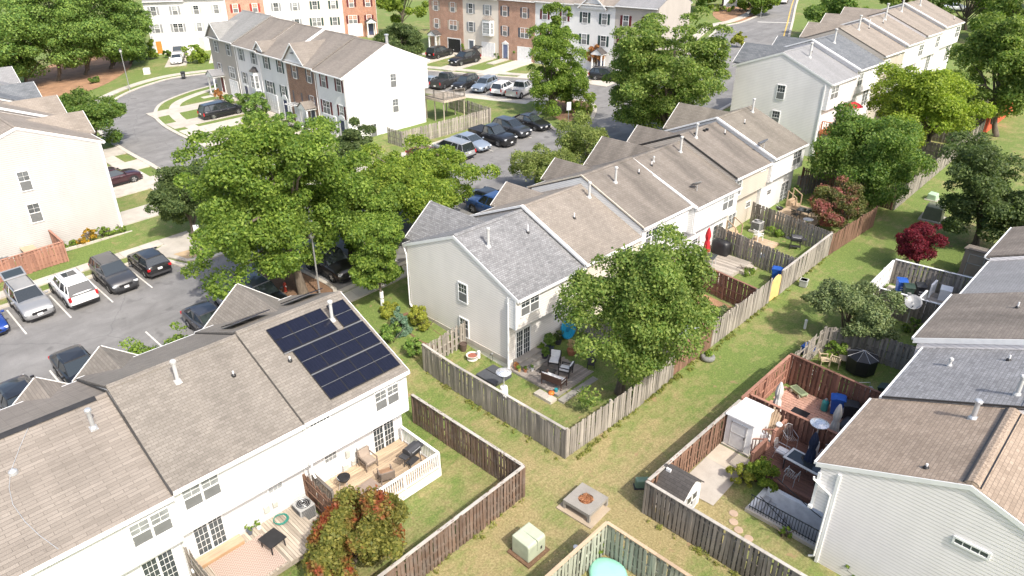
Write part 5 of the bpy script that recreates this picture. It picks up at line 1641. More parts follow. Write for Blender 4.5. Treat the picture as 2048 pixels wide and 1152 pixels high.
tree_px('dark green tree above the red maple', (1950, 490), (1870, 262, 2085, 492), 32000, .19, L_DARK, seed=33, trunk=.22)
tree_px('small crimson japanese maple by the white deck', (1828, 540), (1776, 432, 1892, 538), 10000, .13, L_RED, seed=35, trunk=.08, stems=2)
tree_px('pink flowering tree over the rusty alley fence', (1690, 458), (1608, 352, 1756, 464), 12000, .16, L_PINK, seed=37, trunk=.07, stems=3)
tree_px('bushy grey green tree beside the small grass yard', (1690, 672), (1600, 545, 1795, 684), 17000, .14, L_JUN, seed=39, trunk=.08, stems=3)
tree_px('green tree turning red beside the dark brown fence', (705, 1145), (592, 962, 826, 1190), 26000, .15, L_TURN, seed=41, trunk=.1, flat=1.0, stems=2)
tree_px('rusty leafed small tree by the far porch', (1192, 142), (1168, 80, 1215, 138), 3000, .24, L_RUSTY, seed=43, trunk=.08)
for i, (b_, bx_) in enumerate((((52, 172), (-30, -30, 130, 165)), ((118, 162), (50, -45, 185, 155)), ((172, 150), (105, -50, 240, 148)), ((222, 138), (165, -45, 282, 138)), ((262, 128), (220, -35, 300, 126)))):
    tree_px(['leftmost evergreen of the tall screen above the straw bank', 'second evergreen from left in the tall screen', 'middle evergreen of the tall screen above the straw bank', 'fourth evergreen of the tall screen near the street lamp', 'last evergreen of the tall screen beside the orange door house'][i], b_, bx_, 17000, .3, L_CON, seed=50+i, trunk=.25, flat=.55, up=.1, cr=.3, fx=1.08, nc=49, group='evergreen screen', name='evergreen_tree')
tree_px('light green tree at the left edge below the evergreens', (20, 178), (-40, 72, 76, 175), 9000, .3, L_MID, seed=58, trunk=.2)
tree_px('narrow bright columnar evergreen beside the white far house', (293, 118), (268, 20, 305, 118), 4000, .26, L_LIME, seed=59, trunk=.1, kind='cone', name='columnar_evergreen')
for i, (b_, bx_, m_) in enumerate((((1660, 78), (1580, -30, 1752, 72), L_MID), ((1500, 30), (1470, -60, 1575, 28), L_MAPLE), ((1800, 40), (1730, -70, 1870, 30), L_OAK), ((1930, 60), (1855, -60, 2010, 62), L_MID), ((2030, 90), (1960, -60, 2100, 95), L_OAK), ((1400, 20), (1355, -80, 1440, 18), L_MID), ((1445, 12), (1420, -40, 1475, 12), L_DARK))):
    tree_px(['dark tree on the far road edge by the upper terrace', 'green tree by the far mulch bed', 'green tree behind the upper terrace ridge', 'dark tree beyond the far end of upper terrace', 'green tree in the top right picture corner', 'green tree at the top left of the far sign', 'dark tree right behind the far sign'][i], b_, bx_, 8000, .42, m_, seed=70+i, trunk=.25, group='far trees')
def wood_belt():
    """trees that close the view beyond the far terraces"""
    k = 0
    for (px, py, w, h) in ((-60, 60, 90, 110), (1010, -30, 120, 90), (1180, -35, 120, 90), (1290, -20, 110, 90), (1640, -30, 120, 90), (560, -60, 160, 90), (330, -50, 130, 90), (1720, -25, 120, 80), (2100, 30, 140, 110)):
        tree_px(['background tree at the left picture edge', 'background tree above the brick row', 'background tree above the white peak house', 'background tree above the taupe house', 'background tree by the far bend', 'background tree above red shutter house', 'background tree above orange door house', 'background tree over sandy roofs', 'background tree at right picture edge'][k], (px, py), (px-w, py-h*1.7, px+w, py), 5000, .7, L_MID, seed=90+k, trunk=.3, group='far trees')
        k += 1
wood_belt()

def bush(label, base, w, h, n, mat, kind='round', size=.1, seed=1, d=None, name='shrub', group='shrubs', cat='shrub', flat=.9, zg=None, xy=None, cr=.24, shell=.7, up=.25):
    x, y = xy if xy else gp(*base)
    z = G(x, y) if zg is None else zg
    return tree(label, x, y, z+h*.5, w/2, h*.5, n, size, mat, kind, (d or w)/2, max(14, n//70), seed, cat, name, group, 0.03, flat, cr, up, stems=2, shell=shell, zg=zg, part='foliage')
S1 = 'shrubs beside the pale grey house'
bush('blue grey conical spruce beside the pale grey house', (800, 662), 1.3, 1.7, 3600, L_BLUE, 'cone', .09, 1, group=S1)
bush('rounded green shrub below the blue spruce', (783, 684), 1.5, 1.5, 3600, L_BOXW, 'round', .08, 2, group=S1)
bush('small upright green shrub near the grey fence corner', (826, 713), 1.1, 1.5, 2800, L_BOXW, 'round', .075, 3, group=S1)
bush('golden shrub against the pale grey siding', (838, 650), 1.35, 1.35, 2600, L_GOLD, 'round', .09, 4, group=S1)
bush('olive gold shrub beside the golden shrub', (852, 660), 1.0, 1.0, 1600, L_GOLD, 'round', .08, 5, group=S1)
bush('low yellow green shrub at the path edge', (778, 632), 1.9, .7, 2200, L_GOLD, 'round', .09, 6, group=S1)
S2 = 'clipped hedges before the three storey terrace'
for i, (b_, w, d_, h) in enumerate((((474, 217), 2.2, 2.2, 1.7), ((516, 229), 2.0, 2.0, 2.5), ((519, 242), 2.6, 2.6, 2.4), ((574, 262), 2.6, 2.6, 1.8), ((636, 289), 2.6, 2.6, 2.6), ((1158, 225), 3.2, 2.6, 2.2))):
    bush(['clipped hedge block beside the black minivan', 'tall clipped hedge by the bay window', 'large clipped hedge in front of the green shutter house', 'clipped hedge half hidden by the maple', 'dark clipped hedge before the maroon shutter house', 'clipped hedge on the mulched corner island'][i], b_, w, h, 3000, L_BOXW if i != 5 else L_LIME, 'box', .15, 20+i, d_, 'hedge', S2, 'hedge', cr=.3)
bush('reddish shrub beside the white porch', (444, 205), 1.6, 2.0, 900, L_RUSTY, 'round', .18, 31, group='far shrubs')
bush('round dark bush by the orange door', (299, 117), 2.8, 2.4, 1500, L_BOXW, 'round', .2, 32, group='far shrubs')
bush('loose green bush beside the silver pickup', (398, 125), 4.0, 3.0, 2200, L_LIME, 'round', .24, 33, group='far shrubs')
bush('small bush left of the silver pickup', (338, 116), 1.8, 1.5, 700, L_MID, 'round', .2, 34, group='far shrubs')
bush('low round bush on the straw bank', (190, 166), 2.0, 1.0, 800, L_MID, 'round', .2, 35, group='far shrubs')
bush('small round bush beside the blue door', (995, 116), 1.8, 1.3, 800, L_BOXW, 'round', .18, 36, group='far shrubs')
bush('square green bush before the blue door house', (1028, 118), 2.0, 1.5, 1000, L_BOXW, 'box', .18, 37, group='far shrubs')
bush('small cone shrub between the two dark cars', (926, 108), 1.4, 1.8, 800, L_LIME, 'cone', .18, 38, group='far shrubs')
bush('yellow shrub at right of the large tree', (1475, 95), 3.0, 2.6, 1500, L_GOLD, 'round', .25, 39, group='far shrubs')
bush('far hedge left of the white sign', (1440, 22), 5.0, 2.6, 1600, L_LIME, 'box', .3, 40, 3, 'hedge', 'far shrubs', 'hedge')
bush('far hedge right of the white sign', (1492, 22), 5.0, 3.4, 1800, L_LIME, 'round', .3, 41, group='far shrubs')
for i, (b_, q_) in enumerate(((None, (-60.6, 11.9)), (None, (-60.7, 12.7)), (None, (-60.6, 13.3)), (None, (-60.6, 13.9)), (None, (-60.7, 14.8)), (None, (-60.7, 15.4)), (None, (-60.6, 16.3)))):
    bush(xy=q_, label=['low weeds at the red fence end', 'grey green clump by the cream wall', 'yellow flowers clump by the cream wall', 'taller yellow flower clump by the cream wall', 'leafy green plant in the cream house bed', 'dark green plant in the cream house bed', 'small plant at the cream house corner'][i], base=b_, w=.9 if i not in (2, 3) else 1.3, h=.6 if i not in (3, 4) else 1.0, n=500, mat=L_GRAS if i not in (2, 3) else leafmat('yellow_flowers', (.08, .08, .012), (.40, .22, .02)), kind='round', size=.1, seed=60+i, group='plants in the cream house bed', name='plant', cat='plant')
bush('weeping feathery shrub before the grey brown roofs', None, 2.6, 4.4, 4600, L_GRAS, 'round', .1, 70, xy=(-36.6, 9.5), group='front garden shrubs', d=3.0)
bush('feathery shrub beside the dark coupe', None, 2.2, 3.4, 2800, L_GRAS, 'round', .1, 71, xy=(-36.6, 11.2), group='front garden shrubs')
bush('big golden green shrub by the basement stairs', (1520, 968), 1.7, 1.5, 3800, L_LIME, 'round', .08, 72, group='right yard shrubs')
bush('olive shrub between concrete slab and golden shrub', (1482, 962), 1.3, .95, 2200, L_GOLD, 'round', .07, 73, group='right yard shrubs')
bush('tall grass tuft at the stair railing', (1569, 1072), .5, .65, 700, L_GRAS, 'cone', .07, 74, group='right yard shrubs')
bush('small round shrub against the light grey gable', (1700, 1150), .8, .8, 1200, L_GRAS, 'round', .06, 75, group='right yard shrubs')
bush('green shrub at the picture foot by the light grey gable', (1820, 1165), 1.6, .7, 1400, L_BOXW, 'round', .06, 76, group='right yard shrubs')
bush('silver green juniper behind the alley fence', None, 1.9, 1.1, 2600, L_JUN, 'round', .08, 77, xy=(-17.6, 37.0), group='middle yard shrubs')
bush('leafy plants in the small grass yard', (1665, 712), 1.6, .9, 1500, L_GRAS, 'round', .09, 78, group='right yard shrubs')
bush('green patch beside the red parasol deck', (1490, 545), 1.8, .35, 900, L_GRAS, 'round', .08, 79, group='middle yard shrubs')
bush('weeds along the grey divider by the white chair', (1555, 470), 2.2, .6, 1100, L_GRAS, 'round', .09, 80, group='middle yard shrubs')
bush('vines on the greenish fence corner by the sandbox', (1195, 1110), .8, 1.0, 900, L_GRAS, 'round', .07, 81, group='foot yard shrubs', zg=None)
bush('weeds behind the green sandbox', (1225, 1108), 1.2, .4, 900, L_GRAS, 'round', .06, 82, group='foot yard shrubs')
bush('vine clump on the pale corner fence', (1154, 895), .35, .5, 300, L_GRAS, 'round', .05, 83, group='foot yard shrubs')
bush('dark plants by the dish in the right yard', (1825, 665), 1.5, .8, 1000, L_MID, 'round', .08, 84, group='right yard shrubs')
bush('green shrub against the last middle house', (1590, 400), 1.2, 1.3, 900, L_BOXW, 'round', .1, 85, group='middle yard shrubs')
# ================================================================= roof and yard things
P_SOLAR = NT('solar_cells')
_u = P_SOLAR.uv()
_k = P_SOLAR.n('TexBrick', Scale=1.0, offset=0.0)
_k.inputs['Color1'].default_value = (.006, .007, .016, 1); _k.inputs['Color2'].default_value = (.009, .010, .022, 1); _k.inputs['Mortar'].default_value = (.018, .02, .03, 1)
_k.inputs['Mortar Size'].default_value = .004; _k.inputs['Brick Width'].default_value = .155; _k.inputs['Row Height'].default_value = .078
P_SOLAR.l(_u, _k.inputs['Vector'])
M_SOLAR = P_SOLAR.done(_k.outputs['Color'], .16)
M_ALU = plain('aluminium', (.48, .49, .50), .35, .6)
arr = empty('solar_array', hS.root.location, 0, 'black solar panel array on the rear roof of the solar house', 'solar panels')
arf = empty('solar_array', hS.root.location, 0, 'black solar panels tilted on the street side of the solar house roof', 'solar panels')
def panel(root, x0, x1, y0, y1, lift=.09, lift2=None):
    h = hS
    za, zb = h.roof_z(x0)+lift, h.roof_z(x1)+(lift2 if lift2 is not None else lift)
    a, b_ = Vector((x0, (y0+y1)/2, za)), Vector((x1, (y0+y1)/2, zb))
    m = MB().beam(a, b_, y1-y0, .035)
    o = m.build('panel', M_SOLAR, root, uv=True)
    b = MB()
    for yy in (y0+.008, y1-.008): b.beam((x0, yy, za+.006), (x1, yy, zb+.006), .02, .04)
    for t in (.012, .988):
        q = a.lerp(b_, t); b.box((q.x, q.y, q.z+.006), (.02, y1-y0, .04))
    b.build('panel_frame', M_BLACK, o)
def rail(root, x, y0, y1):
    MB().box((x, (y0+y1)/2, hS.roof_z(x)+.085), (.05, y1-y0, .03)).build('mounting_rail', M_ALU, root)
for r, (x0, x1) in enumerate(((5.27, 5.95), (5.97, 6.65), (6.76, 7.43), (7.45, 8.12), (8.22, 8.88), (8.90, 9.56))):
    for y0 in ((1.16, 2.11, 3.06, 4.33) if r < 2 else (1.53, 2.475, 3.42, 4.365)):
        panel(arr, x0, x1, y0, y0+.93)
for x, y0, y1 in ((6.705, 1.16, 3.99), (6.705, 4.3, 5.28), (8.17, 1.53, 5.3)): rail(arr, x, y0, y1)
for x in (5.96, 7.44, 8.89): MB().box((x, 3.4, hS.roof_z(x)+.112), (.012, 3.75, .012)).build('mid_clamp', M_ALU, arr)
for y0 in (.35, 1.3): panel(arf, 2.2, 3.7, y0, y0+.92, .12, .3)
for y0 in (3.6, 4.5): panel(arf, 2.0, 3.3, y0, y0+.86, .12, .3)

def dish(label, loc, r=.38, az=150, post=1.2, group='satellite dishes', flatten=False):
    t = empty('satellite_dish', loc, R(az), label, 'dish', group)
    MB().tube([(0, 0, 0), (0, 0, post)], .03, 8).build('mast', M_GALV, t)
    b = MB(); n = 18; V = []
    for j in range(5):
        q = r*j/4
        for i in range(n): V.append((.02+.35*q*q/r, q*math.cos(2*math.pi*i/n), q*1.05*math.sin(2*math.pi*i/n)))
    F = [(j*n+i, j*n+(i+1) % n, (j+1)*n+(i+1) % n, (j+1)*n+i) for j in range(4) for i in range(n)]
    b.add(V, F)
    o = b.build('reflector', plain('dish_grey', (.24, .245, .25), .45, .2), t, smooth=True, fix=False)
    o.location = (.05, 0, post); o.rotation_euler = (0, R(-58), 0)
    sm = o.modifiers.new('solid', 'SOLIDIFY'); sm.thickness = .012
    MB().tube([(.05, 0, post-.2), (.42, 0, post-.02)], .014, 6).box((.44, 0, post), (.09, .06, .06)).build('feed_arm', M_DKGREY, t)
    return t
def heater(label, loc, h=2.1):
    """patio heater with a wide dished metal hood"""
    t = empty('patio_heater', loc, 0, label, 'patio heater', 'patio heaters')
    MB().lathe([(.23, 0), (.23, .55), (.2, .75), (.05, .8)], 16).build('tank_housing', M_WHITE2, t)
    MB().lathe([(.035, .78), (.035, h-.35), (.09, h-.34), (.1, h-.1), (.05, h-.05)], 12).build('pole', M_GALV, t)
    MB().lathe([(.43, h-.06), (.42, h-.04), (.26, h+.03), (.24, h+.05), (.1, h+.08), (.02, h+.085)], 24).build('hood', plain('polished_hood', (.75, .76, .78), .25, .6), t)
def ac_unit(label, loc, rz=0, s=.75):
    t = empty('air_conditioner', loc, rz, label, 'air conditioner', 'air conditioners')
    bevel(MB().bx(-s/2, s/2, -s/2, s/2, .05, .78).build('casing', plain('ac_grey', (.35, .35, .34), .6), t), .05)
    b = MB()
    for i in range(9):
        for sg in (-1, 1):
            b.bx(-s/2+.06, s/2-.06, sg*(s/2+.004)-.006, sg*(s/2+.004)+.006, .12+i*.07, .15+i*.07); b.bx(sg*(s/2+.004)-.006, sg*(s/2+.004)+.006, -s/2+.06, s/2-.06, .12+i*.07, .15+i*.07)
    b.build('louvre', M_DKGREY, t)
    b = MB(); b.lathe([(s*.42, .785), (s*.42, .79), (.02, .795)], 18); b.build('fan_opening', M_BLACK, t)
    b = MB()
    for r in (.1, .19, .28): b.tube([(r*math.cos(i*math.pi/8), r*math.sin(i*math.pi/8), .81) for i in range(17)], .008, 4, cap=False)
    b.build('fan_guard', M_GALV, t)
    MB().bx(-s/2-.08, s/2+.08, -s/2-.08, s/2+.08, -.08, .05).build('pad', M_CONC, t)
def bin_(label, loc, rz, mat, lidm=None, h=1.05):
    t = empty('wheelie_bin', loc, rz, label, 'bin', 'wheelie bins')
    V = []
    for z, w, d in ((.08, .44, .48), (h-.08, .58, .68)):
        V += [(-d/2, -w/2, z), (d/2, -w/2, z), (d/2, w/2, z), (-d/2, w/2, z)]
    bevel(MB().add(V, [(0, 3, 2, 1), (4, 5, 6, 7), (0, 1, 5, 4), (1, 2, 6, 5), (2, 3, 7, 6), (3, 0, 4, 7)]).build('body', mat, t), .04)
    b = MB(); b.prism([(-.38, h-.08), (.37, h-.08), (.37, h-.03), (.1, h+.05), (-.3, h+.04), (-.38, h-.02)], -.31, .31)
    bevel(b.build('lid', lidm or mat, t), .02)
    for sg in (-1, 1):
        MB().tube([(-.27, sg*.25, .12), (-.27, sg*.31, .12)], .12, 12).build('wheel', M_BLACK, t)
    MB().tube([(-.4, -.25, h-.1), (-.4, .25, h-.1)], .02, 6).build('handle', M_BLACK, t)
    b = MB(); b.box((.32, 0, h*.62), (.02, .22, .03)); b.box((.30, 0, h*.45), (.02, .22, .03))
    b.build('marking', M_WHITE2, t)
def grill(label, loc, rz=0, cover=False, open_=True):
    t = empty('barbecue_grill', loc, rz, label, 'grill', 'barbecue grills')
    if cover:
        b = MB()
        V = []
        pr = ((.05, 1.0), (.55, .97), (.85, .96), (1.0, .80), (1.08, .45))
        for z, s in pr:
            for k in range(16):
                a = 2*math.pi*k/16
                w = 1+.06*math.sin(5*a+z*3)
                V.append((.42*s*w*math.copysign(abs(math.cos(a))**.6, math.cos(a)), .72*s*w*math.copysign(abs(math.sin(a))**.6, math.sin(a)), z))
        F = [(j*16+k, j*16+(k+1) % 16, (j+1)*16+(k+1) % 16, (j+1)*16+k) for j in range(4) for k in range(16)]+[tuple(64+k for k in range(16))]
        b.add(V, F).build('cover', M_BLACK, t, smooth=True)
        return t
    for sx in (-1, 1):
        for sy in (-1, 1): MB().beam((sx*.2, sy*.38, 0), (sx*.16, sy*.3, .75), .035, .035).build('leg', M_DKGREY, t)
    bevel(MB().bx(-.25, .25, -.38, .38, .68, .86).build('firebox', M_BLACK, t), .03)
    b = MB(); b.prism([(-.26, .86), (.26, .86), (.24, 1.02), (.1, 1.12), (-.12, 1.12), (-.25, 1.02)], -.38, .38)
    bevel(b.build('lid', M_DKGREY, t), .02)
    for sg in (-1, 1): MB().bx(-.22, .22, sg*.4, sg*.7, .82, .86).build('side_shelf', M_DKGREY, t)
    MB().tube([(.29, -.28, 1.0), (.29, .28, 1.0)], .015, 6).build('handle', M_GALV, t)
    MB().bx(-.18, .18, -.32, .32, .2, .23).build('lower_shelf', M_DKGREY, t)
    return t
def kettle(label, loc):
    t = empty('kettle_grill', loc, 0, label, 'grill', 'barbecue grills')
    MB().lathe([(.02, .5), (.2, .52), (.29, .66), (.3, .72), (.28, .72), (.02, .66)], 18).build('bowl', M_BLACK, t, smooth=True)
    for k in range(3):
        a = 2*math.pi*k/3
        MB().tube([(.16*math.cos(a), .16*math.sin(a), .55), (.27*math.cos(a), .27*math.sin(a), 0)], .014, 6).build('leg', M_GALV, t)
    MB().tube([(.34*math.cos(i*math.pi/12+2), .34*math.sin(i*math.pi/12+2), .8+.2*math.sin(i*math.pi/12)) for i in range(13)], .012, 5).build('lid_hook', M_GALV, t)
def armchair(label, loc, rz, frame, cush, w=.62, seats=1, group='patio seats', name='patio_armchair', cat='chair'):
    t = empty(name, loc, rz, label, cat, group)
    W = w*seats
    for sx in (-.3, .3):
        for sy in (-1, 1): MB().beam((sx, sy*W/2, 0), (sx-(.06 if sx < 0 else 0), sy*W/2, .58 if sx > 0 else .8), .045, .045).build('leg', frame, t)
    for sy in (-1, 1): MB().beam((-.36, sy*W/2, .58), (.34, sy*W/2, .58), .05, .04).build('arm', frame, t)
    MB().bx(-.3, .32, -W/2, W/2, .3, .36).build('seat_frame', frame, t)
    MB().beam((-.32, 0, .34), (-.42, 0, .82), W, .05).build('back_frame', frame, t)
    for k in range(seats):
        y0 = -W/2+.04+k*(W-.04)/seats
        y1 = y0+(W-.08)/seats
        bevel(MB().bx(-.26, .32, y0, y1, .36, .46).build('seat_cushion', cush, t), .03)
        o = MB().beam((-.26, (y0+y1)/2, .44), (-.36, (y0+y1)/2, .84), y1-y0, .1).build('back_cushion', cush, t); bevel(o, .03)
    return t
def plastic_chair(label, loc, rz, mat, h=.42):
    t = empty('garden_chair', loc, rz, label, 'chair', 'garden chairs')
    for sx in (-.22, .22):
        for sy in (-.24, .24): MB().beam((sx*1.15, sy*1.1, 0), (sx, sy, .6 if sx > 0 else .42), .04, .04).build('leg', mat, t)
    bevel(MB().bx(-.24, .26, -.24, .24, h-.03, h).build('seat', mat, t), .01)
    for k in range(5): MB().beam((-.24, -.18+k*.09, h), (-.36, -.18+k*.09, .86), .05, .015).build('back_slat', mat, t)
    MB().beam((-.36, -.24, .86), (-.36, .24, .86), .05, .03).build('back_top', mat, t)
    for sy in (-.26, .26): MB().beam((-.3, sy, .62), (.26, sy, .6), .05, .03).build('arm', mat, t)
def parasol(label, loc, mat, h=2.3, base=True, poleh=None, group='closed parasols', tilt=0):
    t = empty('closed_parasol', loc, 0, label, 'parasol', group)
    MB().tube([(0, 0, 0), (0, 0, h)], .022, 8).build('pole', M_GALV, t)
    b = MB(); n = 24; V = []
    zs = [(.5, .22), (.6, .24), (.9, .2), (1.2, .17), (1.35, .12), (1.42, .13), (1.7, .17), (2.0, .13), (h-.06, .05), (h, .02)]
    for z, r in zs:
        for k in range(n):
            a = 2*math.pi*k/n
            q = r*(1+.28*math.cos(8*a+z))
            V.append((q*math.cos(a), q*math.sin(a), z))
    F = [(j*n+k, j*n+(k+1) % n, (j+1)*n+(k+1) % n, (j+1)*n+k) for j in range(len(zs)-1) for k in range(n)]+[tuple(range(n)), tuple((len(zs)-1)*n+k for k in range(n))]
    b.add(V, F).build('folded_canopy', mat, t, smooth=True)
    if base: bevel(MB().bx(-.28, .28, -.28, .28, .0, .08).build('base', M_DKGREY, t), .02)
    return t
def table(label, loc, rz, L, W, h, topm, legm, glass_top=False, cat='table', group='garden tables'):
    t = empty('garden_table', loc, rz, label, cat, group)
    bevel(MB().bx(-L/2, L/2, -W/2, W/2, h-.05, h).build('table_top', topm, t), .01)
    if glass_top: MB().bx(-L/2+.12, L/2-.12, -W/2+.12, W/2-.12, h+.002, h+.008).build('glass_inlay', M_GLASS, t)
    for sx in (-1, 1):
        for sy in (-1, 1): MB().beam((sx*(L/2-.08), sy*(W/2-.08), 0), (sx*(L/2-.1), sy*(W/2-.1), h-.05), .045, .045).build('leg', legm, t)
    return t
def pot(label, loc, r, h, mat, leaf=None, n=500, lh=.5, size=.07, group='potted plants', seed=1):
    t = empty('potted_plant', loc, 0, label, 'plant pot', group)
    MB().lathe([(r*.7, 0), (r*.95, h*.8), (r, h), (r*.9, h), (r*.85, h*.85), (.01, h*.84)], 14).build('pot', mat, t)
    if leaf:
        P, Rc = clumps('round', r*1.5, r*1.5, lh/2, 12, seed, .35)
        me = leaves_mesh(P+np.array([0, 0, h+lh*.4]), Rc, .9, n, size, .3, seed); me.materials.append(leaf)
        put('foliage', me, t)
    return t
def deck(label, x0, x1, y0, y1, z, mat, along='y', pitch=.15, name='timber_deck', skirt=None, cat='deck', step=None):
    zc = min(G(x0, y0), G(x1, y0), G(x0, y1))
    t = empty(name, (x0, y0, z), 0, label, cat, 'decks')
    L, W = x1-x0, y1-y0
    n = int((L if along == 'y' else W)/pitch)
    if along == 'y': me = MB().bx(0, pitch-.012, 0, W, -.03, 0).mesh('plank')
    else: me = MB().bx(0, L, 0, pitch-.012, -.03, 0).mesh('plank')
    me.materials.append(mat)
    for i in range(n):
        o = put('plank', me, t, ((i*(L/n), 0, rnd.uniform(-.003, .003)) if along == 'y' else (0, i*(W/n), rnd.uniform(-.003, .003))))
    b = MB()
    for q in (0, 1):
        b.bx(q*L-.02, q*L+.02, 0, W, -.25, -.035); b.bx(.02, L-.02, q*W-.02, q*W+.02, -.25, -.035)
    b.build('rim_joist', skirt or mat, t)
    MB().bx(.1, L-.1, .1, W-.1, -.2, -.1).build('underframe', M_BLACK, t)
    for q in (.06, .5, .94):
        for w in (.04, .96): MB().bx(q*L-.05, q*L+.05, w*W-.05, w*W+.05, zc-z-.1, -.05).build('support_post', skirt or mat, t)
    return t
def railing(t, pts, z, h, mat, pitch=.12, lower=.1, post=.1, bal=.04):
    """handrail with posts and balusters under a deck root; points relative to the root"""
    for si, ((ax, ay), (bx, by)) in enumerate(zip(pts, pts[1:])):
        A, B = Vector((ax, ay)), Vector((bx, by)); d = (B-A); L = d.length; d /= L
        zs = z; z = z+.004*si
        MB().beam((ax, ay, z+h), (bx, by, z+h), .13, .05).build('top_rail', mat, t)
        MB().beam((ax, ay, z+lower), (bx, by, z+lower), .04, .08).build('bottom_rail', mat, t)
        nb = max(1, round(L/1.7))
        for i in range(1 if si else 0, nb+1):
            p = A+d*L*i/nb
            MB().box((p.x, p.y, z+h/2-.02), (post, post, h-.05)).build('rail_post', mat, t)
        n = int(L/pitch)
        me = MB().bx(-bal/2, bal/2, -bal/2, bal/2, lower, h-.02).mesh('baluster'); me.materials.append(mat)
        for i in range(1, n):
            p = A+d*L*i/n
            put('baluster', me, t, (p.x, p.y, z), (0, 0, math.atan2(d.y, d.x)))
        z = zs
def gz(x, y, dz=0.0): return (x, y, G(x, y)+dz)

# ---- solar house deck
WD_DECK = wood('sun_bleached_deck_wood', (.46, .35, .24), 'y', .3)
WD_DECKG = wood('grey_deck_wood', (.38, .34, .29), 'x', .35)
WD_DECK2 = wood('grey_brown_deck_wood', (.42, .36, .29), 'x', .35)
WD_BROWN = wood('brown_stained_deck', (.17, .085, .06), 'x', .2)
d1 = deck('sun bleached timber deck with white railing behind the solar house', -23.55, -20.45, 11.2, 16.2, -.55, WD_DECK, 'y', .14, skirt=M_WHITE)
railing(d1, [(.25, 4.95), (3.05, 4.95), (3.05, .9)], 0, .9, M_WHITE)
railing(d1, [(.1, .1), (1.6, .1)], 0, .9, WD_DGREY, .13)
MB().bx(3.1, 3.13, .9, 5.0, -.45, 0).build('skirt_board', M_WHITE, d1)
DZ = -.55
grill('black gas barbecue at the deck corner with white railing', (-21.6, 15.45, DZ), R(10))
kettle('black kettle grill on the sun bleached deck', (-22.5, 12.25, DZ))
armchair('brown rattan armchair against the solar house wall', (-23.0, 13.9, DZ), R(0), plain('rattan', (.20, .16, .13), .8), plain('tan_cushion', (.33, .27, .22), .9), group='deck seats')
armchair('brown lounge chair lying low near the deck middle', (-21.6, 13.9, DZ), R(160), plain('rattan', (.20, .16, .13), .8), plain('wood_brown', (.25, .15, .09), .8), group='deck seats')
table('low brown mat covered table on the sun bleached deck', (-21.4, 12.9, DZ), R(5), 1.1, .95, .3, plain('taupe_fabric', (.27, .21, .17), .9), M_BLACK)
for (hh, a, z, w, h_, nm) in ((hS, 2.25, .1, .22, .4, 'electric_meter'), (hS, 2.05, -.55, .3, .34, 'meter_box'), (hS, 2.5, -.5, .2, .28, 'cable_box'), (h2, 3.55, -.35, .26, .36, 'meter_box'), (h2, 3.95, -.3, .22, .28, 'cable_box')):
    bevel(MB().bx(0, .14, -w/2, w/2, 0, h_).build(nm, plain('meter_grey', (.50, .49, .44), .5), hh.root, loc=hh.place('low', a, z)), .02)
for hh, a in ((hS, 3.6), (h2, 1.75), (m1, 2.4)):
    MB().lathe([(.04, .1), (.07, .06), (.06, -.08), (.01, -.1)], 10).build('wall_lantern', M_BLACK, hh.root, loc=hh.place('low', a, hh.z0+hh.zb-.35)+Vector((.12, 0, 0)))
cw = [(9.08, 2.75, .35), (9.1, 2.8, -.1), (9.12, 2.6, -.5), (9.3, 2.5, -.62)]
MB().tube([(x, y, z-hS.z0) for x, y, z in cw], .015, 5).build('wall_cable', M_DKGREY, hS.root)
# ---- rug deck
d2 = deck('weathered timber deck with patterned rug at the picture foot', -23.5, -20.75, 5.7, 10.15, -.72, WD_DECK2, 'x', .13)
def rug_material():
    t = NT('patterned_rug')
    u = t.mapv(t.pos(), (1, 1, 1), (0, 0, R(0)))
    w = t.n('TexWave', wave_type='BANDS', bands_direction='X', wave_profile='TRI', Scale=2.6, Distortion=0.0)
    sx = t.n('SeparateXYZ'); t.l(t.pos(), sx.inputs[0])
    zig = t.math('PINGPONG', t.math('MULTIPLY', sx.outputs['Y'], 1.0), .12)
    s = t.math('FRACT', t.math('MULTIPLY', t.math('ADD', sx.outputs['X'], zig), 9.0))
    c = t.ramp(s, [(0, (.30, .21, .17)), (.45, (.32, .23, .19)), (.55, (.45, .37, .31)), (1, (.43, .35, .30))])
    return t.done(c, .95)
rg = empty('rug', (-21.9, 7.15, -.715), 0, 'zigzag patterned brown rug on the deck at the picture foot', 'rug')
MB().bx(-1.05, 1.05, -1.15, 1.15, 0, .012).build('weave', rug_material(), rg)
MB().bx(-1.06, 1.06, -1.18, -1.15, 0, .014).bx(-1.06, 1.06, 1.15, 1.18, 0, .014).build('fringe', plain('rug_fringe', (.5, .42, .34), .95), rg)
table('dark square fire table on the rug deck', (-21.95, 8.35, -.72), R(8), .85, .8, .5, M_BLACK, M_BLACK)
st = empty('door_step', (-23.2, 6.65, -.72), 0, 'long pine step box below the glazed door', 'step')
for k in range(3): MB().bx(-.25+k*.17, -.09+k*.17, -.95, .95, .17, .2).build('tread_board', WD_LIGHT, st)
MB().bx(-.25, .25, -.93, .93, 0, .165).build('riser_box', wood('pine_riser', (.45, .29, .16), 'y', .2), st)
ac_unit('grey air conditioner at the house corner by the red turning tree', (-22.9, 10.35, G(-22.9, 10.35)+.1))
ho = empty('garden_hose', (-23.1, 9.3, -.70), 0, 'coiled teal garden hose on the rug deck', 'hose')
b = MB()
for k in range(4): b.tube([((.27+.02*k)*math.cos(i*math.pi/12+k)+.03*k, (.27+.015*k)*math.sin(i*math.pi/12+k), .02+.022*k+.01*math.sin(i)) for i in range(25)], .016, 5, cap=False)
b.build('coil', plain('teal_hose', (.03, .22, .17), .5), ho)
pot('small white pot group against the house on the rug deck', (-23.3, 8.4, -.72), .12, .22, M_WHITE2, L_GRAS, 120, .2, .05)
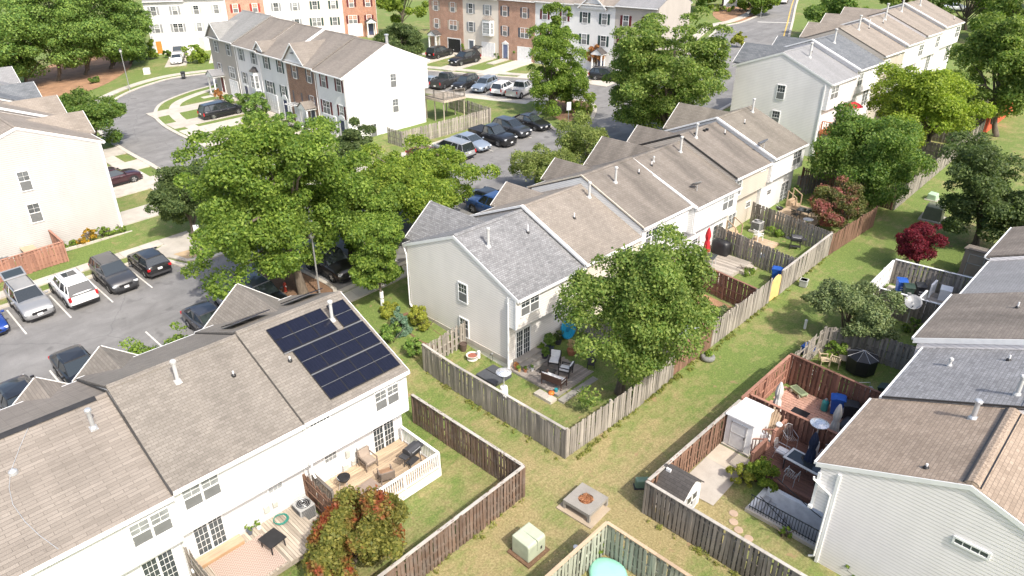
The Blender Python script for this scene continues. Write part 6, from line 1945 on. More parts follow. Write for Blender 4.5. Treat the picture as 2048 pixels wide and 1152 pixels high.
pot('blue grey pot by the downspout on the rug deck', (-23.3, 8.0, -.72), .13, .25, P_BLUEG, L_GRAS, 120, .2, .05, seed=2)
armchair('brown rattan armchair with white cushion at the picture foot', (-22.3, 5.25, G(-22.3, 5.2)), R(20), plain('rattan', (.20, .16, .13), .8), M_WHITE2, group='deck seats')
table('small round white side table at the picture foot', (-21.7, 5.0, G(-21.7, 5)), 0, .45, .45, .45, M_WHITE2, M_BLACK)

# ---- alley furniture
tx = empty('transformer_box', (-14.35, 15.75, G(-14.35, 15.75)), 0, 'pale green utility transformer box with cracked base on the lawn', 'utility box', 'utility boxes')
bevel(MB().prism([(-.48, .06), (.48, .06), (.48, .84), (.42, .94), (-.48, .98)], -.52, .52).build('cabinet', plain('pale_green_paint', (.42, .46, .34), .55), tx), .05)
MB().bx(-.5, .5, -.012, .012, .4, .972).build('lid_seam', plain('seam_green', (.30, .33, .25), .7), tx)
MB().bx(.485, .5, .2, .28, .35, .5).build('lock', M_DKGREY, tx)
MB().bx(-.62, .62, -.66, .66, -.1, .06).build('pad', M_MULCH, tx)
def slab_table():
    t = empty('drain_inlet', (-14.15, 19.25, G(-14.15, 19.25)), R(3), 'concrete drain inlet table with leaf filled round hole', 'drain inlet')
    b = MB()
    n = 24; V = []
    sq = lambda a: min(.72/max(abs(math.cos(a)), 1e-6), .72/max(abs(math.sin(a)), 1e-6))
    for z in (.34, .5):
        for k in range(n):
            a = 2*math.pi*k/n+math.pi/4
            V.append((sq(a)*math.cos(a), sq(a)*math.sin(a), z))
        for k in range(n):
            a = 2*math.pi*k/n+math.pi/4
            V.append((.34*math.cos(a), .34*math.sin(a), z))
    F = []
    for k in range(n):
        j = (k+1) % n
        F += [(2*n+k, 2*n+j, 3*n+j, 3*n+k), (k, j, n+j, n+k), (k, j, 2*n+j, 2*n+k), (n+k, n+j, 3*n+j, 3*n+k)]
    b.add(V, F).build('top_slab', M_STONE, t)
    for sx in (-1, 1):
        for sy in (-1, 1): MB().bx(sx*.72-.06*sx-.06, sx*.72-.06*sx+.06, sy*.66-.06, sy*.66+.06, -.1, .34).build('corner_leg', M_STONE, t)
    MB().bx(-.95, .95, -.9, .9, -.1, .03).build('apron', concrete_material('sandy_concrete', (.42, .34, .25)), t)
    me = leaves_mesh(np.array([[0, .0, .47], [.12, .1, .48], [-.12, -.08, .48], [.1, -.14, .47], [-.1, .14, .47]]), np.array([.2, .17, .17, .16, .16]), .25, 700, .09, .6, 4); me.materials.append(leafmat('dead_leaves', (.12, .05, .025), (.36, .2, .12)))
    put('dead_leaves', me, t)['kind'] = 'stuff'
    MB().lathe([(.33, .38), (.33, .41), (.01, .41)], 20).build('grate_floor', M_MULCH, t)
slab_table()
gb = empty('green_utility_pedestal', gz(-13.0, 21.95), R(45), 'small rounded green utility pedestal beside the barn shed fence', 'utility box', 'utility boxes')
bevel(MB().bx(-.34, .34, -.17, .17, 0, .5).build('cover', plain('sage_green_paint', (.15, .24, .17), .55), gb), .1, 4)
MB().bx(-.38, .38, -.2, .2, -.05, .03).build('base', M_DKGREY, gb)
def marker(label, x, y, h, r, mat, group='alley markers'):
    t = empty('marker_post', gz(x, y), 0, label, 'post', group)
    MB().lathe([(r, 0), (r, h-.03)], 12).build('tube', mat, t)
    MB().lathe([(r*1.12, h-.05), (r*1.12, h), (r*.5, h+.03)], 12).build('cap', M_WHITE2, t)
marker('grey utility pipe with white cap by the pine capped fence', -12.55, 16.6, .95, .09, M_GALV)
marker('white vent marker beside the bushy grey green tree', -13.35, 39.6, .6, .08, M_WHITE2)
ub = empty('utility_cube', gz(-15.75, 44.6), R(10), 'small grey utility cube on the alley grass', 'utility box', 'utility boxes')
bevel(MB().bx(-.25, .25, -.25, .25, 0, .5).build('case', plain('box_grey', (.32, .33, .31), .6), ub), .04)
MB().bx(-.27, .27, -.27, .27, .44, .5).build('lid', plain('lid_grey', (.42, .43, .41), .6), ub)
t2_ = empty('transformer_box', gz(-12.9, 61.8), R(5), 'dull green transformer box under the dark tree', 'utility box', 'utility boxes')
bevel(MB().prism([(-.7, 0), (.7, 0), (.6, 1.1), (-.6, 1.15)], -.7, .7).build('cabinet', plain('olive_paint', (.17, .18, .12), .6), t2_), .06)
MB().bx(-.9, .9, -.9, .9, -.1, .06).build('pad', M_CONC, t2_)
b2_ = empty('utility_pedestal', gz(-14.2, 66.0), 0, 'pale green low utility pedestal far up the alley', 'utility box', 'utility boxes')
bevel(MB().prism([(-.4, 0), (.4, 0), (.3, .5), (-.35, .55)], -.45, .45).build('cover', plain('mint_paint', (.35, .48, .34), .6), b2_), .06)
MB().bx(-.5, .5, -.55, .55, -.05, .04).build('base', M_CONC, b2_)
ti = empty('tyre_planter', gz(-16.05, 32.8), 0, 'grey tyre planter with a weed against the reddish alley fence', 'planter')
b = MB(); b.lathe([(.24, .02), (.36, .0), (.42, .1), (.42, .2), (.34, .3), (.25, .28)], 20); b.build('tyre', plain('grey_tyre', (.20, .20, .19), .85), ti, smooth=True)
me = leaves_mesh(np.array([[0, .05, .35]]), np.array([.22]), 1.0, 160, .1, .3, 6); me.materials.append(L_GRAS); put('weed', me, ti)
sb = empty('sandbox', (-11.0, 16.95, G(-11, 17)), R(-20), 'mint green moulded sandbox lid at the picture foot', 'sandbox')
V = []; n = 28
for z, s in ((.0, 1.0), (.14, 1.03), (.24, .9), (.29, .55), (.3, .05)):
    for k in range(n):
        a = 2*math.pi*k/n
        V.append(((.95+.15*math.cos(2*a)+.08*math.cos(3*a))*s*math.cos(a), (.72+.07*math.cos(3*a))*s*math.sin(a), z))
MB().add(V, [(j*n+k, j*n+(k+1) % n, (j+1)*n+(k+1) % n, (j+1)*n+k) for j in range(4) for k in range(n)]+[tuple(4*n+k for k in range(n))]).build('lid', plain('mint_plastic', (.30, .66, .52), .4, 0, .05), sb, smooth=True)
MB().lathe([(.62, -.05), (.62, .06)], 20, sy=.75).build('tub', plain('mint_plastic_dark', (.20, .42, .34), .5), sb)

# ---- patio of the pale grey house
WD_PAT = wood('grey_patio_boards', (.33, .29, .255), 'x', .3)
pd = deck('grey low timber patio deck behind the pale grey house', -24.0, -20.2, 24.35, 28.9, -.48, WD_PAT, 'y', .15, skirt=M_STONE)
stp = empty('patio_steps', (-24.0, 24.6, -.48), 0, 'wide grey stone steps below the glazed door of the pale grey house', 'steps')
for k in range(3): MB().bx(0, .5+.36*(2-k), .15, 2.3-.1*k, .14*k*.9, .14*(k+1)*.9-.012*0).build('tread', M_STONE, stp)
ps = empty('stone_edging', (-20.0, 24.2, G(-20, 24)), 0, 'pale stone slab edging at the patio deck foot', 'edging')
for k in range(3): MB().bx(-1.3+k*.42, -.9+k*.42, -.6, -.1, -.05, .16).build('slab', M_CONC, ps)
for k in range(6): MB().bx(.02, .42, -.1+k*.72, .6+k*.72, -.05, .14).build('slab', M_STONE, ps)
PZ = -.48
BLKF = plain('black_metal_frame', (.03, .028, .027), .5)
C_WH = plain('white_cushion', (.72, .71, .70), .9)
armchair('black patio armchair with white cushions facing the camera', (-22.25, 26.4, PZ), R(-60), BLKF, C_WH)
armchair('black patio armchair with white cushions nearer the tree', (-21.2, 26.15, PZ), R(200), BLKF, C_WH)
armchair('black patio sofa with white cushions seen from behind', (-21.0, 24.95, PZ), R(100), plain('dark_wicker', (.09, .05, .04), .8), C_WH, seats=2, name='patio_sofa', cat='sofa')
table('low black coffee table between the patio armchairs', (-21.95, 25.45, PZ), R(10), .95, .5, .34, BLKF, BLKF)
grill('black grill beside the big yard tree', (-20.7, 27.9, PZ), R(30))
TERRA, DPOT = plain('terracotta', (.40, .17, .09), .8), plain('dark_pot', (.05, .05, .06), .6)
pot('large leafy palm pot on the patio deck', (-23.4, 27.3, PZ), .26, .42, P_BLUEG, L_BOXW, 1300, 1.0, .13, seed=3)
pot('round leafy pot beside the palm pot', (-23.1, 26.5, PZ), .2, .3, DPOT, L_MID, 700, .6, .08, seed=4)
pot('grey pot cluster against the wall left of the palm', (-23.75, 26.9, PZ), .18, .4, M_STONE, L_GRAS, 250, .3, .07, seed=5)
pot('dark planter by the blue paddling pool', (-23.6, 28.3, PZ), .22, .4, DPOT, L_DARK, 500, .5, .08, seed=6)
pot('wispy brown planter beside the grill', (-22.3, 28.0, PZ), .3, .35, TERRA, leafmat('dry_wisps', (.20, .15, .09), (.42, .33, .22)), 900, .8, .07, seed=7)
pot('terracotta pot at the patio corner nearest the gable', (-23.6, 24.6, PZ), .13, .24, TERRA, L_RUSTY, 160, .25, .05, seed=8)
pot('small yellow pot at the patio corner', (-23.3, 24.55, PZ), .11, .2, plain('ochre_pot', (.45, .33, .12), .7), L_GRAS, 140, .22, .05, seed=9)
pot('brown pot below the patio steps', (-23.0, 24.75, PZ), .12, .2, TERRA, L_GRAS, 120, .2, .05, seed=10)
pot('pale pot beside the patio steps', (-22.8, 25.1, PZ), .1, .2, M_WHITE2, L_BOXW, 120, .22, .05, seed=11)
bp = empty('paddling_pool', (-23.72, 29.25, PZ), 0, 'round blue plastic paddling pool leaning on the wall', 'paddling pool')
o = MB().lathe([(.62, 0), (.66, .06), (.64, .16), (.6, .16), (.58, .04), (.01, .03)], 26).build('shell', plain('pool_blue', (.02, .30, .52), .35, 0, .2), bp); o.rotation_euler = (0, R(78), 0); o.location = (0, 0, .66)
o = MB().lathe([(.2, .035), (.2, .05), (.01, .05)], 18).build('base_ring', plain('pool_blue_dark', (.015, .18, .34), .4), bp); o.rotation_euler = (0, R(78), 0); o.location = (0.02, 0, .66)
pk = empty('pumpkin', (-20.55, 24.2, -.55), 0, 'orange pumpkin at the patio deck corner', 'pumpkin')
MB().lathe([(.05, 0), (.15, .04), (.18, .12), (.14, .21), (.04, .22)], 14).build('fruit', plain('pumpkin_orange', (.65, .18, .03), .5), pk, smooth=True); MB().tube([(0, 0, .2), (.01, 0, .28)], .015, 5).build('stem', bark(), pk)
pot('teal watering pot beside the pumpkin', (-20.5, 24.55, -.55), .11, .24, plain('teal_pot', (.03, .25, .28), .5))
heater('silver patio heater with dished hood beside the grey fence', gz(-22.35, 22.35), 1.75)
mt = empty('cellar_hatch', gz(-24.1, 23.35), R(0), 'charcoal flat cover mat on the lawn below the house corner', 'cover')
bevel(MB().bx(-.75, .75, -.75, .65, 0, .22).build('cover', plain('charcoal_cover', (.07, .075, .085), .8), mt), .03)
MB().bx(-.7, .7, -.02, .02, .22, .235).build('seam', M_BLACK, mt)
pot('tall dark brown barrel pot by the gate fence', gz(-27.2, 23.8), .24, .5, plain('barrel_brown', (.10, .07, .055), .8))
fo = empty('garden_fountain', gz(-26.2, 23.6), 0, 'white stone bowl fountain with red stones on the lawn', 'fountain')
MB().lathe([(.28, 0), (.32, .06), (.24, .12), (.34, .26), (.38, .34), (.32, .34), (.26, .28), (.01, .26)], 20).build('bowl', plain('white_stone', (.62, .58, .53), .8), fo)
MB().lathe([(.27, .27), (.26, .31), (.01, .33)], 16).build('stones', plain('red_stones', (.33, .12, .08), .9, 0, .5, 30.0), fo)
MB().lathe([(.1, .1), (.1, .55), (.07, .58)], 12, c=(.25, .28, 0)).build('spout_post', M_WHITE2, fo)
MB().lathe([(.14, .0), (.16, .1), (.14, .14)], 12).build('tub', plain('tub_blue', (.04, .15, .45), .5), empty('bucket', gz(-26.2, 22.3), 0, 'small blue bucket near the grey fence', 'bucket'))
MB().tube([(0, .18*math.cos(i*math.pi/8), .14+.18*math.sin(i*math.pi/8)) for i in range(9)], .008, 5).build('handle', M_GALV, bpy.data.objects['bucket'])
hs_ = empty('hose_hook', gz(-25.2, 24.2), 0, 'black hose looped on the pale grey gable', 'hose')
MB().tube([(.12*math.cos(i*math.pi/8), -.02, .35+.25*math.sin(i*math.pi/8)) for i in range(17)], .014, 5, cap=False).build('loop', M_BLACK, hs_); MB().bx(-.03, .03, -.02, .1, .55, .62).build('bracket', M_GALV, hs_)

# ---- other middle yards
def shed(label, loc, rz, W, D, h, wallm, roofm, roof='lean', door=True, name='garden_shed', doorm=None, win=False):
    """W along local y (front width), D along local x, front faces +x"""
    t = empty(name, loc, rz, label, 'shed', 'garden sheds')
    if roof == 'lean':
        MB().prism([(0, 0), (D, 0), (D, h), (0, h*.92)], 0, W).build('wall', wallm, t)
        MB().beam((-.06, W/2, h*.92+.03), (D+.1, W/2, h+.035), W+.16, .06).build('roof', roofm, t, uv=True)
    else:
        p = [(0, 0), (W, 0), (W, h), (W*.5, h+W*.36), (0, h)]
        MB().prism(p, 0, D, axis='x').build('wall', wallm, t)
        b = MB()
        for sg, y in ((-1, 0), (1, W)):
            a, m_, e = Vector((D/2, W/2, h+W*.36+.05)), Vector((D/2, W/2+sg*W*.22, h+W*.25+.05)), Vector((D/2, W/2+sg*(W/2+.08), h-.02))
            b.beam(a, m_, D+.2, .05); b.beam(m_, e, D+.2, .05)
        b.build('roof', roofm, t, uv=True)
        MB().bx(.1, .32, W*.34, W*.4, h+W*.32, h+W*.35+.12).build('roof_vent', M_WHITE2, t)
    if door:
        dw = W*.62
        nm = 2 if roof != 'lean' else 1
        for k in range(nm):
            y0 = W/2-dw/2+k*dw/nm
            o = MB().bx(D, D+.03, y0+.01, y0+dw/nm-.01, .06, h*.86).build('door', doorm or wallm, t)
            b = MB()
            for yy in (y0+.01, y0+dw/nm-.05): b.bx(D+.03, D+.045, yy, yy+.04, .06, h*.86)
            for zz in (.06, h*.5, h*.86-.04): b.bx(D+.03, D+.045, y0+.01, y0+dw/nm-.01, zz, zz+.04)
            b.build('door_trim', M_GALV if roof == 'lean' else M_WHITE, o)
            if win:
                b = MB(); b.bx(D+.031, D+.04, y0+.08, y0+dw/nm-.08, h*.54, h*.8); b.build('door_window', M_GLASS, o)
        MB().bx(D+.03, D+.07, W/2+(dw/2-.1 if nm == 1 else -.03), W/2+(dw/2-.06 if nm == 1 else .03), h*.42, h*.5).build('latch', M_BLACK, t)
    MB().bx(-.05, D+.08, -.05, W+.05, -.2, .012).build('base', M_CONC, t)
    return t
shed('white garden shed behind the dark red divider', gz(-22.3, 38.0), R(-90), 1.5, 1.6, 2.05, M_WHITE2, M_WHITE2)
lean = empty('storage_box', gz(-18.0, 33.2), R(5), 'grey polycarbonate roofed box behind the reddish alley fence', 'storage box')
MB().bx(-.8, .8, -.75, .75, 0, .95).build('box', WD_DGREY, lean)
for k in range(3): MB().beam((-.95, -.6+k*.6, 1.02), (.95, -.6+k*.6, .98), .56, .03).build('roof_sheet', plain('polycarbonate', (.40, .44, .48), .25), lean)
sheet('yard_soil', [(-23.4, 34.4), (-16.8, 34.1), (-16.7, 38.8), (-23.4, 39.8)], .012, M_STRAW)
for i, (x, y) in enumerate(((-18.6, 35.0), (-18.0, 35.5), (-18.9, 35.9))):
    q = empty('stepping_stone', gz(x, y), .3*i, ['grey stepping stone nearest the alley fence', 'grey stepping stone by the blue toy', 'grey stepping stone toward the shed'][i], 'paving stone', 'stepping stones in the juniper yard')
    bevel(MB().bx(-.22, .22, -.22, .22, -.02, .05).build('stone', M_CONC, q), .02)
pot('terracotta pot at the white shed corner', gz(-20.2, 38.2), .16, .3, TERRA, L_GRAS, 200, .35, .07, seed=21)
pot('pale round planter on the straw yard', gz(-20.3, 36.6), .22, .26, M_CONC, L_RUSTY, 100, .15, .06, seed=22)
pot('black planter bowl before the white shed', gz(-21.3, 36.9), .3, .2, DPOT, leafmat('dry_wisps', (.20, .15, .09), (.42, .33, .22)), 160, .25, .06, seed=23)
sheet('side_paving', [(-23.8, 34.4), (-21.9, 34.3), (-21.4, 36.8), (-23.6, 37.2)], .02, plain('pink_paving', (.38, .27, .22), .9))
d4 = deck('grey weathered deck under the closed red parasol', -23.3, -19.9, 40.7, 45.2, G(-22, 43)+.3, WD_DECKG, 'x', .14)
D4 = G(-22, 43)+.3
sd4 = empty('deck_steps', (-19.9, 44.0, G(-19.9, 44)), 0, 'two timber steps off the red parasol deck', 'steps')
for k in range(2): MB().bx(.0+.3*k, .34+.3*k, -.6, .9, -.05, .24-.12*k).build('tread', WD_DECKG, sd4)
parasol('closed red parasol on the grey weathered deck', (-22.7, 43.6, D4), plain('parasol_red', (.48, .02, .03), .8), 2.35)
table('glass patio table before the closed red parasol', (-22.2, 42.6, D4), R(12), 1.5, .95, .7, M_GLASS, M_GALV)
grill('large grill under a black cover beside grey divider', (-22.3, 45.0, D4), R(90), cover=True)
plastic_chair('black folding chair on the red parasol deck', (-22.6, 41.6, D4), R(30), M_BLACK)
pot('plant pots against the white wall by the parasol', (-23.05, 42.0, D4), .16, .3, TERRA, L_GRAS, 200, .35, .07, seed=24)
pot('tall plant pot beside the red parasol deck wall', (-23.0, 42.7, D4), .14, .5, M_STONE, L_GRAS, 160, .4, .07, seed=25)
stb = empty('timber_step', (-23.2, 44.9, D4), 0, 'small timber step below the glazed door by red parasol', 'step'); MB().bx(-.2, .3, -.5, .5, 0, .16).build('box', WD_LIGHT, stb); MB().bx(-.22, .32, -.52, .52, .16, .19).build('tread', WD_LIGHT, stb)
P_BINB, P_BINK, P_BING = plain('bin_blue', (.02, .09, .38), .45), plain('bin_black', (.025, .027, .03), .5), plain('bin_green', (.03, .055, .04), .5)
bin_('blue wheelie bin inside the alley fence by the yellow gate', gz(-17.4, 43.9), R(20), P_BINB)
ac_unit('air conditioner beside the beige house wall', gz(-22.3, 50.6, .1), 0)
plastic_chair('white plastic chair on the small timber platform', (-21.3, 48.8, G(-21, 48.8)+.22), R(70), M_WHITE2)
deck('small bare timber platform under the white chair', -21.8, -19.9, 47.6, 49.5, G(-20.5, 48.3)+.2, WD_DECK, 'x', .15)
grill('black and silver grill on the grass by the white chair yard', gz(-18.7, 49.6), R(-60))
cv = empty('ground_tarp', gz(-20.0, 46.9), R(15), 'blue and white tarp heap beside the timber platform', 'tarp')
MB().lathe([(.45, 0), (.4, .1), (.25, .16), (.02, .2)], 9, sy=.6).build('tarp', plain('tarp_blue', (.12, .22, .42), .7, 0, .5, 6.0), cv); MB().bx(-.2, .1, -.1, .15, .15, .22).build('fold', M_WHITE2, cv)
for lb, x, y in (('timber door steps with handrail at beige house', -23.6, 48.6), ('timber door steps with handrail at last middle house', -22.8, 57.2)):
    s_ = empty('door_steps', gz(x, y), 0, lb, 'steps', 'timber door steps')
    for k in range(3): MB().bx(.25*k, .25*k+.27, -.5, .5, 0, .54-.17*k).build('tread', WD_LIGHT, s_)
    for sg in (-1, 1):
        MB().beam((0, sg*.52, 1.4), (.8, sg*.52, .95), .06, .06).build('handrail', WD_LIGHT, s_)
        for xx, zz in ((.02, 1.38), (.78, .95)): MB().bx(xx-.04, xx+.04, sg*.52-.04, sg*.52+.04, 0, zz).build('rail_post', WD_LIGHT, s_)
deck('sunny timber deck at the last middle house', -22.6, -19.2, 53.2, 57.6, G(-21, 55)+.2, WD_DECK, 'x', .15)
D6 = G(-21, 55)+.2
kettle('small black grill on the sunny timber deck', (-22.2, 54.0, D6))
table('glass table on the sunny timber deck', (-20.6, 55.2, D6), 0, 1.1, .9, .6, M_GLASS, M_DKGREY)
plastic_chair('dark chair on the sunny timber deck', (-20.9, 54.2, D6), R(80), M_BLACK)
hb = empty('fire_bowl', (-19.6, 53.6, D6), 0, 'white edged bowl on a stand at the sunny deck corner', 'fire bowl'); MB().lathe([(.1, .3), (.38, .5), (.4, .52), (.34, .5), (.02, .36)], 18).build('bowl', M_WHITE2, hb); MB().lathe([(.2, 0), (.06, .05), (.06, .34)], 10).build('stand', M_BLACK, hb)
dish('grey satellite dish at the beige house roof edge', (-24.0, 53.2, m6.root.location.z+m6.roof_z(8.6)), .42, 200, .45)
dish('grey satellite dish on the brown roof above the red parasol', (-23.9, 43.3, m4.root.location.z+m4.roof_z(8.9)), .38, 160, .4)
# red deck of the upper right terrace
d9 = deck('orange stained upper deck on the tall white end house', -26.3, -24.2, 70.0, 74.6, 4.1, wood('orange_stained_wood', (.42, .15, .06), 'x', .2), 'x', .2)
railing(d9, [(.1, .1), (2.05, .1), (2.05, 4.5)], 0, .95, wood('orange_stained_wood', (.42, .15, .06), 'x', .2), .2)
rp = empty('patio_parasol', (-25.0, 74.2, 4.1), 0, 'red parasol on the orange stained upper deck', 'parasol'); MB().lathe([(.9, 1.9), (.5, 2.15), (.03, 2.35)], 8).build('canopy', plain('parasol_red', (.48, .02, .03), .8), rp); MB().tube([(0, 0, 0), (0, 0, 2.35)], .025, 6).build('pole', M_GALV, rp)

# ---- right hand yards
barn = shed('small white barn shed with charcoal roof in the fence corner', gz(-12.0, 22.55), R(0), 1.5, 1.35, 1.25, M_WHITE2, S_SHED, 'barn', True, doorm=plain('shed_grey_door', (.42, .43, .45), .6), win=True)
barn.location = (-11.95, 21.35, G(-12, 22)); barn.rotation_euler = (0, 0, 0)
shed('white flat roofed garden shed against the alley fence', gz(-11.75, 28.9), R(-90), 1.35, 1.9, 1.75, M_WHITE2, M_WHITE2, 'lean', True, doorm=plain('shed_pale_door', (.60, .60, .60), .6))
sheet('concrete_slab', [(-11.85, 23.0), (-10.0, 23.1), (-10.05, 26.7), (-11.85, 26.75)], .035, concrete_material('patchy_concrete', (.44, .40, .35)))
sheet('concrete_slab_shed', [(-11.85, 25.6), (-10.0, 25.55), (-9.9, 26.8), (-11.85, 26.85)], .045, concrete_material('tan_concrete', (.48, .42, .34)))
for i, q_ in enumerate(((1467, 1027), (1467, 1044), (1477, 1060), (1497, 1077))):
    s_ = empty('stepping_stone', on_ground(*q_), .4*i, ['stepping stone nearest the concrete slab', 'second stepping stone on the stair lawn', 'third stepping stone on the stair lawn', 'stepping stone farthest from the slab'][i], 'paving stone', 'stepping stones on the stair lawn')
    MB().lathe([(.2, -.03), (.2, .02), (.17, .03)], 9).build('stone', plain('pink_stone', (.42, .31, .23), .9), s_)
# junk beside the white shed
jk = empty('box_pile', gz(-10.4, 28.2), R(10), 'pile of white boxes and glass sheets beside the white shed', 'boxes')
for k, (x, y, z, s_) in enumerate(((0, 0, 0, .5), (.35, .3, 0, .42), (.05, .35, 0, .55), (.1, -.05, .5, .3))): MB().box((x, y, z+s_*.4), (s_, s_*.8, s_*.8), .3*k).build('box', M_WHITE2, jk)
MB().beam((-.1, .75, 0), (-.25, .8, 1.0), .5, .03).build('glass_sheet', M_GLASS, jk)
lb_ = empty('leaning_planks', gz(-10.3, 29.0), 0, 'timber planks leaning on the dark red fence by the white shed', 'planks')
for k in range(4): MB().beam((.1*k, -.4-.05*k, 0), (-.1+.12*k, .15, 1.7-.1*k), .09, .03).build('plank', WD_LIGHT, lb_)
# basement stairwell
M_STAIRW = plain('white_concrete', (.84, .84, .83), .85, 0, .15)
sw = empty('basement_stairwell', (-8.75, 23.9, G(-8.7, 24)), 0, 'white walled basement stairwell with black railing', 'stairwell')
MB().bx(-.1, 3.3, -.13, .12, -2.2, .16).build('side_wall', M_CONC, sw)
MB().bx(.12, 3.3, 1.5, 1.72, -2.2, .42).build('back_wall', M_STAIRW, sw)
MB().bx(-.1, .12, .12, 1.72, -2.2, .12).build('head_wall', M_STAIRW, sw)
for k in range(8): MB().bx(.12+.26*k, .38+.26*k, .12, 1.5, -2.2, -.06-.19*k).build('step', plain('grey_step_paint', (.46, .47, .49), .8), sw)
MB().bx(2.2, 3.3, .12, 1.5, -2.2, -1.6).build('landing', plain('grey_step_paint', (.46, .47, .49), .8), sw)
M_IRON = plain('black_iron', (.02, .028, .03), .45, .3)
me = MB().bx(-.01, .01, -.01, .01, 0, .78).mesh('baluster'); me.materials.append(M_IRON)
for k in range(25): put('baluster', me, sw, (.05+.125*k, 0, .16))
for z in (.3, .94): MB().beam((.0, 0, z), (3.15, 0, z), .03, .03).build('rail', M_IRON, sw)
MB().tube([(.35, .14, .95), (1.9, .16, .15), (2.3, .16, .1)], .018, 6).build('handrail', M_IRON, sw); MB().tube([(.45, 1.48, 1.15), (2.2, 1.48, .42), (2.6, 1.48, .3)], .018, 6).build('handrail', M_IRON, sw)
# dining deck
d5 = deck('brown stained dining deck beside the light grey end house', -9.75, -6.0, 25.75, 29.2, G(-8, 27.5)+.45, WD_BROWN, 'x', .14)
D5 = G(-8, 27.5)+.45
railing(d5, [(0.0, .0), (0, 1.4)], 0, .9, WD_RED, .12, post=.1)
railing(d5, [(.0, 2.2), (0.0, 3.4)], 0, .9, WD_RED2, .12)
railing(d5, [(0.1, .0), (3.6, .0)], -.05, .1, WD_RED, 1.0)
b = MB()
for k in range(26): b.bx(.05+.14*k, .16+.14*k, -.035, -.015, -.75, -.05)
o = b.build('skirt_slats', WD_RED, d5); o['kind'] = 'stuff'
sd5 = empty('deck_steps', (-10.3, 27.2, G(-10.3, 27.2)), 0, 'brown steps with slatted sides up to the dining deck', 'steps')
for k in range(3): MB().bx(-.3+.28*k, -.02+.28*k, 0, .9, 0, .16*(k+1)).build('tread', WD_RED2, sd5)
for yy in (-.04, .94):
    MB().beam((-.35, yy, .85), (.5, yy, 1.3), .1, .04).build('handrail', WD_RED2, sd5)
    for k in range(5): MB().bx(-.3+.17*k, -.26+.17*k, yy-.02, yy+.02, .1, .85+.09*k).build('baluster', WD_RED, sd5)
sh = empty('owl_statue', (-9.75, 28.35, D5+.95), 0, 'white plastic lamp head on the deck corner rail', 'lamp'); MB().lathe([(.05, 0), (.14, .05), (.16, .12), (.1, .2), (.02, .22)], 12).build('shade', M_WHITE2, sh); MB().bx(-.05, .05, -.05, .05, -.04, .04).build('base', M_WHITE2, sh)
table('long pale patio table with dark glass inlay on dining deck', (-7.85, 27.15, D5), R(-4), 1.7, .95, .7, plain('pale_table_frame', (.62, .61, .58), .5), M_DKGREY, True)
parasol('closed navy parasol through the long patio table', (-7.75, 27.35, D5), plain('parasol_navy', (.015, .025, .06), .85), 2.3, False)
def wire_chair(label, loc, rz, cush=None):
    t = empty('wire_chair', loc, rz, label, 'chair', 'wire chairs')
    for k in range(6):
        y = -.22+k*.088
        MB().tube([(.25, y, .42), (-.2, y, .38), (-.3, y*.9, .6), (-.36, y*.75, .92)], .009, 4).build('back_wire', M_GALV, t)
    MB().tube([(-.36, -.2, .9), (-.38, 0, 1.0), (-.36, .2, .9)], .014, 5).build('top_rail', M_GALV, t)
    for sg in (-1, 1):
        MB().tube([(.28, sg*.26, 0), (.25, sg*.26, .62), (-.3, sg*.26, .64)], .014, 5).build('arm', M_GALV, t); MB().tube([(-.28, sg*.24, 0), (-.22, sg*.24, .4)], .014, 5).build('leg', M_GALV, t)
    if cush: bevel(MB().bx(-.22, .25, -.23, .23, .42, .5).build('cushion', cush, t), .03)
wire_chair('wire chair at the far corner of the dining deck', (-9.2, 28.6, D5), R(-40))
wire_chair('wire chair with white cushion at the table end', (-9.05, 27.4, D5), R(0), C_WH)
wire_chair('wire chair behind the navy parasol', (-7.4, 28.3, D5), R(-90))
wire_chair('wire chair on the near side of the long table', (-8.0, 26.2, D5), R(90))
heater('silver patio heater with wide hood behind the navy parasol', (-8.1, 28.75, D5), 1.85)
# brick patio
bp_ = empty('brick_patio', (-11.6, 29.5, G(-11.6, 29.5)), 0); structure(bp_)
BRM = wood('clay_paver', (.46, .27, .205), 'x', .12)
me = MB().bx(0, .385, 0, .19, -.05, .03).mesh('brick'); me.materials.append(BRM)
k = 0
for i in range(13):
    for j in range(20):
        x, y = i*.4+(.2 if j % 2 else 0), .05+j*.2
        if x > 5.0: continue
        o = put('brick', me, bp_, (x, y, G(0, 29.5+y)-G(0, 29.5)+rnd.uniform(0, .004))); k += 1
BP = .03
parasol('closed white parasol on the brick patio by the white shed', gz(-10.75, 30.3, BP), plain('parasol_white', (.66, .64, .60), .85), 2.35)
parasol('closed white parasol on the brick patio by the grey roof', gz(-7.9, 30.5, BP), plain('parasol_white', (.66, .64, .60), .85), 2.35)
grill('grill under a black cover by the grey roof edge', gz(-7.5, 31.2, BP), R(0), cover=True)
bin_('blue recycling bin on the brick patio', gz(-8.65, 32.8, BP), R(200), P_BINB)
bin_('black rubbish bin on the brick patio', gz(-7.95, 32.7, BP), R(200), P_BINK)
wc = empty('water_can', gz(-9.2, 32.75, BP), 0, 'teal gas bottle beside the blue recycling bin', 'gas bottle'); MB().lathe([(.17, 0), (.18, .1), (.18, .5), (.12, .6), (.05, .62)], 14).build('tank', plain('teal_paint', (.05, .32, .30), .5), wc); MB().lathe([(.06, .62), (.06, .7), (.02, .7)], 8).build('valve', M_GALV, wc)
dm = empty('door_mat', gz(-10.0, 31.7, BP+.004), R(0), 'black mat with white edge lying on the brick patio', 'mat'); MB().bx(-.42, .42, -.32, .32, 0, .015).build('mat', M_BLACK, dm); MB().bx(-.42, .42, -.36, -.32, 0, .018).build('edge', M_WHITE2, dm)
tu = empty('toy_boat', gz(-10.75, 33.1, BP), R(-25), 'pale green toy wagon in the brick patio corner', 'toy')
V = []
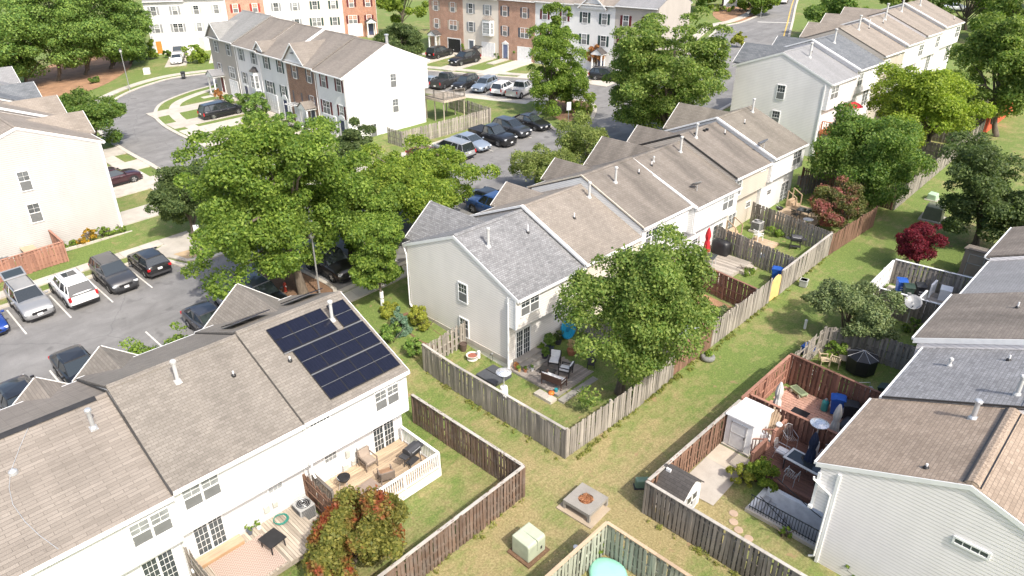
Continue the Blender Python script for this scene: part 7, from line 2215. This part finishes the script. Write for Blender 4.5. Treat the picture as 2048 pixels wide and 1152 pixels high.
for z, s in ((.08, .8), (.3, 1.0)): V += [(-.5*s, -.25*s, z), (.5*s, -.25*s, z), (.5*s, .25*s, z), (-.5*s, .25*s, z)]
bevel(MB().add(V, [(0, 3, 2, 1), (0, 1, 5, 4), (1, 2, 6, 5), (2, 3, 7, 6), (3, 0, 4, 7), (4, 5, 6, 7)]).build('tub', plain('pale_green_plastic', (.28, .34, .20), .6), tu), .05)
bevel(MB().bx(-.38, .38, -.17, .17, .295, .31).build('seat_well', plain('toy_dark', (.14, .17, .10), .7), tu), .005)
for sx in (-.3, .3):
    for sy in (-.24, .24): MB().tube([(sx, sy-.03, .1), (sx, sy+.03, .1)], .1, 12).build('wheel', plain('pale_plastic', (.5, .48, .38), .6), tu)
# small grass yard
for i, (x, y, r_) in enumerate(((-10.9, 36.6, 40), (-10.4, 36.9, 100))):
    plastic_chair(['tan wicker chair tipped in the small grass yard', 'tan round wicker seat beside the tipped chair'][i], gz(x, y), R(r_), plain('tan_wicker', (.50, .40, .27), .8))
table('round topped tan table in the small grass yard', gz(-10.1, 37.4), R(20), .6, .6, .45, plain('tan_wicker', (.50, .40, .27), .8), plain('tan_wicker', (.50, .40, .27), .8))
um = empty('covered_parasol', gz(-9.2, 37.4), 0, 'black open parasol resting low over the small grass yard', 'parasol')
V = [(0, 0, 1.35)]+[(.85*math.cos(k*math.pi/4), .85*math.sin(k*math.pi/4), 1.0) for k in range(8)]+[(.78*math.cos(k*math.pi/4), .78*math.sin(k*math.pi/4), .1) for k in range(8)]
MB().add(V, [(0, 1+k, 1+(k+1) % 8) for k in range(8)]+[(1+k, 9+k, 9+(k+1) % 8, 1+(k+1) % 8) for k in range(8)]).build('cover', M_BLACK, um, fix=True)
b = MB()
for k in range(8): b.tube([(0, 0, 1.355), (.85*math.cos(k*math.pi/4), .85*math.sin(k*math.pi/4), 1.008)], .01, 4)
b.build('rib_seam', M_GALV, um)
bk = empty('folded_furniture', gz(-8.0, 35.0), R(30), 'covered folding furniture near the dark red fence', 'furniture'); MB().box((0, 0, .35), (.7, .5, .7), .2).build('cover', plain('patterned_cover', (.35, .34, .34), .9, 0, .6, 9.0), bk); MB().tube([(-.5, .4, 0), (-.4, .35, .8), (.2, .45, .85), (.3, .5, 0)], .015, 5).build('frame', M_GALV, bk)
bin_('dark bin beside the grey roof eave', gz(-7.2, 35.3), R(180), P_BING)
fb = empty('garden_tray', gz(-11.0, 35.3), R(20), 'small green and white tray on the small grass yard', 'tray'); MB().bx(-.25, .25, -.2, .2, 0, .15).build('box', P_BING, fb); b = MB(); [b.bx(-.27, .27, s_*.2-.02, s_*.2+.02, .13, .17) for s_ in (-1, 1)]; b.build('rim', M_WHITE2, fb)
fr_ = empty('flat_stone', gz(-10.3, 34.1), R(10), 'grey flat cover stone by the dark red fence', 'paving stone'); bevel(MB().bx(-.4, .4, -.3, .3, 0, .12).build('stone', M_STONE, fr_), .04)
bin_('blue tub beside the pale open gate', gz(-12.0, 37.0), R(0), P_BINB, None, .6)
# dish yard
dish('large grey satellite dish on a tall pole by the white capped fence', gz(-8.8, 43.3), .5, -70, 1.9)
ty = empty('striped_box', gz(-7.5, 40.6), R(30), 'tan slatted garden box by the dull brown roof', 'storage box'); MB().bx(-.4, .4, -.5, .5, 0, .5).build('box', WD_LIGHT, ty); b = MB(); [b.bx(-.42, .42, -.45+k*.22, -.4+k*.22, .5, .52) for k in range(5)]; b.build('slat_edge', M_DKGREY, ty)
# white deck yard
sheet('deck_yard_paving', [(-11.5, 44.5), (-6.7, 44.8), (-6.8, 48.9), (-11.5, 48.5)], .03, concrete_material('pale_paving', (.52, .47, .40)))
d7 = deck('grey deck with white railing by the pale grey shingle roof', -8.9, -6.3, 44.9, 48.6, G(-7.5, 47)+.45, WD_DECKG, 'x', .15, skirt=M_WHITE)
D7 = G(-7.5, 47)+.45
railing(d7, [(.05, .1), (2.5, .1)], 0, .9, M_WHITE, .13); railing(d7, [(.05, .1), (.05, 1.6)], 0, .9, M_WHITE, .13); railing(d7, [(.05, 2.6), (.05, 3.6)], 0, .9, M_WHITE, .13)
bin_('blue recycling bin in the white deck yard', gz(-10.6, 47.6, .03), R(-60), P_BINB)
bin_('dark green bin in the white deck yard', gz(-10.0, 47.1, .03), R(-60), P_BING)
bin_('black bin behind the dark green bin', gz(-9.5, 47.7, .03), R(-60), P_BINK)
cl = empty('white_cooler', (-8.1, 48.0, D7), R(10), 'white storage cooler on the grey white rail deck', 'cooler'); bevel(MB().bx(-.32, .32, -.4, .4, 0, .7).build('body', M_WHITE2, cl), .04); bevel(MB().bx(-.34, .34, -.42, .42, .7, .8).build('lid', M_WHITE, cl), .03)
cb_ = empty('daybed', (-7.2, 47.2, D7), R(10), 'tan upholstered bench on the grey white rail deck', 'bench')
MB().bx(-.35, .35, -.6, .6, .25, .45).build('seat', plain('tan_fabric', (.52, .40, .24), .9), cb_); MB().bx(.3, .38, -.6, .6, .3, .85).build('backrest', plain('tan_fabric', (.52, .40, .24), .9), cb_)
for sx in (-.28, .28):
    for sy in (-.52, .52): MB().bx(sx-.04, sx+.04, sy-.04, sy+.04, 0, .25).build('leg', WD_RED2, cb_)
sd7 = shed('taupe garden shed beside the dark tree', gz(-8.6, 54.2), R(-90), 1.6, 1.2, 1.9, plain('taupe_paint', (.30, .25, .20), .7), S_R4c, 'lean')
# ---- street furniture
def lamp_post(label, x, y, h=4.6, rz=0):
    t = empty('street_lamp', (x, y, G(x, y)), rz, label, 'street lamp', 'street lamps')
    MB().tube([(0, 0, 0), (0, 0, .3), (0, 0, h)], [.1, .065, .05], 10).build('post', plain('lamp_grey', (.30, .30, .30), .5, .3), t)
    MB().lathe([(.06, h), (.16, h+.12), (.19, h+.4), (.12, h+.5), (.02, h+.56)], 12).build('lantern', plain('lantern_glass', (.55, .55, .52), .2), t)
    MB().lathe([(.2, h+.4), (.16, h+.5), (.03, h+.6)], 12).build('cap', M_DKGREY, t)
lamp_post('street lamp on the curve below the evergreen screen', *gp(260, 181), h=5.2)
lamp_post('street lamp rising behind the solar house under the maple', *gp(640, 592), h=4.2)
def sign(label, x, y, rz, h, w, hh, mat, kind='rect'):
    t = empty('sign', (x, y, G(x, y)), rz, label, 'sign', 'signs')
    MB().bx(-.03, .03, -.03, .03, 0, h+hh).build('post', M_GALV, t)
    if kind == 'rect': MB().bx(.03, .05, -w/2, w/2, h, h+hh).build('panel', mat, t)
    else:
        o = MB().lathe([(w/2, 0), (w/2, .02), (.01, .02)], 8).build('panel', mat, t); o.rotation_euler = (0, R(90), R(22)); o.location = (.03, 0, h+hh/2)
sign('small white parking sign by the corner ramp', *gp(402, 500), R(-40), 1.6, .42, .5, M_WHITE2)
sign('white sign on a post at the corner island kerb', *gp(1136, 256), R(-30), 2.0, .5, .9, M_WHITE2)
sign('stop sign seen from behind at the far junction', *gp(1521, 35), R(-60), 2.4, .8, .8, plain('sign_back', (.16, .10, .07), .7), 'oct')
fs = empty('entrance_sign', on_ground(1462, 22), R(-35), 'wide white estate sign on two posts beside far hedge', 'sign'); MB().bx(-.05, .05, -1.9, 1.9, .8, 2.6).build('panel', M_WHITE2, fs)
for sy in (-1.95, 1.95): MB().bx(-.08, .08, sy-.08, sy+.08, 0, 2.8).build('post', M_DKGREY, fs)
us = empty('utility_cabinet', on_ground(295, 148), R(-30), 'small pale utility cabinet on the lawn by the curve', 'utility box', 'utility boxes'); bevel(MB().bx(-.45, .45, -.45, .45, 0, .9).build('case', M_WHITE2, us), .05); MB().bx(-.5, .5, -.5, .5, -.1, .05).build('base', M_CONC, us)
bin_('dark wheelie bin at the kerb before the white sedan', on_ground(368, 158), R(-30), P_BINK)
hy = empty('fire_hydrant', gz(-41.0, 20.0, .13), 0, 'red fire hydrant in shade on the mulch island', 'hydrant'); MB().lathe([(.12, 0), (.12, .08), (.09, .1), (.09, .5), (.12, .52), (.1, .62), (.03, .7)], 12).build('barrel', plain('hydrant_red', (.4, .05, .03), .5), hy); MB().tube([(-.17, 0, .42), (.17, 0, .42)], .045, 8).build('outlets', M_WHITE2, hy)
wp = empty('trunk_guard', gz(*gp(765, 610), 0), 0, 'white trunk guard round the young tree by the path', 'trunk guard'); MB().lathe([(.13, 0), (.13, 1.0), (.11, 1.0)], 12).build('tube', M_WHITE, wp); MB().lathe([(.14, .5), (.14, .54)], 12).build('tie', M_DKGREY, wp)
bx_ = empty('grill_cart', gz(-60.6, 9.7), R(90), 'dark grill cart with timber lid by the red fence', 'grill', 'barbecue grills'); MB().bx(-.35, .35, -.55, .55, .1, .9).build('body', M_BLACK, bx_); MB().bx(-.45, .45, -.65, .65, .9, .96).build('timber_lid', WD_LIGHT, bx_)
ac_unit('air conditioner half hidden behind the red fence', gz(-60.3, 8.0, .1))
# raised timber deck on the tall white gable house
d8 = deck('raised brown timber deck behind the tall white gable house', -66.2, -62.6, 53.2, 56.6, 4.0, WD_DECK2, 'x', .2)
railing(d8, [(.1, .1), (3.5, .1), (3.5, 3.3)], 0, .95, WD_DGREY, .2)
edge = empty('bed_edging', gz(-60.3, 14.0), 0, 'pale stone edging of the flower bed by the cream house', 'edging')
for k in range(9): MB().bx(.0, .2, -2.4+k*.6, -1.82+k*.6, -.05, .15).build('stone', M_CONC, edge)
# weeds along fence feet and rough tufts in the lawn
g_ = np.random.default_rng(77)
C_, R_ = [], []
for (x0, y0, x1, y1, n_) in ((-16.4, 21.2, -16.4, 30, 60), (-16.3, 30, -16.3, 50, 70), (-27.3, 20.8, -16.9, 20.8, 40), (-16.5, 17.7, -16.5, 8, 30), (-24, 18.0, -16.6, 18.0, 30), (-12.2, 21, -12.0, 33, 40), (-12, 20.5, -5, 20.45, 30)):
    for i in range(n_):
        t_ = g_.random(); x = x0+(x1-x0)*t_+g_.normal()*.08; y = y0+(y1-y0)*t_+g_.normal()*.08
        C_.append((x, y, G(x, y)+.04)); R_.append(g_.uniform(.05, .16))
me = leaves_mesh(np.array(C_), np.array(R_), 1.0, 9000, .045, .2, 3, 2.2)
me.materials.append(leafmat('fence_weeds', (.07, .09, .02), (.22, .21, .07)))
o = put('fence_weeds', me); tag(o, 'straggly weeds along the feet of the alley fences', 'weeds', None, 'stuff')
